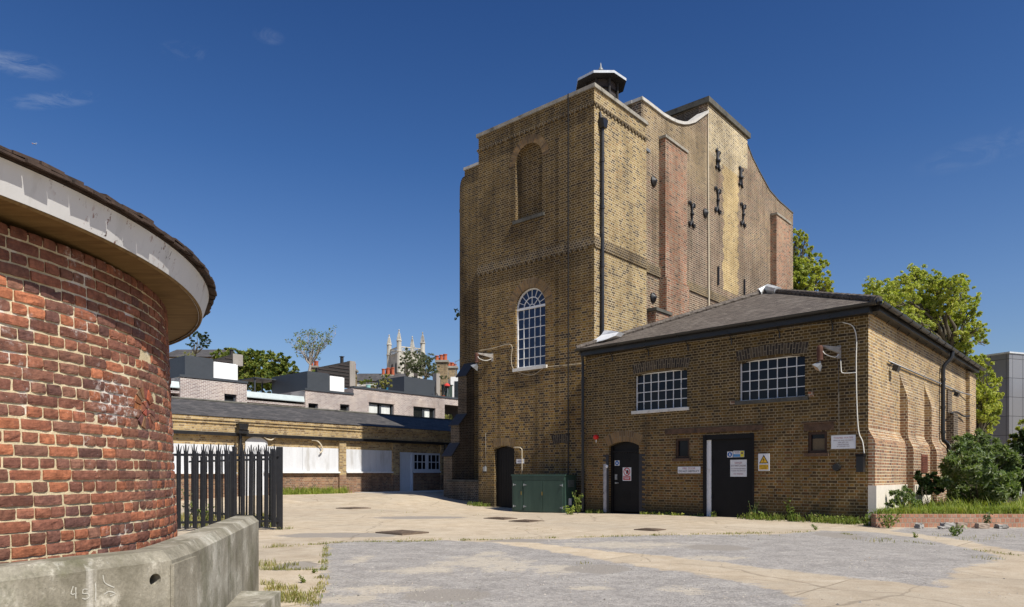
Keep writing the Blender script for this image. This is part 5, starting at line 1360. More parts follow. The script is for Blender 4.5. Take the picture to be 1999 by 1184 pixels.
# recessed panels between pilasters
def strip(a0, a1, z0, z1, n, mi): m.quad(FW.P(a0, z0, n), FW.P(a1, z0, n), FW.P(a1, z1, n), FW.P(a0, z1, n), mi)
strip(aL, door[0], -.5, zred, nr, 1); strip(aL, door[0], zred, zg_, nr, 0)
strip(door[0], door[1], zdt, zg_, nr, 0); strip(wnd[0], wnd[1], zw1, zg_, nr, 0); strip(door[1], wnd[0], zw1, zg_, nr, 0); strip(wnd[0], wnd[1], -.5, zw0, nr, 1)
strip(wnd[1], aR, -.5, zred, nr, 1); strip(wnd[1], aR, zred, zg_, nr, 0)
for (p0, p1) in pil:
    m.fbox(FW, p0, p1, -.5, zred - .12, nr + .001, .001, 1); m.fbox(FW, p0, p1, zred - .12, zg_, nr + .001, 0, 0)
m.fbox(FW, aL, aR, zg_, ze - .28, -.4, 0, 0)
m.fbox(FW, aL, aR, ze - .28, ze - .16, -.4, .05, 0); m.fbox(FW, aL, aR, ze - .16, ze - .01, -.4, .10, 0)
m.quad(FW.P(aR, -.5, -6), FW.P(aR, -.5, nr), FW.P(aR, ze, nr), FW.P(aR, ze, -6)); m.quad(FW.P(aL, -.5, nr), FW.P(aL, -.5, -6), FW.P(aL, ze, -6), FW.P(aL, ze, nr)); m.quad(FW.P(aR, -.5, -6.4), FW.P(aL, -.5, -6.4), FW.P(aL, ze, -6.4), FW.P(aR, ze, -6.4))
m.build('wall', [M['row_yellow'], M['row_red']], lr)
m = MB(); pts = [FW.P(aL - .1, ze, .14), FW.P(aR + .1, ze, .14), FW.P(aR + .1, zrid, -3.2), FW.P(aL - .1, zrid, -3.2)]
t = d2; w = (pts[3] - pts[0]).normalized()
m.quad(*pts, 0, [(p.dot(t), p.dot(w)) for p in pts])
p2 = [FW.P(aR + .1, ze, -6.5), FW.P(aL - .1, ze, -6.5), pts[3], pts[2]]; w2 = (p2[2] - p2[1]).normalized()
m.quad(*p2, 0, [(p.dot(t), p.dot(w2)) for p in p2])
rr_ = m.build('roof', M['roof_slate'], lr)
m = MB(); m.tube([FW.P(aL - .1, zrid, -3.2), FW.P(aR + .1, zrid, -3.2)], .07, 6); m.build('ridge_tile', M['dark_stone'], rr_)
m = MB(); m.fbox(FW, aL, aR, zg_ - .04, zg_ + .09, .002, .11); m.build('gutter', M['gutter_black'], lr)
m = MB(); a, z = FW.hit(470, 842, .12); m.tube([FW.P(a, .1, .1), FW.P(a, z, .1)], .07, 8); m.fbox(FW, a - .2, a + .24, zg_ + .06, zg_ + .22, .115, .34); m.prism([FW.P(a - .17, zg_ + .22, .12), FW.P(a + .17, zg_ + .22, .12), FW.P(a + .22, zg_ + .47, .12), FW.P(a - .22, zg_ + .47, .12)], FW.N * .26); m.build('downpipe', M['gutter_black'], lr)
a, z = FW.hit(868, 860, .1); m = MB(); m.tube([FW.P(a, .1, .1), FW.P(a, zg_, .1)], .06, 8); m.build('downpipe', M['gutter_black'], lr)
def board(a0, a1, pyt, pyb, pm, split=None):
    z1, z0 = FW.z(pm, pyt, nr), FW.z(pm, pyb, nr); m = MB()
    if split: m.fbox(FW, a0, a0 + (a1 - a0) * split - .006, z0, z1, nr + .002, nr + .04); m.fbox(FW, a0 + (a1 - a0) * split + .006, a1, z0, z1, nr + .002, nr + .036)
    else: m.fbox(FW, a0, a1, z0, z1, nr + .002, nr + .04)
    b = m.build('boarded_window', M['white_board'], lr)
    s = MB(); s.fbox(FW, a0, a1 + .02, z0 - .07, z0 - .001, nr + .002, .05); s.build('sill', M['white_paint'], b)
board(FW.a(332, nr), pil[0][0] - .02, 867, 921, 400, .55)
board(pil[0][1] + .9, pil[1][0] - .01, 873.5, 920, 610, .5); board(pil[1][1] + .01, pil[2][0] - .01, 878, 920, 720, .66)
m = MB(); a0, a1 = FW.a(478, nr), FW.a(521, nr); thick_plate(m, FW, arch_pts(a0, a1, .1, FW.z(500, 862, nr), .22), nr + .002, nr + .05); m.build('arched_door', M['white_board'], lr)
# white door and glazed window in the last bay
m = MB(); n0 = nr - .08
m.fbox(FW, door[0], door[0] + .09, .0, zdt, n0, n0 + .12); m.fbox(FW, door[1] - .10, door[1], .0, zdt, n0, n0 + .12); m.fbox(FW, door[0] + .09, door[1] - .10, zdt - .12, zdt, n0, n0 + .118)
dfm = m.build('door_frame', M['bluewhite_paint'], lr)
m = MB(); k = 5; wd = (door[1] - door[0] - .19) / k
for i in range(k): m.fbox(FW, door[0] + .09 + wd * i, door[0] + .09 + wd * (i + .96), .0, zdt - .12, n0 + .01, n0 + .05 + .003 * (i % 2))
m.build('door', M['bluewhite_paint'], lr)
mid = (wnd[0] + wnd[1]) / 2
grid_window(lr, FW, wnd[0], mid, zw0, zw1, nr - .06, 3, 2, .04, .10, 'glass', 'bluewhite_paint')
grid_window(lr, FW, mid, wnd[1], zw0, zw1, nr - .06, 3, 2, .04, .10, 'glass', 'bluewhite_paint')
m = MB(); m.fbox(FW, wnd[0], wnd[1] + .04, zw0 - .1, zw0 - .001, nr + .002, nr + .09); m.build('sill', M['bluewhite_paint'], lr)
m = MB(); m.quad(FW.P(door[0], -.3, n0 - .01), FW.P(wnd[1], -.3, n0 - .01), FW.P(wnd[1], zdt, n0 - .01), FW.P(door[0], zdt, n0 - .01)); m.build('inner_dark', M['black_paint'], lr)
for (l, lab) in (([(608, 859), (618, 860), (626, 868), (629, 878), (624, 884)], 'pale conduit curving down onto the boarded window of the workshop'), ([(505, 848), (515, 852), (522, 857), (530, 858), (540, 852), (560, 853)], 'pale cable looping under the workshop gutter above the arched door')):
    cable('pale_conduit', smooth_path([FW.P(*FW.hit(px, py, .02), .04) for px, py in l], 4), .035, 'cable_pale', lab)
# light concrete apron in front of the far bay
q = [gnd(686, 963, .2), gnd(880, 957, .2), gnd(880, 966, .16), gnd(640, 973, .16)]
m = MB(); mm = [FW.P(FW.a(690), 0, .1), FW.P(4.5, 0, .1), FW.P(4.5, 0, 1.6), FW.P(FW.a(700), 0, 1.9)]
m.prism([V((p.x, p.y, .0)) for p in mm], V((0, 0, .335))); M['apron'] = plain('apron', (.55, .53, .48), .95, .15, 3); kind(m.build('pavement', M['apron']), 'structure')
# low wall in front of the buttress
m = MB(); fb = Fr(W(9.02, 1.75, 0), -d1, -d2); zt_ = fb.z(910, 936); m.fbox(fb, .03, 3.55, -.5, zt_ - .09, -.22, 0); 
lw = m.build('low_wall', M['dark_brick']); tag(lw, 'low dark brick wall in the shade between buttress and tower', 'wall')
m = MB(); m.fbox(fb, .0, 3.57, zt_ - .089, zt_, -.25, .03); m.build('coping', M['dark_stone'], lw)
# ------------------------------------------------------------------ pale brick mews houses behind
MD = -9.0
FN = Fr(RO + NS * MD, d2, NS)
def house(name, label, cat='house'): return thing(name, label, cat, FN.P(0, 0))
mh = thing('mews_house', 'pale brick modern mews house with dark louvred bay, left of the white screen wall', 'house', FN.P(FN.a(420), 0))
aA0, aA1 = FN.a(352), FN.a(482); zA = (FN.z(352, 735) + FN.z(482, 748)) / 2
swA = (FN.a(438), FN.a(462)); zwA = (FN.z(450, 783), FN.z(450, 769))
m = MB(); wall_face(m, FN, [(aA0, 0), (aA1, 0), (aA1, zA), (aA0, zA)], [[(swA[0], zwA[0]), (swA[1], zwA[0]), (swA[1], zwA[1]), (swA[0], zwA[1])]], 0, .25)
for (a, s) in ((aA0, 1), (aA1, -1)):
    q = [FN.P(a, 0, 0), FN.P(a, 0, -7), FN.P(a, zA, -7), FN.P(a, zA, 0)]; m.quad(*(q[::-1] if s > 0 else q))
m.quad(FN.P(aA0, zA - .01, 0), FN.P(aA1, zA - .01, 0), FN.P(aA1, zA - .01, -7), FN.P(aA0, zA - .01, -7))
m.build('wall', M['pale_brick'], mh)
m = MB(); m.fbox(FN, aA0 - .05, aA1 + .05, zA, zA + .12, -.4, .05); m.build('parapet_cap', M['anthracite'], mh)
def mwin(parent, a0, a1, z0, z1, curt=0):
    m = MB(); f = .10; n = -.22
    m.fbox(FN, a0, a0 + f, z0, z1, n, n + .08); m.fbox(FN, a1 - f, a1, z0, z1, n, n + .08); m.fbox(FN, a0 + f, a1 - f, z1 - f, z1, n, n + .08); m.fbox(FN, a0 + f, a1 - f, z0, z0 + .05, n, n + .08)
    if curt: c = (a0 + a1) / 2; m.fbox(FN, c - .07, c + .07, z0 + .05, z1 - f, n, n + .07)
    w = m.build('window', M['anthracite'], parent)
    g = MB(); g.quad(FN.P(a0, z0, n + .01), FN.P(a1, z0, n + .01), FN.P(a1, z1, n + .01), FN.P(a0, z1, n + .01)); g.build('pane', M['glass_mews'], w)
    if curt:
        segs = {1: [(.06, .40), (.56, .90)], 2: [(.58, .80)]}[curt]
        g = MB()
        for (x0, x1) in segs:
            k = 16; ps = []
            for i in range(k + 1):
                a = a0 + (a1 - a0) * (x0 + (x1 - x0) * i / k); nn = n + .02 + .012 * math.sin(i * 2.1); ps += [FN.P(a, z0 + .05, nn), FN.P(a, z1 - f, nn)]
            g.add(ps, [(2 * i, 2 * i + 2, 2 * i + 3, 2 * i + 1) for i in range(k)])
        g.build('curtain', M['curtain'], w)
    return w
mwin(mh, swA[0], swA[1], zwA[0], zwA[1])
m = MB(); soldier(m, FN, swA[0] - .1, swA[1] + .1, zwA[1], zwA[1] + .35, 0, 0); 
M['pale_soldier'] = brick('pale_soldier', [(.30, .23, .215), (.38, .31, .29), (.33, .26, .245)], (.66, .63, .60), soot=.02, english=False, ms=.014, bw=.5)
m.build('lintel', M['pale_soldier'], mh)
def louvre_bay(parent, px0, px1, pt0, pt1, pl, pr):
    n = -.9; a0, a1 = FN.a(px0, n), FN.a(px1, n)
    zt = (FN.z(px0, pt0, -.2) + FN.z(px1, pt1, -.2)) / 2
    a0 = pl; a1 = pr
    m = MB(); m.prism([FN.P(a0, zt - .12, -.15), FN.P(a0, zt - .42, -.05), FN.P(a0, zt - .47, -.05), FN.P(a0, zt - .2, -1.6), FN.P(a0, zt + .02, -1.6)], FN.U * (a1 - a0)); m.build('metal_roof', M['pale_metal'], parent)
    m = MB(); m.quad(FN.P(a0, 0, n), FN.P(a1, 0, n), FN.P(a1, zt - .2, n), FN.P(a0, zt - .2, n)); m.build('glazing', M['louvre_dark'], parent)
    m = MB()
    for j in range(4): z = zt - .62 - j * .30; m.fbox(FN, a0, a1, z - .12, z, n + .02, -.06)
    m.build('louvre', M['pale_brick'], parent)
aB0 = FN.a(596)
louvre_bay(mh, 482, 596, 757, 772, aA1 + .01, aB0 - .01)
louvre_bay(mh, 320, 352, 737, 741, FN.a(300), aA0 - .01)
m2h = thing('mews_house', 'wide pale brick mews house with two curtained windows and roof planters', 'house', FN.P(FN.a(750), 0))
aB1 = FN.a(690); aB2 = FN.a(930)
zB1 = (FN.z(596, 760) + FN.z(690, 771.5)) / 2; zB2 = (FN.z(690, 756.5) + FN.z(894, 779.5)) / 2
def wrect(px0, px1, py0, py1): return (FN.a(px0), FN.a(px1), FN.z((px0 + px1) / 2, py1), FN.z((px0 + px1) / 2, py0))
ws = [wrect(602, 621, 787, 800), wrect(664, 682, 789, 804)]; wb = [wrect(720, 769, 786.5, 815), wrect(807, 850, 794.5, 822), wrect(868, 930, 792, 830)]
r4 = lambda q: [(q[0], q[2]), (q[1], q[2]), (q[1], q[3]), (q[0], q[3])]
m = MB(); wall_face(m, FN, [(aB0, 0), (aB1, 0), (aB1, zB1), (aB0, zB1)], [r4(q) for q in ws], 0, .25); wall_face(m, FN, [(aB1, 0), (aB2, 0), (aB2, zB2), (aB1, zB2)], [r4(q) for q in wb], 0, .25)
m.quad(FN.P(aB1, zB1, -7), FN.P(aB1, zB1, 0), FN.P(aB1, zB2, 0), FN.P(aB1, zB2, -7)); m.quad(FN.P(aB0, 0, -7), FN.P(aB0, 0, 0), FN.P(aB0, zB1, 0), FN.P(aB0, zB1, -7))
m.quad(FN.P(aB0, zB1 - .01, 0), FN.P(aB1, zB1 - .01, 0), FN.P(aB1, zB1 - .01, -7), FN.P(aB0, zB1 - .01, -7)); m.quad(FN.P(aB1, zB2 - .01, 0), FN.P(aB2, zB2 - .01, 0), FN.P(aB2, zB2 - .01, -7), FN.P(aB1, zB2 - .01, -7))
m.build('wall', M['pale_brick'], m2h)
m = MB(); m.fbox(FN, aB0 - .05, aB1, zB1, zB1 + .12, -.4, .05); m.fbox(FN, aB1, aB2, zB2, zB2 + .12, -.4, .05); m.build('parapet_cap', M['anthracite'], m2h)
for q in ws: mwin(m2h, *q)
mwin(m2h, *wb[0], 1); mwin(m2h, *wb[1], 2)
for q in (wb[0], wb[1]):
    m = MB(); soldier(m, FN, q[0] - .1, q[1] + .1, q[3], q[3] + .45, 0, 0, .005); m.build('lintel', M['pale_soldier'], m2h)
m = MB(); q = wb[2]; m.quad(FN.P(q[0], q[2], -1.2), FN.P(q[1], q[2], -1.2), FN.P(q[1], q[3], -1.2), FN.P(q[0], q[3], -1.2)); m.quad(FN.P(q[0], q[3], -1.2), FN.P(q[1], q[3], -1.2), FN.P(q[1], q[3], -.25), FN.P(q[0], q[3], -.25)); m.build('loggia', M['louvre_dark'], m2h)
# things on the mews roofs
def fnbox(mat, px0, px1, py0, py1, n0, n1, name, label, cat, group=None, inset=0):
    a0, a1 = FN.a(px0, n1), FN.a(px1, n1); pm = (px0 + px1) / 2; z1 = FN.z(pm, py0, n1); z0 = FN.z(pm, py1, n1)
    m = MB(); m.fbox(FN, a0, a1, z0, z1, n0, n1); m.fbox(FN, a0 + .06, a1 - .06, z1, z1 + .03, n0 + .06, n1 - .06)
    return tag(m.build(name, M[mat]), label, cat, group), (a0, a1, z0, z1)
fnbox('anthracite', 361, 416, 697, 738, -4.5, -.45, 'planter', 'large dark grey planter at the far left on the mews roof', 'planter', 'dark grey roof planters')
fnbox('white_panel', 417, 464, 709, 745, -1.0, -.5, 'screen_wall', 'white screen panel beside the leftmost dark planter', 'screen', 'white roof screens')
fnbox('anthracite', 600, 643, 727, 764, -4.5, -.45, 'planter', 'dark grey planter below the thin-leaved sapling', 'planter', 'dark grey roof planters')
fnbox('white_panel', 644, 672, 735.5, 766, -1.0, -.5, 'screen_wall', 'white screen panel in front of the slatted wall', 'screen', 'white roof screens')
fnbox('anthracite', 789, 849, 738.5, 772, -3.5, -.45, 'planter', 'dark grey planter under the olive bushes', 'planter', 'dark grey roof planters')
def slat(px0, px1, py0, py1, pyb, n, label, endw):
    a0, a1 = FN.a(px0, n), FN.a(px1, n); z0, z1 = FN.z(px0, py0, n), FN.z(px1, py1, n); zb = FN.z(px1, pyb, n)
    o = thing('slatted_wall', label, 'wall', FN.P(a0, zb, n), 'slatted party walls on the roofs')
    m = MB(); m.prism([FN.P(a0, zb, n), FN.P(a1, zb, n), FN.P(a1, z1, n), FN.P(a0, z0, n)], FN.N * -.2)
    m.build('panel', M['cedar_dark'], o)
    m = MB(); k = int((z1 - zb) / .22)
    for j in range(k):
        z = zb + .1 + j * .22; f = max(0, (z + .1 - z0) / max(.01, z1 - z0)); s = a0 + (a1 - a0) * min(1, max(0, f)) + .05
        if s < a1 - .3: m.fbox(FN, s, a1 - .02, z, z + .09, n + .002, n + .03)
    m.build('slat', M['louvre_dark'], o)
    m = MB(); m.fbox(FN, a1, a1 + endw, zb, z1 + .02, n - .25, n + .05); m.build('end_post', M['old_wood'], o)
    m = MB(); am = a0 + (a1 - a0) * .62; am += .35; m.fbox(FN, am, am + .16, z1 - .2, z1 + .22, n - .2, n - .04); m.fbox(FN, am - .04, am + .20, z1 + .22, z1 + .26, n - .24, n); m.build('flue', M['cedar_dark'], o)
slat(619, 682, 717, 704.5, 757, -1.6, 'dark slatted wall with a pale end post beside the second white screen', .45)
slat(416, 454, 702, 690.5, 712, -1.6, 'dark sloping slatted wall behind the leftmost white screen', .6)
a0, z1 = FN.hit(852, 728, -.6); z0 = FN.z(852, 777, -.6); m = MB(); m.fbox(FN, a0, a0 + .36, z0, z1, -1.0, -.6); tag(m.build('timber_post', M['old_wood']), 'tall pale timber post right of the olive planter', 'post')
# table with thin top on the louvre roof
o = thing('roof_table', 'thin-topped dark table on the louvred mews roof', 'table', FN.P(FN.a(520, -4), 0, -4)); a0, a1 = FN.a(497, -4), FN.a(545, -4); zt_ = FN.z(520, 738, -4); zb_ = FN.z(520, 757, -4)
m = MB(); m.fbox(FN, a0, a1, zt_ - .06, zt_, -6, -4); m.build('tabletop', M['anthracite'], o)
for (a, n) in ((a0 + .05, -4.1), (a1 - .12, -4.1), (a0 + .05, -5.9), (a1 - .12, -5.9)): m = MB(); m.fbox(FN, a, a + .08, zb_ - .8, zt_ - .06, n - .08, n); m.build('leg', M['anthracite'], o)
# pots
def pot(px, py, r, h, mat, label, n=-.8, group='plant pots on the mews roof'):
    a, z = FN.hit(px, py, n); m = MB(); m.lathe(FN.P(a, z, n), [(0, 0), (r * .72, 0), (r, h * .92), (r * 1.08, h * .93), (r * 1.08, h), (r * .9, h), (r * .85, h * .9), (0, h * .88)], 16); return tag(m.build('plant_pot', M[mat], smooth=False), label, 'pot', group)
pot(719, 763, .16, .40, 'teal_glaze', 'tall pale turquoise plant pot on the roof edge'); pot(741, 763, .11, .22, 'white_panel', 'small white plant pot between two larger pots'); pot(753.5, 764.5, .17, .28, 'blue_glaze', 'round deep blue plant pot on the roof edge'); pot(865, 777, .13, .20, 'terracotta', 'terracotta plant pot under the little standard tree')
# parasol and shed
a, z = FN.hit(872.5, 752, -1.2); o = thing('barbecue', 'small red dome-lidded kettle barbecue beside the dark green cabinet', 'barbecue', FN.P(a, 0, -1.2))
m = MB(); m.lathe(FN.P(a, z, -1.2), [(.23, -.06), (.23, -.02), (.19, .08), (.11, .14), (0, .16)], 18); m.tube([FN.P(a, z + .15, -1.2), FN.P(a, z + .2, -1.2)], .03, 6); m.build('lid', M['red_cloth'], o, smooth=True)
m = MB(); m.lathe(FN.P(a, z, -1.2), [(0, -.26), (.12, -.22), (.2, -.12), (.225, -.062)], 18); m.build('bowl', M['black_iron'], o)
for q in range(3): m = MB(); m.tube([FN.P(a + .1 * math.cos(q * 2.1), z - .2, -1.2 + .1 * math.sin(q * 2.1)), FN.P(a + .28 * math.cos(q * 2.1), z - .85, -1.2 + .28 * math.sin(q * 2.1))], .014, 5); m.build('leg', M['grey_metal'], o)
a0, z1 = FN.hit(871, 751, -1.4); a1 = FN.a(883, -1.4); z0 = FN.z(877, 777, -1.4); m = MB(); m.fbox(FN, a0, a1, z0, z1, -1.9, -1.4); m.fbox(FN, a0 - .05, a1 + .05, z1, z1 + .06, -1.95, -1.35); tag(m.build('roof_cabinet', M['ladder_green']), 'dark green upright cabinet beside the red barbecue', 'cabinet')
# far terrace with chimneys
def far_house(px0, px1, pyt, Y, label, mat='chimney_brick', dep=6):
    p = at(px0, pyt, Y); q = at(px1, pyt, Y); 
    o = thing('terrace_house', label, 'house', V((p.x, p.y, 0)), 'houses of the old terrace behind')
    m = MB(); m.box(V((p.x, p.y, 0)), V((q.x - p.x, 0, 0)), V((0, dep, 0)), V((0, 0, p.z - .3))); m.build('wall', M[mat], o)
    m = MB(); x0, x1 = p.x - .2, q.x + .2; zt = p.z - .3
    m.prism([V((x0, p.y - .25, zt)), V((x0, p.y + dep + .2, zt)), V((x0, p.y + dep / 2, zt + 1.2))], V((x1 - x0, 0, 0))); m.build('roof', M['roof_slate'], o)
    m = MB(); m.box(V((p.x, p.y - .06, zt - .5)), V((q.x - p.x, 0, 0)), V((0, .055, 0)), V((0, 0, .4))); m.build('cornice', M['white_stone'], o)
    return o
far_house(318, 420, 690, 62, 'old brick terrace house behind the leftmost planter', 'row_red'); far_house(690, 780, 738, 70, 'old brick terrace house below the church tower'); far_house(858, 960, 745, 64, 'old brick terrace house right of the timber post')
# dormer on the right house
p = at(884, 757, 62.5); m = MB(); m.box(p + V((-.2, 0, -1.4)), V((2.6, 0, 0)), V((0, 3, 0)), V((0, 0, 2.4))); dm = m.build('dormer', M['white_paint']); tag(dm, 'white dormer window beside the dark green cabinet', 'window')
m = MB(); m.box(p + V((.15, -.04, -.9)), V((.8, 0, 0)), V((0, .03, 0)), V((0, 0, 1.5))); m.build('pane', M['glass_mews'], dm)
def chimney(px0, px1, pyt, pyb, Y, pots, label, group='brick chimney stacks with red pots'):
    p0, p1 = at(px0, pyt, Y), at(px1, pyb, Y); w = p1.x - p0.x
    o = thing('chimney_stack', label, 'chimney', V((p0.x, Y, p1.z)), group)
    m = MB(); m.box(V((p0.x, Y, p1.z - .8)), V((w, 0, 0)), V((0, .9, 0)), V((0, 0, p0.z - p1.z + .8))); m.build('stack', M['chimney_brick'], o)
    m = MB(); m.box(V((p0.x - .12, Y - .12, p0.z)), V((w + .24, 0, 0)), V((0, 1.14, 0)), V((0, 0, .18))); m.build('cap', M['cap_stone'], o)
    for (px, pt, row) in pots:
        c = at(px, pt, Y); h = c.z - p0.z - .18; m = MB(); m.lathe(V((c.x, Y + .25 + row * .45, p0.z + .18)), [(.17, 0), (.15, h * .85), (.19, h * .87), (.19, h), (.12, h), (.11, 0)], 12); m.build('chimney_pot', M['terracotta'], o)
chimney(852, 873, 706.5, 742, 60, [(852.5, 693, 0), (857, 696, 1), (861, 691.5, 0), (864.5, 697, 1), (868.5, 690, 0)], 'brick chimney stack with five tall red pots left of the tower')
chimney(875, 891, 718, 745, 66, [(876, 706, 0), (880, 705, 1), (883, 707, 0), (886.5, 708, 1)], 'short brick chimney stack crowded with red pots beside the aerial')
chimney(746, 766, 734.5, 750, 72, [(747.5, 719, 0), (753, 717.5, 1), (757, 717, 0), (762, 717, 1), (766, 716.5, 0)], 'row of red chimney pots below the church tower')
chimney(606, 618, 717, 738, 70, [(607, 704, 0), (612, 702, 1), (617, 704, 0)], 'chimney stack with red pots behind the thin-leaved sapling')
chimney(687, 693, 724, 745, 66, [(690, 709, 0)], 'single red chimney pot right of the slatted wall')
p = at(889, 728, 66); o = thing('tv_aerial', 'thin television aerial beside the short chimney stack', 'aerial', p)
m = MB(); t = at(890.5, 704, 66); m.tube([p + V((0, 0, -.8)), V((p.x, p.y, t.z))], .025, 5); m.build('mast', M['grey_metal'], o)
m = MB(); m.tube([t + V((-.1, 0, -.1)), t + V((.8, -.3, .25))], .02, 5)
for k in range(5): c = t + V((0, 0, -.06)) + V((.8, -.3, .33)) * (k / 4.5); m.tube([c + V((-.1, -.25, -.02)), c + V((.1, .25, .02))], .015, 4)
m.build('antenna', M['grey_metal'], o)
# ------------------------------------------------------------------ church tower
def church():
    Y = 180.0; A = at(779, 700, Y); w = 6.6; th = R(32)
    e1 = V((math.cos(th), math.sin(th), 0)); e2 = V((-math.sin(th), math.cos(th), 0)); A.z = 0
    zt = EYE + (HY - 681) / F * Y; zb = zt - 22; H = V((0, 0, 1))
    o = thing('church_tower', 'pale gothic church tower with four crocketed pinnacles far behind the roofs', 'church', A)
    m = MB(); m.box(A + H * zb * 0, e1 * w, e2 * w, H * (zt - 1.1)); m.box(A - e1 * .15 - e2 * .15 + H * (zt - 1.1), e1 * (w + .3), e2 * (w + .3), H * .35); m.build('wall', M['church_stone'], o)
    m = MB()
    for (p, u, nn) in ((A, e1, -e2), (A, e2, -e1), (A + e2 * w, e1, e2), (A + e1 * w, e2, e1)):
        m.box(p + H * (zt + .55), u * w, -nn * .3, H * .25)
        k = 9
        for i in range(k):
            s = p + u * (w * (i + .5) / k); m.tube([s - nn * .15 + H * (zt - .75), s - nn * .15 + H * (zt + .56)], .09, 5)
            m.tube([s - nn * .15 + H * (zt - .7), s + u * (w / k) - nn * .15 + H * (zt + .5)], .06, 4)
    m.build('pierced_parapet', M['church_stone'], o)
    for (p, py) in ((A, 642), (A + e2 * w, 652), (A + e1 * w, 647), (A + e1 * w + e2 * w, 655)):
        ztp = EYE + (HY - py) / F * p.y; m = MB(); zs = zt - 6
        m.lathe(p, [(.62, zs), (.62, zt - .8), (.75, zt - .7), (.75, zt - .4), (.6, zt - .3), (.6, zt + 2.0), (.78, zt + 2.1), (.5, zt + 2.5), (.12, ztp - .5), (.24, ztp - .3), (0, ztp)], 8)
        for j in range(5):
            f = j / 5; z = zt + 2.6 + (ztp - .8 - zt - 2.6) * f; r = .5 - .36 * f
            for k in range(4): a = th + k * math.pi / 2; c = p + V((r * math.cos(a), r * math.sin(a), z)); m.lathe(c, [(0, -.18), (.16, -.02), (.1, .16), (0, .2)], 5)
        m.build('pinnacle', M['church_stone'], o)
    # belfry openings
    for (u0, u, nn) in ((A, e1, -e2), (A, e2, -e1)):
        fr = Fr(u0, u, nn)
        for c in (.3, .7):
            m = MB(); face_plate(m, fr, arch_pts(w * c - .55, w * c + .55, zt - 8, zt - 4, .8), .02); m.build('belfry_opening', M['louvre_dark'], o)
church()
# ------------------------------------------------------------------ metal-clad block on the right
mc = at(1970, 900, 46); mc = V((mc.x, mc.y, 0)); eL = V((-.5, .866, 0)); eR = V((.94, .34, 0)); zc_top = EYE + (HY - 689) / F * 46
mb_ = thing('metal_clad_building', 'grey metal-clad modern building with panel joints at the right edge', 'building', mc)
m = MB(); FA = Fr(mc, -eL, (-.866, -.5)); q = [mc, mc + eR * 14, mc + eR * 14 + eL * 6, mc + eL * 6]
m.prism([p for p in q], V((0, 0, zc_top))); m.build('wall', M['metal_cladding'], mb_)
m = MB(); m.prism([p + V((0, 0, zc_top)) for p in (mc + (eL + eR) * -.08, mc + eR * 14, mc + eR * 14 + eL * 6, mc + eL * 6.1 - eR * .08)], V((0, 0, .10))); m.build('parapet_cap', M['lead'], mb_)
m = MB(); nR = V((eR.y, -eR.x, 0)); p = mc + eR * 4.2
m.prism([p, p + nR * 6, p + nR * 6 + eR * 5, p + eR * 5], V((0, 0, 7.4))); m.build('shadow_wing', M['metal_cladding'], mb_)  # unseen wing, added to throw a diagonal shadow across the right face
# ------------------------------------------------------------------ vegetation
rnd = random.Random(11)
def rdir():
    while True:
        v = V((rnd.uniform(-1, 1), rnd.uniform(-1, 1), rnd.uniform(-1, 1)))
        if .05 < v.length < 1: return v.normalized()
def leafq(mb, p, s, asp=.55, nrm=None, droop=0.0):
    n = rdir() if nrm is None else (nrm * .8 + rdir()).normalized()
    t = n.orthogonal().normalized(); a = rnd.uniform(0, 6.283); u = (t * math.cos(a) + n.cross(t) * math.sin(a)); u.z -= droop; u.normalize(); w = n.cross(u).normalized()
    k = s * rnd.uniform(.7, 1.3)
    mb.add([p - u * k * .5, p + w * k * asp * .5 + n * k * .06, p + u * k * .55, p - w * k * asp * .5 + n * k * .06], [(0, 1, 2, 3)])
def blob(mb, c, r, n, s, asp=.55, squash=.85, shell=.55, droop=.2):
    # a cluster: several sub-clumps on an uneven shell
    sub = max(6, int(n / 24)); 
    for _ in range(sub):
        d = rdir(); rr = r * (shell + (1.3 - shell) * rnd.random() ** .8); cc = c + V((d.x * rr, d.y * rr, d.z * rr * squash)); sr = r * rnd.uniform(.10, .30)
        for _ in range(int(n / sub)):
            e = rdir() * sr * rnd.random() ** .4; leafq(mb, cc + V((e.x, e.y, e.z * .75)), s, asp, d, droop)
def limb(mb, p, q, r0, r1, wob=.06, k=5):
    L = (q - p).length; pts = []
    for i in range(k + 1):
        f = i / k; pts.append(p.lerp(q, f) + (rdir() * L * wob * math.sin(math.pi * f)) + V((0, 0, L * .04 * math.sin(math.pi * f))))
    mb.tube(pts, [r0 + (r1 - r0) * i / k for i in range(k + 1)], 6, caps=False); return pts
def tree(name, label, cat, base, fork, clumps, Y, leafmat, n_per, size, trunk_r, barkm='bark', dy=2.0, group=None, asp=.6, shell=.45, droop=.2):
    """clumps: (px, py, radius px) seen from the camera, at depths scattered about Y"""
    o = thing(name, label, cat, base, group)
    cl = MB(); tr = MB(); limb(tr, base + V((0, 0, -.2)), fork, trunk_r, trunk_r * .6, .02)
    for (px, py, rp_) in clumps:
        d = rnd.uniform(-dy, dy); c = at(px, py, Y + d); r = rp_ * (Y + d) / F
        pts = limb(tr, fork, c, trunk_r * .38, trunk_r * .06, .07)
        for _ in range(5):
            q = c + rdir() * r * .9; limb(tr, pts[3].lerp(c, rnd.random()), q, trunk_r * .09, trunk_r * .02, .08, 3)
        blob(cl, c, r, int(n_per * (rp_ / 30.0) ** 2), size, asp, .9, shell, droop)
    cl.build('crown', M[leafmat], o); tr.build('trunk', M[barkm], o, smooth=True); return o
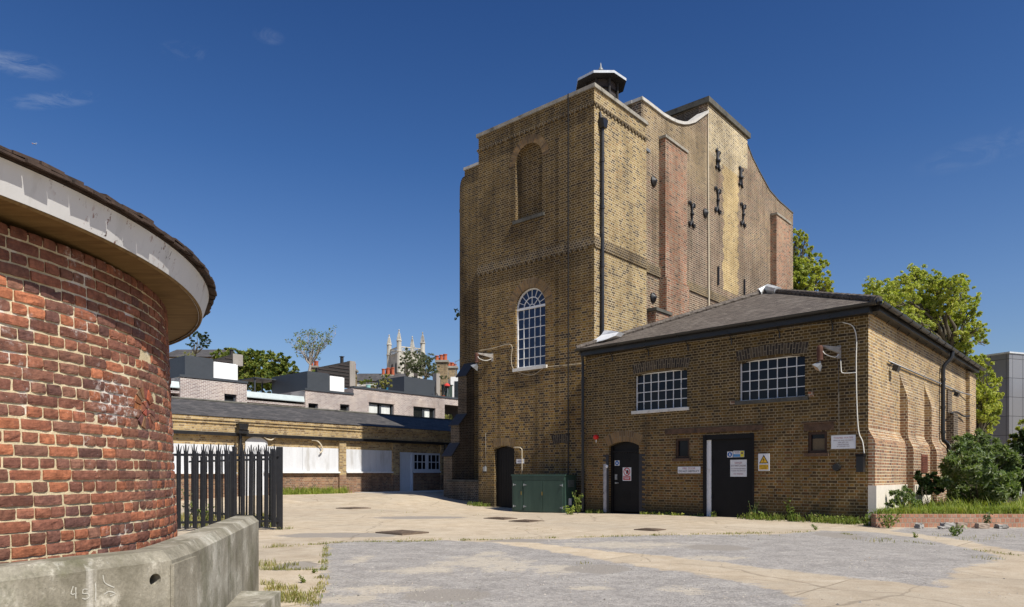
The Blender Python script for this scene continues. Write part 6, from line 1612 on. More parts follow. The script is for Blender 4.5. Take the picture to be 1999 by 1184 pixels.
# plane trees beyond the outbuilding
Yt = 46
b = at(1858, 900, Yt); b.z = 0
tree('plane_tree', 'large yellow-green plane tree rising behind the outbuilding roof', 'tree', b, at(1856, 690, Yt),
     [(1706, 566, 22), (1735, 560, 22), (1722, 590, 22), (1760, 575, 28), (1745, 605, 24), (1785, 545, 24), (1800, 540, 20), (1830, 555, 24), (1812, 575, 28), (1780, 600, 28), (1858, 560, 22), (1872, 552, 16), (1886, 580, 20), (1850, 590, 26), (1820, 615, 30), (1790, 640, 28), (1860, 625, 28), (1890, 612, 20), (1900, 640, 18), (1914, 650, 14), (1920, 668, 10), (1845, 655, 28), (1880, 665, 24), (1815, 660, 26), (1860, 690, 26), (1885, 690, 14), (1770, 625, 24), (1835, 690, 20), (1908, 640, 12), (1700, 585, 14), (1765, 545, 14)],
     Yt, 'leaf_plane', 2000, .18, .42, 'bark', 2.4, 'plane trees', shell=.35)
b = at(1556, 900, 44); b.z = 0
tree('plane_tree', 'plane tree with feathery top showing beside the tall gable', 'tree', b, at(1550, 660, 44),
     [(1556, 458, 12), (1562, 470, 14), (1572, 462, 8), (1553, 492, 16), (1584, 484, 8), (1588, 500, 12), (1562, 515, 18), (1590, 522, 16), (1606, 514, 10), (1575, 540, 22), (1602, 545, 16), (1617, 552, 10), (1555, 550, 20), (1590, 566, 20), (1560, 580, 22), (1530, 540, 24), (1535, 500, 20), (1610, 568, 12)],
     44, 'leaf_plane', 2300, .18, .34, 'bark', 1.6, 'plane trees', shell=.35)
b = at(1915, 900, 40); b.z = 0
tree('plane_tree', 'young drooping plane tree between the outbuilding and the metal-clad block', 'tree', b, at(1912, 860, 40),
     [(1910, 705, 16), (1922, 715, 14), (1905, 735, 24), (1930, 745, 18), (1912, 765, 26), (1936, 775, 16), (1915, 795, 28), (1940, 800, 14), (1905, 825, 26), (1930, 820, 18), (1943, 812, 10), (1910, 845, 18), (1895, 780, 20)],
     40, 'leaf_plane', 1700, .18, .2, 'bark', 1.4, 'plane trees', shell=.4, droop=.5)
# trees over the mews
b = FN.P(FN.a(497, -14), 0, -14)
Ym = at(497, 900, 1).y
Yh = 62
def skyline_tree(name, label, px, Y, fork_py, clumps, mat, n, size, tr, bk='bark', cat='tree', **kw):
    b = at(px, 900, Y); b.z = 4.5; return tree(name, label, cat, b, at(px, fork_py, Y), clumps, Y, mat, n, size, tr, bk, 1.6, **kw)
skyline_tree('evergreen_tree', 'broad dark green evergreen mass behind the pale brick mews', 497, Yh, 748, [(430, 692, 14), (447, 690, 12), (462, 700, 18), (478, 705, 22), (455, 692, 14), (498, 700, 18), (515, 697, 14), (530, 704, 16), (549, 702, 12), (562, 712, 14), (540, 722, 20), (510, 725, 26), (485, 730, 22), (560, 735, 16), (535, 745, 16), (572, 728, 10), (470, 722, 18), (500, 748, 16), (420, 700, 10), (440, 705, 14), (455, 715, 18), (525, 735, 22), (550, 742, 20), (575, 742, 12), (580, 725, 8), (565, 752, 14), (545, 758, 14), (510, 760, 16), (485, 750, 18), (590, 735, 7)], 'leaf_dark', 2200, .25, .3, shell=.4)
skyline_tree('lollipop_tree', 'little round-headed tree on a slanting stem above the leftmost planter', 381, 58, 690, [(372, 655, 9), (386, 652, 11), (400, 655, 10), (408, 664, 7), (395, 664, 11), (378, 667, 10), (390, 675, 9), (404, 676, 7), (370, 673, 6)], 'leaf_deep', 1300, .17, .12, shell=.2)
def sapling():
    Y = 58; b = at(604, 724, Y); o = thing('sapling', 'pale-stemmed thin-leaved sapling growing from a roof planter', 'tree', b)
    tr = MB(); cl = MB(); f = at(606, 712, Y); limb(tr, b, f, .12, .10, .02)
    for (px, py) in [(572, 663), (583, 655), (590, 668), (597, 660), (601, 652), (608, 668), (614, 660), (620, 656), (628, 664), (636, 662), (645, 658), (655, 652), (578, 680), (588, 688), (625, 680), (636, 676), (568, 672), (610, 682), (618, 672)]:
        q = at(px, py, Y + rnd.uniform(-1.2, 1.2)); pts = limb(tr, f, q, .05, .012, .08)
        for _ in range(6):
            s = pts[rnd.randint(2, 5)].lerp(q, rnd.random()); e = s + rdir() * .45 + V((0, 0, .2)); limb(tr, s, e, .012, .006, .1, 2)
            for _ in range(9): leafq(cl, e + rdir() * .16, .17, .5)
    tr.build('trunk', M['bark_pale'], o, smooth=True); cl.build('crown', M['leaf_lemon2'], o)
M['leaf_lemon2'] = leaf('leaf_sapling', [(.11, .16, .03), (.17, .21, .05), (.24, .26, .10)], .35)
sapling()
skyline_tree('olive_tree', 'airy olive tree in front of the church tower', 795, 56, 735, [(790, 696, 12), (802, 692, 12), (812, 698, 12), (795, 710, 13), (806, 716, 15), (786, 720, 8), (818, 692, 8)], 'leaf_olive', 2600, .17, .10, shell=.3, asp=.3, group='olive trees behind the planter')
skyline_tree('olive_tree', 'denser olive tree spilling over the right planter', 830, 55, 735, [(822, 702, 14), (836, 704, 14), (846, 715, 10), (825, 718, 18), (842, 728, 14), (812, 725, 14), (832, 735, 12), (850, 730, 6)], 'leaf_olive', 3000, .17, .10, shell=.3, asp=.3, group='olive trees behind the planter')
def shrub(name, label, px, py, Y, clumps, mat, n, size, asp=.5, stems=True, group=None, dy=.5, base_z=None, cat='shrub', shell=.35, droop=.2):
    b = at(px, py, Y); 
    if base_z is not None: b.z = base_z
    o = thing(name, label, cat, b, group); cl = MB(); tr = MB()
    for (x, y, r) in clumps:
        c = at(x, y, Y + rnd.uniform(-dy, dy)); rr = .86 * r * Y / F; limb(tr, b, c, .02 * max(.3, rr * 2), .006, .06)
        blob(cl, c, rr, int(n * (r / 20) ** 2), size, asp, .9, shell, droop)
    cl.build('foliage', M[mat], o); tr.build('stem', M['bark'], o)
    return o
shrub('variegated_shrub', 'pale yellow-green mounded shrub beside the turquoise pot', 750, 757, 47, [(742, 745, 10), (752, 738, 11), (760, 748, 10), (748, 752, 9), (736, 752, 6)], 'leaf_lemon', 700, .15)
shrub('roof_grass', 'wispy pale grass in front of the old brick terrace beside the leftmost planter', 352, 735, 50, [(352, 705, 10), (362, 697, 10), (345, 720, 9), (372, 693, 6)], 'leaf_lemon', 420, .3, .12, cat='plant')
shrub('potted_plant', 'dark green plant spilling from the roof planter with the sapling', 628, 728, 49.5, [(622, 724, 5), (632, 728, 5), (612, 724, 5)], 'grass', 800, .2, .3, cat='plant')
shrub('potted_plant', 'small leafy plant in the turquoise roof pot', 719, 748, 49.6, [(714, 742, 6), (722, 741, 6), (709, 746, 5)], 'leaf_dark', 700, .16, cat='plant')
shrub('standard_tree', 'tiny standard tree in the terracotta roof pot', 865, 772, 49.6, [(866, 738, 7), (860, 734, 5), (871, 735, 5)], 'leaf_olive', 700, .12, cat='plant')
shrub('loggia_plant', 'yellow-green plant in the dark mews opening beside the buttress', 873, 826, 47.5, [(872, 815, 6), (880, 812, 5), (865, 820, 5), (883, 820, 5)], 'leaf_lemon', 420, .2, cat='plant')
shrub('wall_sprout', 'small leafy sprout growing out of the rounded tower corner', 897, 608, 32.6, [(891, 606, 4), (893, 615, 4), (889, 622, 3), (895, 612, 3)], 'weed', 1300, .10, cat='plant', dy=.1)
shrub('roof_plants', 'row of mixed green plants on the mews terrace behind the blue pot', 700, 752, 51, [(694, 742, 7), (703, 746, 6), (728, 752, 6), (768, 752, 7), (778, 757, 6)], 'leaf_dark', 380, .16, cat='plant')
# buddleia and the bushes of the raised bed
BZ = .30
shrub('buddleia_bush', 'tall grey-green buddleia bush in the raised bed beside the outbuilding', 1905, 975, 18.6, [(1870, 905, 24), (1900, 880, 24), (1880, 880, 20), (1930, 885, 24), (1955, 880, 16), (1970, 895, 18), (1905, 912, 30), (1940, 915, 30), (1870, 935, 28), (1910, 945, 32), (1950, 945, 28), (1975, 925, 20), (1855, 915, 16), (1880, 962, 22), (1930, 970, 24), (1965, 960, 20), (1845, 940, 12), (1890, 855, 12), (1922, 858, 10), (1872, 858, 9), (1948, 860, 7), (1912, 845, 7)], 'leaf_grey', 1000, .19, .26, dy=.9, base_z=BZ, cat='bush', shell=.4, droop=.3)
shrub('elder_bush', 'small dark rounded bush against the outbuilding side wall', 1808, 965, 18.4, [(1800, 940, 13), (1815, 935, 14), (1825, 950, 13), (1805, 955, 14), (1795, 925, 8), (1835, 958, 10)], 'leaf_deep', 900, .12, .6, base_z=BZ, cat='bush')
shrub('grey_shrub', 'low grey-green shrub in front of the white cement plinth', 1765, 985, 17.0, [(1752, 968, 14), (1770, 960, 14), (1780, 975, 14), (1745, 982, 12), (1765, 982, 14), (1790, 985, 12)], 'leaf_grey', 700, .11, .35, base_z=BZ)
shrub('yew_bush', 'dark overgrown bush at the far right edge beyond the buddleia', 1999, 960, 21.5, [(1985, 880, 20), (2005, 860, 26), (1990, 910, 24), (2010, 920, 30), (1995, 940, 20), (2030, 880, 30), (2040, 930, 34)], 'leaf_deep', 700, .14, .5, base_z=BZ, cat='bush')
shrub('leaning_sprays', 'bright yellow-green leafy sprays above the dark bush at the right edge', 2010, 900, 22, [(1978, 850, 7), (1990, 835, 8), (1998, 822, 7), (1985, 860, 8), (2005, 850, 12), (1970, 862, 4)], 'leaf_plane', 700, .13, .5, dy=.3, base_z=1.6)
# ------------------------------------------------------------------ raised bed
kY = 15.85
x0, x1 = (1710 - CX) / F * kY, 16.5
zk = .29
gw = MB(); gw.box(V((x0, kY, -.2)), V((x1 - x0, .0, 0)), V((0, .22, 0)), V((0, 0, .2 + zk))); 
o = gw.build('garden_wall', M['garden_brick']); tag(o, 'low red brick edging wall of the raised bed', 'wall')
m = MB(); xe = x0 + .05
pts = [(x0 + .06, kY + .221), (x1, kY + .221), (24, 24), (24, 60), (19, 33)]
pl = [V((x, y, -.2)) for x, y in [(x0 + .03, kY + .221), (x1, kY + .221), (x1 + 8, kY + 3), (x1 + 8, 40), (22, 40)] + [tuple(FR.P(OD + 4, 0, .4).xy), tuple((C0 + FR.N * .19 + FR.U * .02).xy)]]
m.prism(pl, V((0, 0, .45 + .02))); kind(m.build('planting_bed', M['soil']), 'structure')
def blades(mb, x, y, z, n, h, spread, wd=.007, lean=.5):
    for _ in range(n):
        a = rnd.uniform(0, 6.283); r = spread * math.sqrt(rnd.random()); p = V((x + r * math.cos(a), y + r * math.sin(a), z)); hh = h * rnd.uniform(.45, 1.15)
        b = rnd.uniform(0, 6.283); d = V((math.cos(b), math.sin(b), 0)); w = V((-d.y, d.x, 0)) * wd * rnd.uniform(.7, 1.3); l = d * hh * lean * rnd.uniform(.2, 1)
        m1 = p + l * .35 + V((0, 0, hh * .6)); tp = p + l + V((0, 0, hh * rnd.uniform(.75, 1)))
        mb.add([p - w, p + w, m1 + w * .8, m1 - w * .8, tp], [(0, 1, 2, 3), (3, 2, 4)])
m = MB()
for _ in range(1500):
    y = kY + .25 + rnd.random() ** 1.5 * 4.2; x = rnd.uniform((1712 - CX) / F * y, 15.2)
    q = V((x, y, 0)); side = (q - C0).dot(FR.N)
    if side < .25: continue
    blades(m, x, y, .26, 12, .15 + .16 * max(0, noise.noise(V((x * 1.1, y * 1.1, 2))) + .2) + (.2 if rnd.random() < .08 else 0), .16, .008, .8)
kind(m.build('bed_grass', M['grass']), 'stuff')
# weeds at the foot of the walls
def weed_strip(fr, px0, px1, dens, h, name, n0=.04, n1=.35, mat='weed', lo=.0):
    m = MB(); a0, a1 = fr.a(px0), fr.a(px1)
    for _ in range(int(abs(a1 - a0) * dens)):
        a = rnd.uniform(a0, a1); n = n0 + (n1 - n0) * rnd.random() ** 1.6; p = fr.P(a, 0, n); p.z = gz(p.x, p.y)
        if noise.noise(p * .8) < lo: continue
        blades(m, p.x, p.y, p.z, 9, h * rnd.uniform(.5, 1.3), .09, .008, .7)
        if rnd.random() < .3:
            for _ in range(8): leafq(m, p + V((rnd.uniform(-.08, .08), rnd.uniform(-.08, .08), rnd.uniform(.02, h * .9))), .07, .6)
    return kind(m.build(name, M[mat]), 'stuff')
weed_strip(FO, 1475, 1692, 44, .22, 'wall_weeds', .03, .55, 'weed', -.3)
weed_strip(FO, 1392, 1480, 26, .17, 'wall_weeds', .08, .45, 'weed', -.2)
weed_strip(FO, 1255, 1372, 14, .09, 'wall_weeds', .03, .25, 'grass', -.05)
weed_strip(FO, 1143, 1185, 20, .13, 'wall_weeds', .03, .3, 'weed', -.3)
weed_strip(FT, 920, 962, 26, .16, 'wall_weeds', .02, .3, 'weed', -.2)
m = MB()
for (px, py, n, h, sp) in [(535, 1110, 90, .10, .16), (560, 1104, 60, .08, .14), (520, 1104, 80, .12, .12), (545, 1066, 50, .08, .12), (563, 1067, 40, .06, .12), (555, 1165, 160, .10, .14), (575, 1172, 160, .09, .14), (590, 1162, 90, .07, .12), (535, 1150, 90, .09, .10), (525, 1140, 60, .08, .08), (560, 1150, 100, .07, .10), (600, 1178, 60, .05, .12), (618, 1150, 40, .05, .06), (623, 1128, 30, .05, .05), (632, 1098, 40, .06, .08), (636, 1085, 30, .06, .08), (585, 1065, 20, .05, .15), (550, 1033, 40, .08, .18), (562, 1032, 30, .07, .14), (720, 1056, 20, .05, .15), (800, 1054, 26, .05, .3), (860, 1053, 20, .05, .2), (1140, 1100, 20, .05, .10), (1250, 1047, 20, .06, .3), (1330, 1046, 18, .06, .3), (1440, 1044, 30, .08, .5), (1480, 1043, 30, .08, .4), (1700, 1054, 26, .09, .3), (1720, 1058, 20, .08, .2), (1840, 1045, 20, .08, .2), (1880, 1052, 40, .09, .5), (1930, 1090, 40, .07, .2), (1990, 1048, 30, .08, .4), (800, 1000, 16, .08, .3), (940, 1004, 10, .06, .3), (730, 998, 12, .07, .3), (1030, 1034, 10, .05, .3), (1060, 1036, 10, .05, .4)]:
    c = gnd(px, py); blades(m, c.x, c.y, gz(c.x, c.y), int(n * .9), h * .9, sp * 1.1, .004, .9)
# grass running along the slab joints
def joint(px0, py0, px1, py1, k, h, sp):
    a, b = gnd(px0, py0), gnd(px1, py1)
    for _ in range(k):
        f = rnd.random(); p = a.lerp(b, f)
        if noise.noise(p * 1.3 + V((4, 0, 0))) < -.12: continue
        blades(m, p.x, p.y, gz(p.x, p.y), 5, h * rnd.uniform(.4, 1.2), sp, .0045, .9)
joint(515, 1070, 640, 1062, 60, .05, .06); joint(515, 1112, 632, 1112, 50, .05, .07); joint(636, 1065, 632, 1115, 50, .05, .05); joint(640, 1120, 610, 1184, 50, .05, .06)
joint(640, 1060, 980, 1053, 140, .045, .07); joint(985, 1052, 1600, 1038, 170, .05, .10); joint(1600, 1036, 1999, 1086, 90, .05, .10)
kind(m.build('yard_grass', M['grass_dry']), 'stuff')
m = MB()
for _ in range(160):
    p = FW.P(rnd.uniform(FW.a(548), FW.a(640)), .18, rnd.uniform(.02, .4)); blades(m, p.x, p.y, .27, 10, .26, .2, .012)
for (px, r) in ((626, .7), (600, .5), (568, .5), (664, .3)):
    for _ in range(int(40 * r)): p = FW.P(FW.a(px) + rnd.uniform(-r, r), .18, rnd.uniform(.02, .3)); blades(m, p.x, p.y, .27, 10, .42, .2, .014)
kind(m.build('workshop_weeds', M['grass']), 'stuff')
m = MB()
for _ in range(260):
    px = rnd.uniform(352, 540); y = rnd.uniform(15.6, 20); p = at(px, 900, y); blades(m, p.x, p.y, gz(p.x, p.y), 8, .18, .15, .008)
kind(m.build('fence_weeds', M['grass_dry']), 'stuff')
def weed_plant(px, py, h, label, Y=None, mat='weed', n=60, wd=.16, size=.08):
    c = gnd(px, py) if Y is None else at(px, py, Y); c.z = gz(c.x, c.y); o = thing('weed_plant', label, 'plant', c)
    tr = MB(); cl = MB()
    for _ in range(5):
        t = c + V((rnd.uniform(-wd, wd), rnd.uniform(-wd, wd), h * rnd.uniform(.6, 1))); limb(tr, c, t, .008, .003, .06, 3)
        for _ in range(n // 5): f = rnd.uniform(.15, 1); leafq(cl, c.lerp(t, f) + rdir() * wd * .35, size, .45)
    cl.build('foliage', M[mat], o); tr.build('stem', M['weed'], o)
weed_plant(1128, 1000, .75, 'tall leafy weed beside the green cabinet', None, 'weed', 110)
weed_plant(1113, 1002, .28, 'bright low weed clump at the cabinet corner', None, 'grass', 120, .18)
weed_plant(1862, 1046, .22, 'prickly grey weed on the gravel before the concrete blocks', None, 'leaf_grey', 110, .14, .07)
weed_plant(1542, 985, .6, 'tall weed beside the right jamb of the wide black door', 18.2, 'weed', 70)
weed_plant(1470, 985, .55, 'thin dark weed in front of the wide black door', 18.7, 'leaf_deep', 50)
weed_plant(367, 1010, .85, 'pale leafy weed growing between the palisade fences', 15.6, 'leaf_olive', 80, .12)
weed_plant(400, 1005, .6, 'second green weed behind the palisade pales', 15.9, 'weed', 80, .2)
weed_plant(594, 1136, .07, 'small clover-like weed on the bare slab near the concrete step', None, 'weed', 60, .06, .03)
weed_plant(612, 1118, .05, 'tiny weed on the slab edge by the grey asphalt', None, 'weed', 40, .05, .025)
weed_plant(1592, 1035, .14, 'little tuft weed at the tip of the grey gravel', None, 'leaf_grey', 50, .08, .04)
weed_plant(1787, 1050, .12, 'small green weed on the concrete strip by the gravel', None, 'grass', 40, .05, .04)
weed_plant(1925, 1022, .42, 'upright weed against the red edging wall', 15.6, 'leaf_olive', 60, .1)
weed_plant(1735, 1018, .40, 'leafy weeds at the corner of the red edging wall', 15.6, 'weed', 140, .3)
weed_plant(1700, 1015, .32, 'broad weeds at the foot of the white cement plinth', 16.2, 'weed', 130, .25)
# ------------------------------------------------------------------ loose blocks along the edging wall
def stone(px, py, w, d, h, label, mat='concrete_block', rz=0.0, jag=.012):
    c = gnd(px, py); m = MB(); n = 3; pts = []; fs = []
    def P(i, j, k): return V(((i / n - .5) * w, (j / n - .5) * d, k / n * h))
    idx = {}
    for i in range(n + 1):
        for j in range(n + 1):
            for k in range(n + 1):
                if 0 < i < n and 0 < j < n and 0 < k < n: continue
                idx[(i, j, k)] = len(pts); p = P(i, j, k); ed = sum(q in (0, n) for q in (i, j, k)); s = .93 if ed == 3 else 1; p = V((p.x * s, p.y * s, p.z if k else p.z)) + rdir() * jag
                u = V((math.cos(rz), math.sin(rz), 0)); v = V((-u.y, u.x, 0)); pts.append(c + u * p.x + v * p.y + V((0, 0, max(-.01, p.z))))
    for a in range(n):
        for b in range(n):
            for s in (0, n):
                q = [(s, a, b), (s, a + 1, b), (s, a + 1, b + 1), (s, a, b + 1)]; fs.append([idx[t] for t in (q if s else q[::-1])])
                q = [(a, s, b), (a, s, b + 1), (a + 1, s, b + 1), (a + 1, s, b)]; fs.append([idx[t] for t in (q if s else q[::-1])])
                q = [(a, b, s), (a + 1, b, s), (a + 1, b + 1, s), (a, b + 1, s)]; fs.append([idx[t] for t in (q if s else q[::-1])])
    m.add(pts, [tuple(f) for f in fs]); return tag(m.build('concrete_block', M[mat]), label, 'block', 'loose concrete blocks along the edging wall')
stone(1794, 1031, .14, .12, .11, 'small squarish broken block, leftmost along the edging wall', 'concrete_block', .4, .02)
stone(1851, 1031, .27, .16, .12, 'grey block with a smaller broken piece at its left end', 'concrete_block', .1, .016); stone(1838, 1032, .12, .1, .05, 'flat broken chip leaning at the left of the grey block', 'concrete_block', .3, .015)
stone(1875, 1030, .22, .14, .12, 'upright beige block just right of the grey block pair', 'terra_block', .05, .008); stone(1917, 1031, .24, .16, .11, 'pinkish squared block standing alone along the edging wall', 'terra_block', -.05, .008); stone(1955, 1031, .20, .16, .08, 'low pale broken block, rightmost along the edging wall', 'concrete_block', .1, .02)
# ------------------------------------------------------------------ manhole covers
def manhole(px, py, w, d, label, rz=-.7, rnd_=False):
    c = gnd(px, py); c.z = gz(c.x, c.y) + .024; u = V((math.cos(rz), math.sin(rz), 0)); v = V((-u.y, u.x, 0))
    o = thing('manhole_cover', label, 'manhole cover', c, 'manhole covers in the yard')
    m = MB(); m.box(c - u * (w / 2 + .06) - v * (d / 2 + .06) + V((0, 0, -.03)), u * (w + .12), v * (d + .12), V((0, 0, .028))); m.build('frame', M['rust_iron'], o)
    m = MB(); m.box(c - u * w / 2 - v * d / 2 + V((0, 0, -.0018)), u * w, v * d, V((0, 0, .008)))
    for i in range(7):
        for j in range(5): m.box(c - u * (w / 2 - .03 - (w - .1) * i / 6) - v * (d / 2 - .03 - (d - .1) * j / 4) + V((0, 0, .0063)), u * .05, v * .05, V((0, 0, .004)))
    m.build('lid', M['rust_iron'], o)
M['rust_iron'] = plain('rust_iron', (.12, .085, .06), .8, .35, 6, dirt=(.24, .18, .12))
manhole(785, 1040, .7, .6, 'large rusty cover near the left end of the asphalt edge'); manhole(977, 1012, .62, .42, 'narrow dark cover, nearest to the green cabinet'); manhole(1028, 1017.5, .55, .5, 'dark cover right of the narrow one before the cabinet'); manhole(1269, 1034.5, .4, .35, 'small dark cover in front of the arched door'); manhole(690, 992, .8, .7, 'dark cover in a pale concrete surround near the workshop')

m = MB()
for _ in range(2600):
    px = rnd.uniform(640, 1990); py = 1038 + 150 * rnd.random() ** .8
    p = gnd(px, py); s_ = max(sdf(PA, p.x, p.y), sdf(PB, p.x, p.y), sdf(PC, p.x, p.y))
    if s_ < 0 and rnd.random() < .8: continue
    if noise.noise(p * .9 + V((1, 2, 3))) < -.05 and rnd.random() < .75: continue
    r = rnd.uniform(.004, .010) * (2.0 if rnd.random() < .05 else 1); c = V((p.x, p.y, gz(p.x, p.y) + noise.noise(V((p.x * .45, p.y * .45, 3))) * .018 + noise.noise(V((p.x * 1.7, p.y * 1.7, 5))) * .006))
    q = [c + V((math.cos(a) * r * rnd.uniform(.7, 1.3), math.sin(a) * r * rnd.uniform(.7, 1.3), 0)) for a in (0, 1.57, 3.14, 4.71)] + [c + V((rnd.uniform(-r, r) * .4, rnd.uniform(-r, r) * .4, r * rnd.uniform(.6, 1.1)))]
    m.add(q, [(0, 1, 4), (1, 2, 4), (2, 3, 4), (3, 0, 4)])
M['grit'] = leaf('grit', [(.12, .115, .11), (.24, .23, .215), (.38, .36, .33), (.30, .26, .21), (.50, .47, .43)], .0, .9)
kind(m.build('gravel', M['grit']), 'stuff')
# ------------------------------------------------------------------ railing at the right edge
p = at(1955, 960, 24); q = at(2080, 960, 24); o = thing('railing', 'thin black railing behind the raised bed at the right edge', 'fence', V((p.x, p.y, .26)))
m = MB(); L = q.x - p.x
for i in range(int(L / .13)): x = p.x + i * .13; m.tube([V((x, p.y, .2)), V((x, p.y, 1.28))], .010, 5)
m.build('bars', M['black_iron'], o); m = MB(); m.box(V((p.x, p.y - .02, 1.18)), V((L, 0, 0)), V((0, .04, 0)), V((0, 0, .03))); m.box(V((p.x, p.y - .02, .3)), V((L, 0, 0)), V((0, .04, 0)), V((0, 0, .03))); m.build('rail', M['black_iron'], o)
a = at(1958, 893, 30); m = MB(); m.box(V((a.x, a.y, .2)), V((2.4, 0, 0)), V((0, 1.2, 0)), V((0, 0, a.z - .2))); m.box(V((a.x - .05, a.y - .05, a.z - .2)), V((2.5, 0, 0)), V((0, 1.3, 0)), V((0, 0, .08))); tag(m.build('low_store', M['white_paint']), 'low pale box-like store behind the buddleia at the right edge', 'store')
# ------------------------------------------------------------------ aeroplane
def plane():
    Y = 3600.0; c = at(67.5, 280, Y); k = 12 * Y / F
    o = thing('aeroplane', 'tiny white airliner crossing the blue sky above the round roof', 'aeroplane', c)
    x = V((1, -.25, .03)).normalized(); y = V((.25, 1, 0)).normalized(); z = x.cross(y)
    m = MB(); m.tube([c + x * (f * k) for f in (-.5, -.42, -.2, .3, .42, .5)], [.006 * k, .03 * k, .055 * k, .055 * k, .045 * k, .008 * k], 10); m.build('fuselage', M['wing_white'], o, smooth=True)
    m = MB()
    for s in (-1, 1): m.prism([c + x * .1 * k - z * .03 * k, c + x * (-.08) * k - z * .03 * k, c - x * .24 * k + y * s * .46 * k, c - x * .18 * k + y * s * .46 * k], z * .012 * k); m.tube([c + x * (.1) * k + y * s * .16 * k - z * .07 * k, c - x * .02 * k + y * s * .16 * k - z * .07 * k], .025 * k, 8)
    m.build('wing', M['wing_white'], o)
    m = MB(); m.prism([c - x * .34 * k + z * .03 * k, c - x * .48 * k + z * .03 * k, c - x * .54 * k + z * .2 * k, c - x * .47 * k + z * .2 * k], y * .012 * k); m.build('tail_fin', M['red_cloth'], o)
plane()
# ------------------------------------------------------------------ light, sky and camera
EL_ = R(49.5); hx, hy = .67, -.742
sv = V((hx * math.cos(EL_), hy * math.cos(EL_), math.sin(EL_))).normalized()
ld = bpy.data.lights.new('sun', 'SUN'); ld.energy = SUN_E; ld.angle = R(.5); ld.color = (1.0, .95, .86)
lo = bpy.data.objects.new('sun', ld); COL.objects.link(lo); lo.rotation_euler = (-sv).to_track_quat('-Z', 'Y').to_euler(); lo.location = (20, -30, 40)
w = bpy.data.worlds.new('World'); sc.world = w; w.use_nodes = True; nt = w.node_tree; nt.nodes.clear()
sky = nt.nodes.new('ShaderNodeTexSky'); sky.sky_type = 'NISHITA'; sky.sun_disc = False; sky.sun_elevation = EL_; sky.sun_rotation = math.atan2(hx, hy)
sky.air_density = AIR; sky.dust_density = DUST; sky.ozone_density = OZONE; sky.altitude = ALT
bg = nt.nodes.new('ShaderNodeBackground'); bg.inputs['Strength'].default_value = SKY_S; ow = nt.nodes.new('ShaderNodeOutputWorld')
# two faint wisps of high cloud
tc = nt.nodes.new('ShaderNodeTexCoord')
def wn(ty, **k):
    n = nt.nodes.new('ShaderNode' + ty)
    for a, b in k.items(): setattr(n, a, b)
    return n
def lk(a, b): nt.links.new(a, b)
tot = None
for (px, py, sx, sy, rot, amp) in ((38, 126, .045, .014, .08, .7), (105, 195, .055, .010, .35, .6), (362, 100, .03, .012, .1, .28), (525, 70, .02, .01, 0, .25), (1940, 285, .09, .02, .1, .18)):
    d = ray(px, py).normalized(); r = V((d.y, -d.x, 0)).normalized(); u = r.cross(d)
    r2 = r * math.cos(rot) + u * math.sin(rot); u2 = r2.cross(d) 
    prods = []
    for (ax, sg) in ((r2, sx), (u2, sy)):
        dp = wn('VectorMath', operation='DOT_PRODUCT'); lk(tc.outputs['Generated'], dp.inputs[0]); dp.inputs[1].default_value = ax
        q = wn('Math', operation='DIVIDE'); lk(dp.outputs['Value'], q.inputs[0]); q.inputs[1].default_value = sg
        p2 = wn('Math', operation='POWER'); ab = wn('Math', operation='ABSOLUTE'); lk(q.outputs[0], ab.inputs[0]); lk(ab.outputs[0], p2.inputs[0]); p2.inputs[1].default_value = 2; prods.append(p2)
    fr_ = wn('VectorMath', operation='DOT_PRODUCT'); lk(tc.outputs['Generated'], fr_.inputs[0]); fr_.inputs[1].default_value = d
    gt = wn('Math', operation='GREATER_THAN'); lk(fr_.outputs['Value'], gt.inputs[0]); gt.inputs[1].default_value = .5
    ad = wn('Math', operation='ADD'); lk(prods[0].outputs[0], ad.inputs[0]); lk(prods[1].outputs[0], ad.inputs[1])
    mr = wn('MapRange'); lk(ad.outputs[0], mr.inputs[0]); mr.inputs[1].default_value = 0; mr.inputs[2].default_value = 1; mr.inputs[3].default_value = amp; mr.inputs[4].default_value = 0; mr.interpolation_type = 'SMOOTHSTEP'
    ml = wn('Math', operation='MULTIPLY'); lk(mr.outputs[0], ml.inputs[0]); lk(gt.outputs[0], ml.inputs[1])
    if tot is None: tot = ml
    else: s2 = wn('Math', operation='ADD'); lk(tot.outputs[0], s2.inputs[0]); lk(ml.outputs[0], s2.inputs[1]); tot = s2
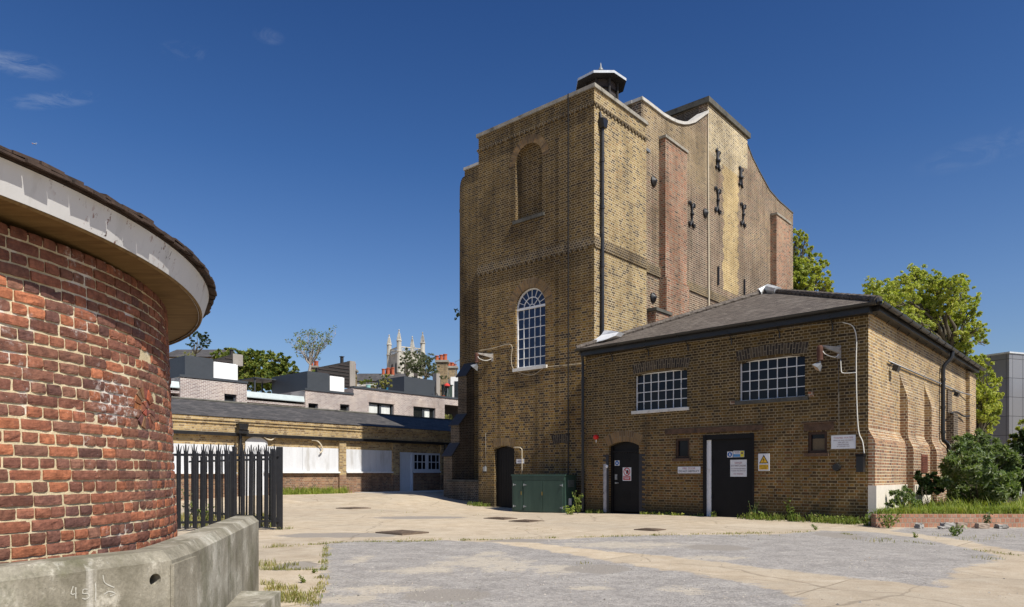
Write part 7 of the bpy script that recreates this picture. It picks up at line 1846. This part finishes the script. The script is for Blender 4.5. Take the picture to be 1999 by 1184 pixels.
nz = wn('TexNoise'); mp = wn('Mapping'); mp.inputs['Scale'].default_value = (16, 16, 42); mp.inputs['Rotation'].default_value = (0, .35, 0); lk(tc.outputs['Generated'], mp.inputs[0]); lk(mp.outputs[0], nz.inputs['Vector']); nz.inputs['Scale'].default_value = 1.6; nz.inputs['Detail'].default_value = 7; nz.inputs['Roughness'].default_value = .68; nz.inputs['Distortion'].default_value = .8
mr = wn('MapRange'); lk(nz.outputs[0], mr.inputs[0]); mr.inputs[1].default_value = .42; mr.inputs[2].default_value = .72; mr.inputs[4].default_value = .42
mm = wn('Math', operation='MULTIPLY'); lk(tot.outputs[0], mm.inputs[0]); lk(mr.outputs[0], mm.inputs[1])
hs = wn('HueSaturation'); hs.inputs['Saturation'].default_value = SKY_SAT; lk(sky.outputs[0], hs.inputs['Color']); tn = wn('Mix', data_type='RGBA', blend_type='MULTIPLY'); tn.inputs[0].default_value = 1; cr_ = wn('ValToRGB'); sp_ = wn('SeparateXYZ'); lk(tc.outputs['Generated'], sp_.inputs[0]); lk(sp_.outputs[2], cr_.inputs[0]); el_ = cr_.color_ramp; el_.elements.new(.5); el_.elements.new(.6)
for e_, (p_, c_) in zip(el_.elements, SKY_TINT): e_.position = p_; e_.color = c_
lk(cr_.outputs[0], tn.inputs[7]); lk(hs.outputs[0], tn.inputs[6])
mx = wn('Mix', data_type='RGBA'); lk(mm.outputs[0], mx.inputs[0]); lk(tn.outputs[2], mx.inputs[6]); mx.inputs[7].default_value = CLOUD
lk(mx.outputs[2], bg.inputs['Color']); lk(bg.outputs[0], ow.inputs[0])
cd_ = bpy.data.cameras.new('camera'); cam = bpy.data.objects.new('camera', cd_); COL.objects.link(cam); sc.camera = cam
cam.location = CAM; cam.rotation_euler = (R(90), 0, 0); cd_.sensor_width = 36; cd_.lens = 36 * F / 1999; cd_.shift_y = (HY - 592) / 1999; cd_.clip_end = 20000; cd_.clip_start = .05
vs = sc.view_settings; vs.view_transform = 'Standard'; vs.look = 'None'; vs.exposure = EXPO; vs.gamma = 1; vs.use_curve_mapping = False
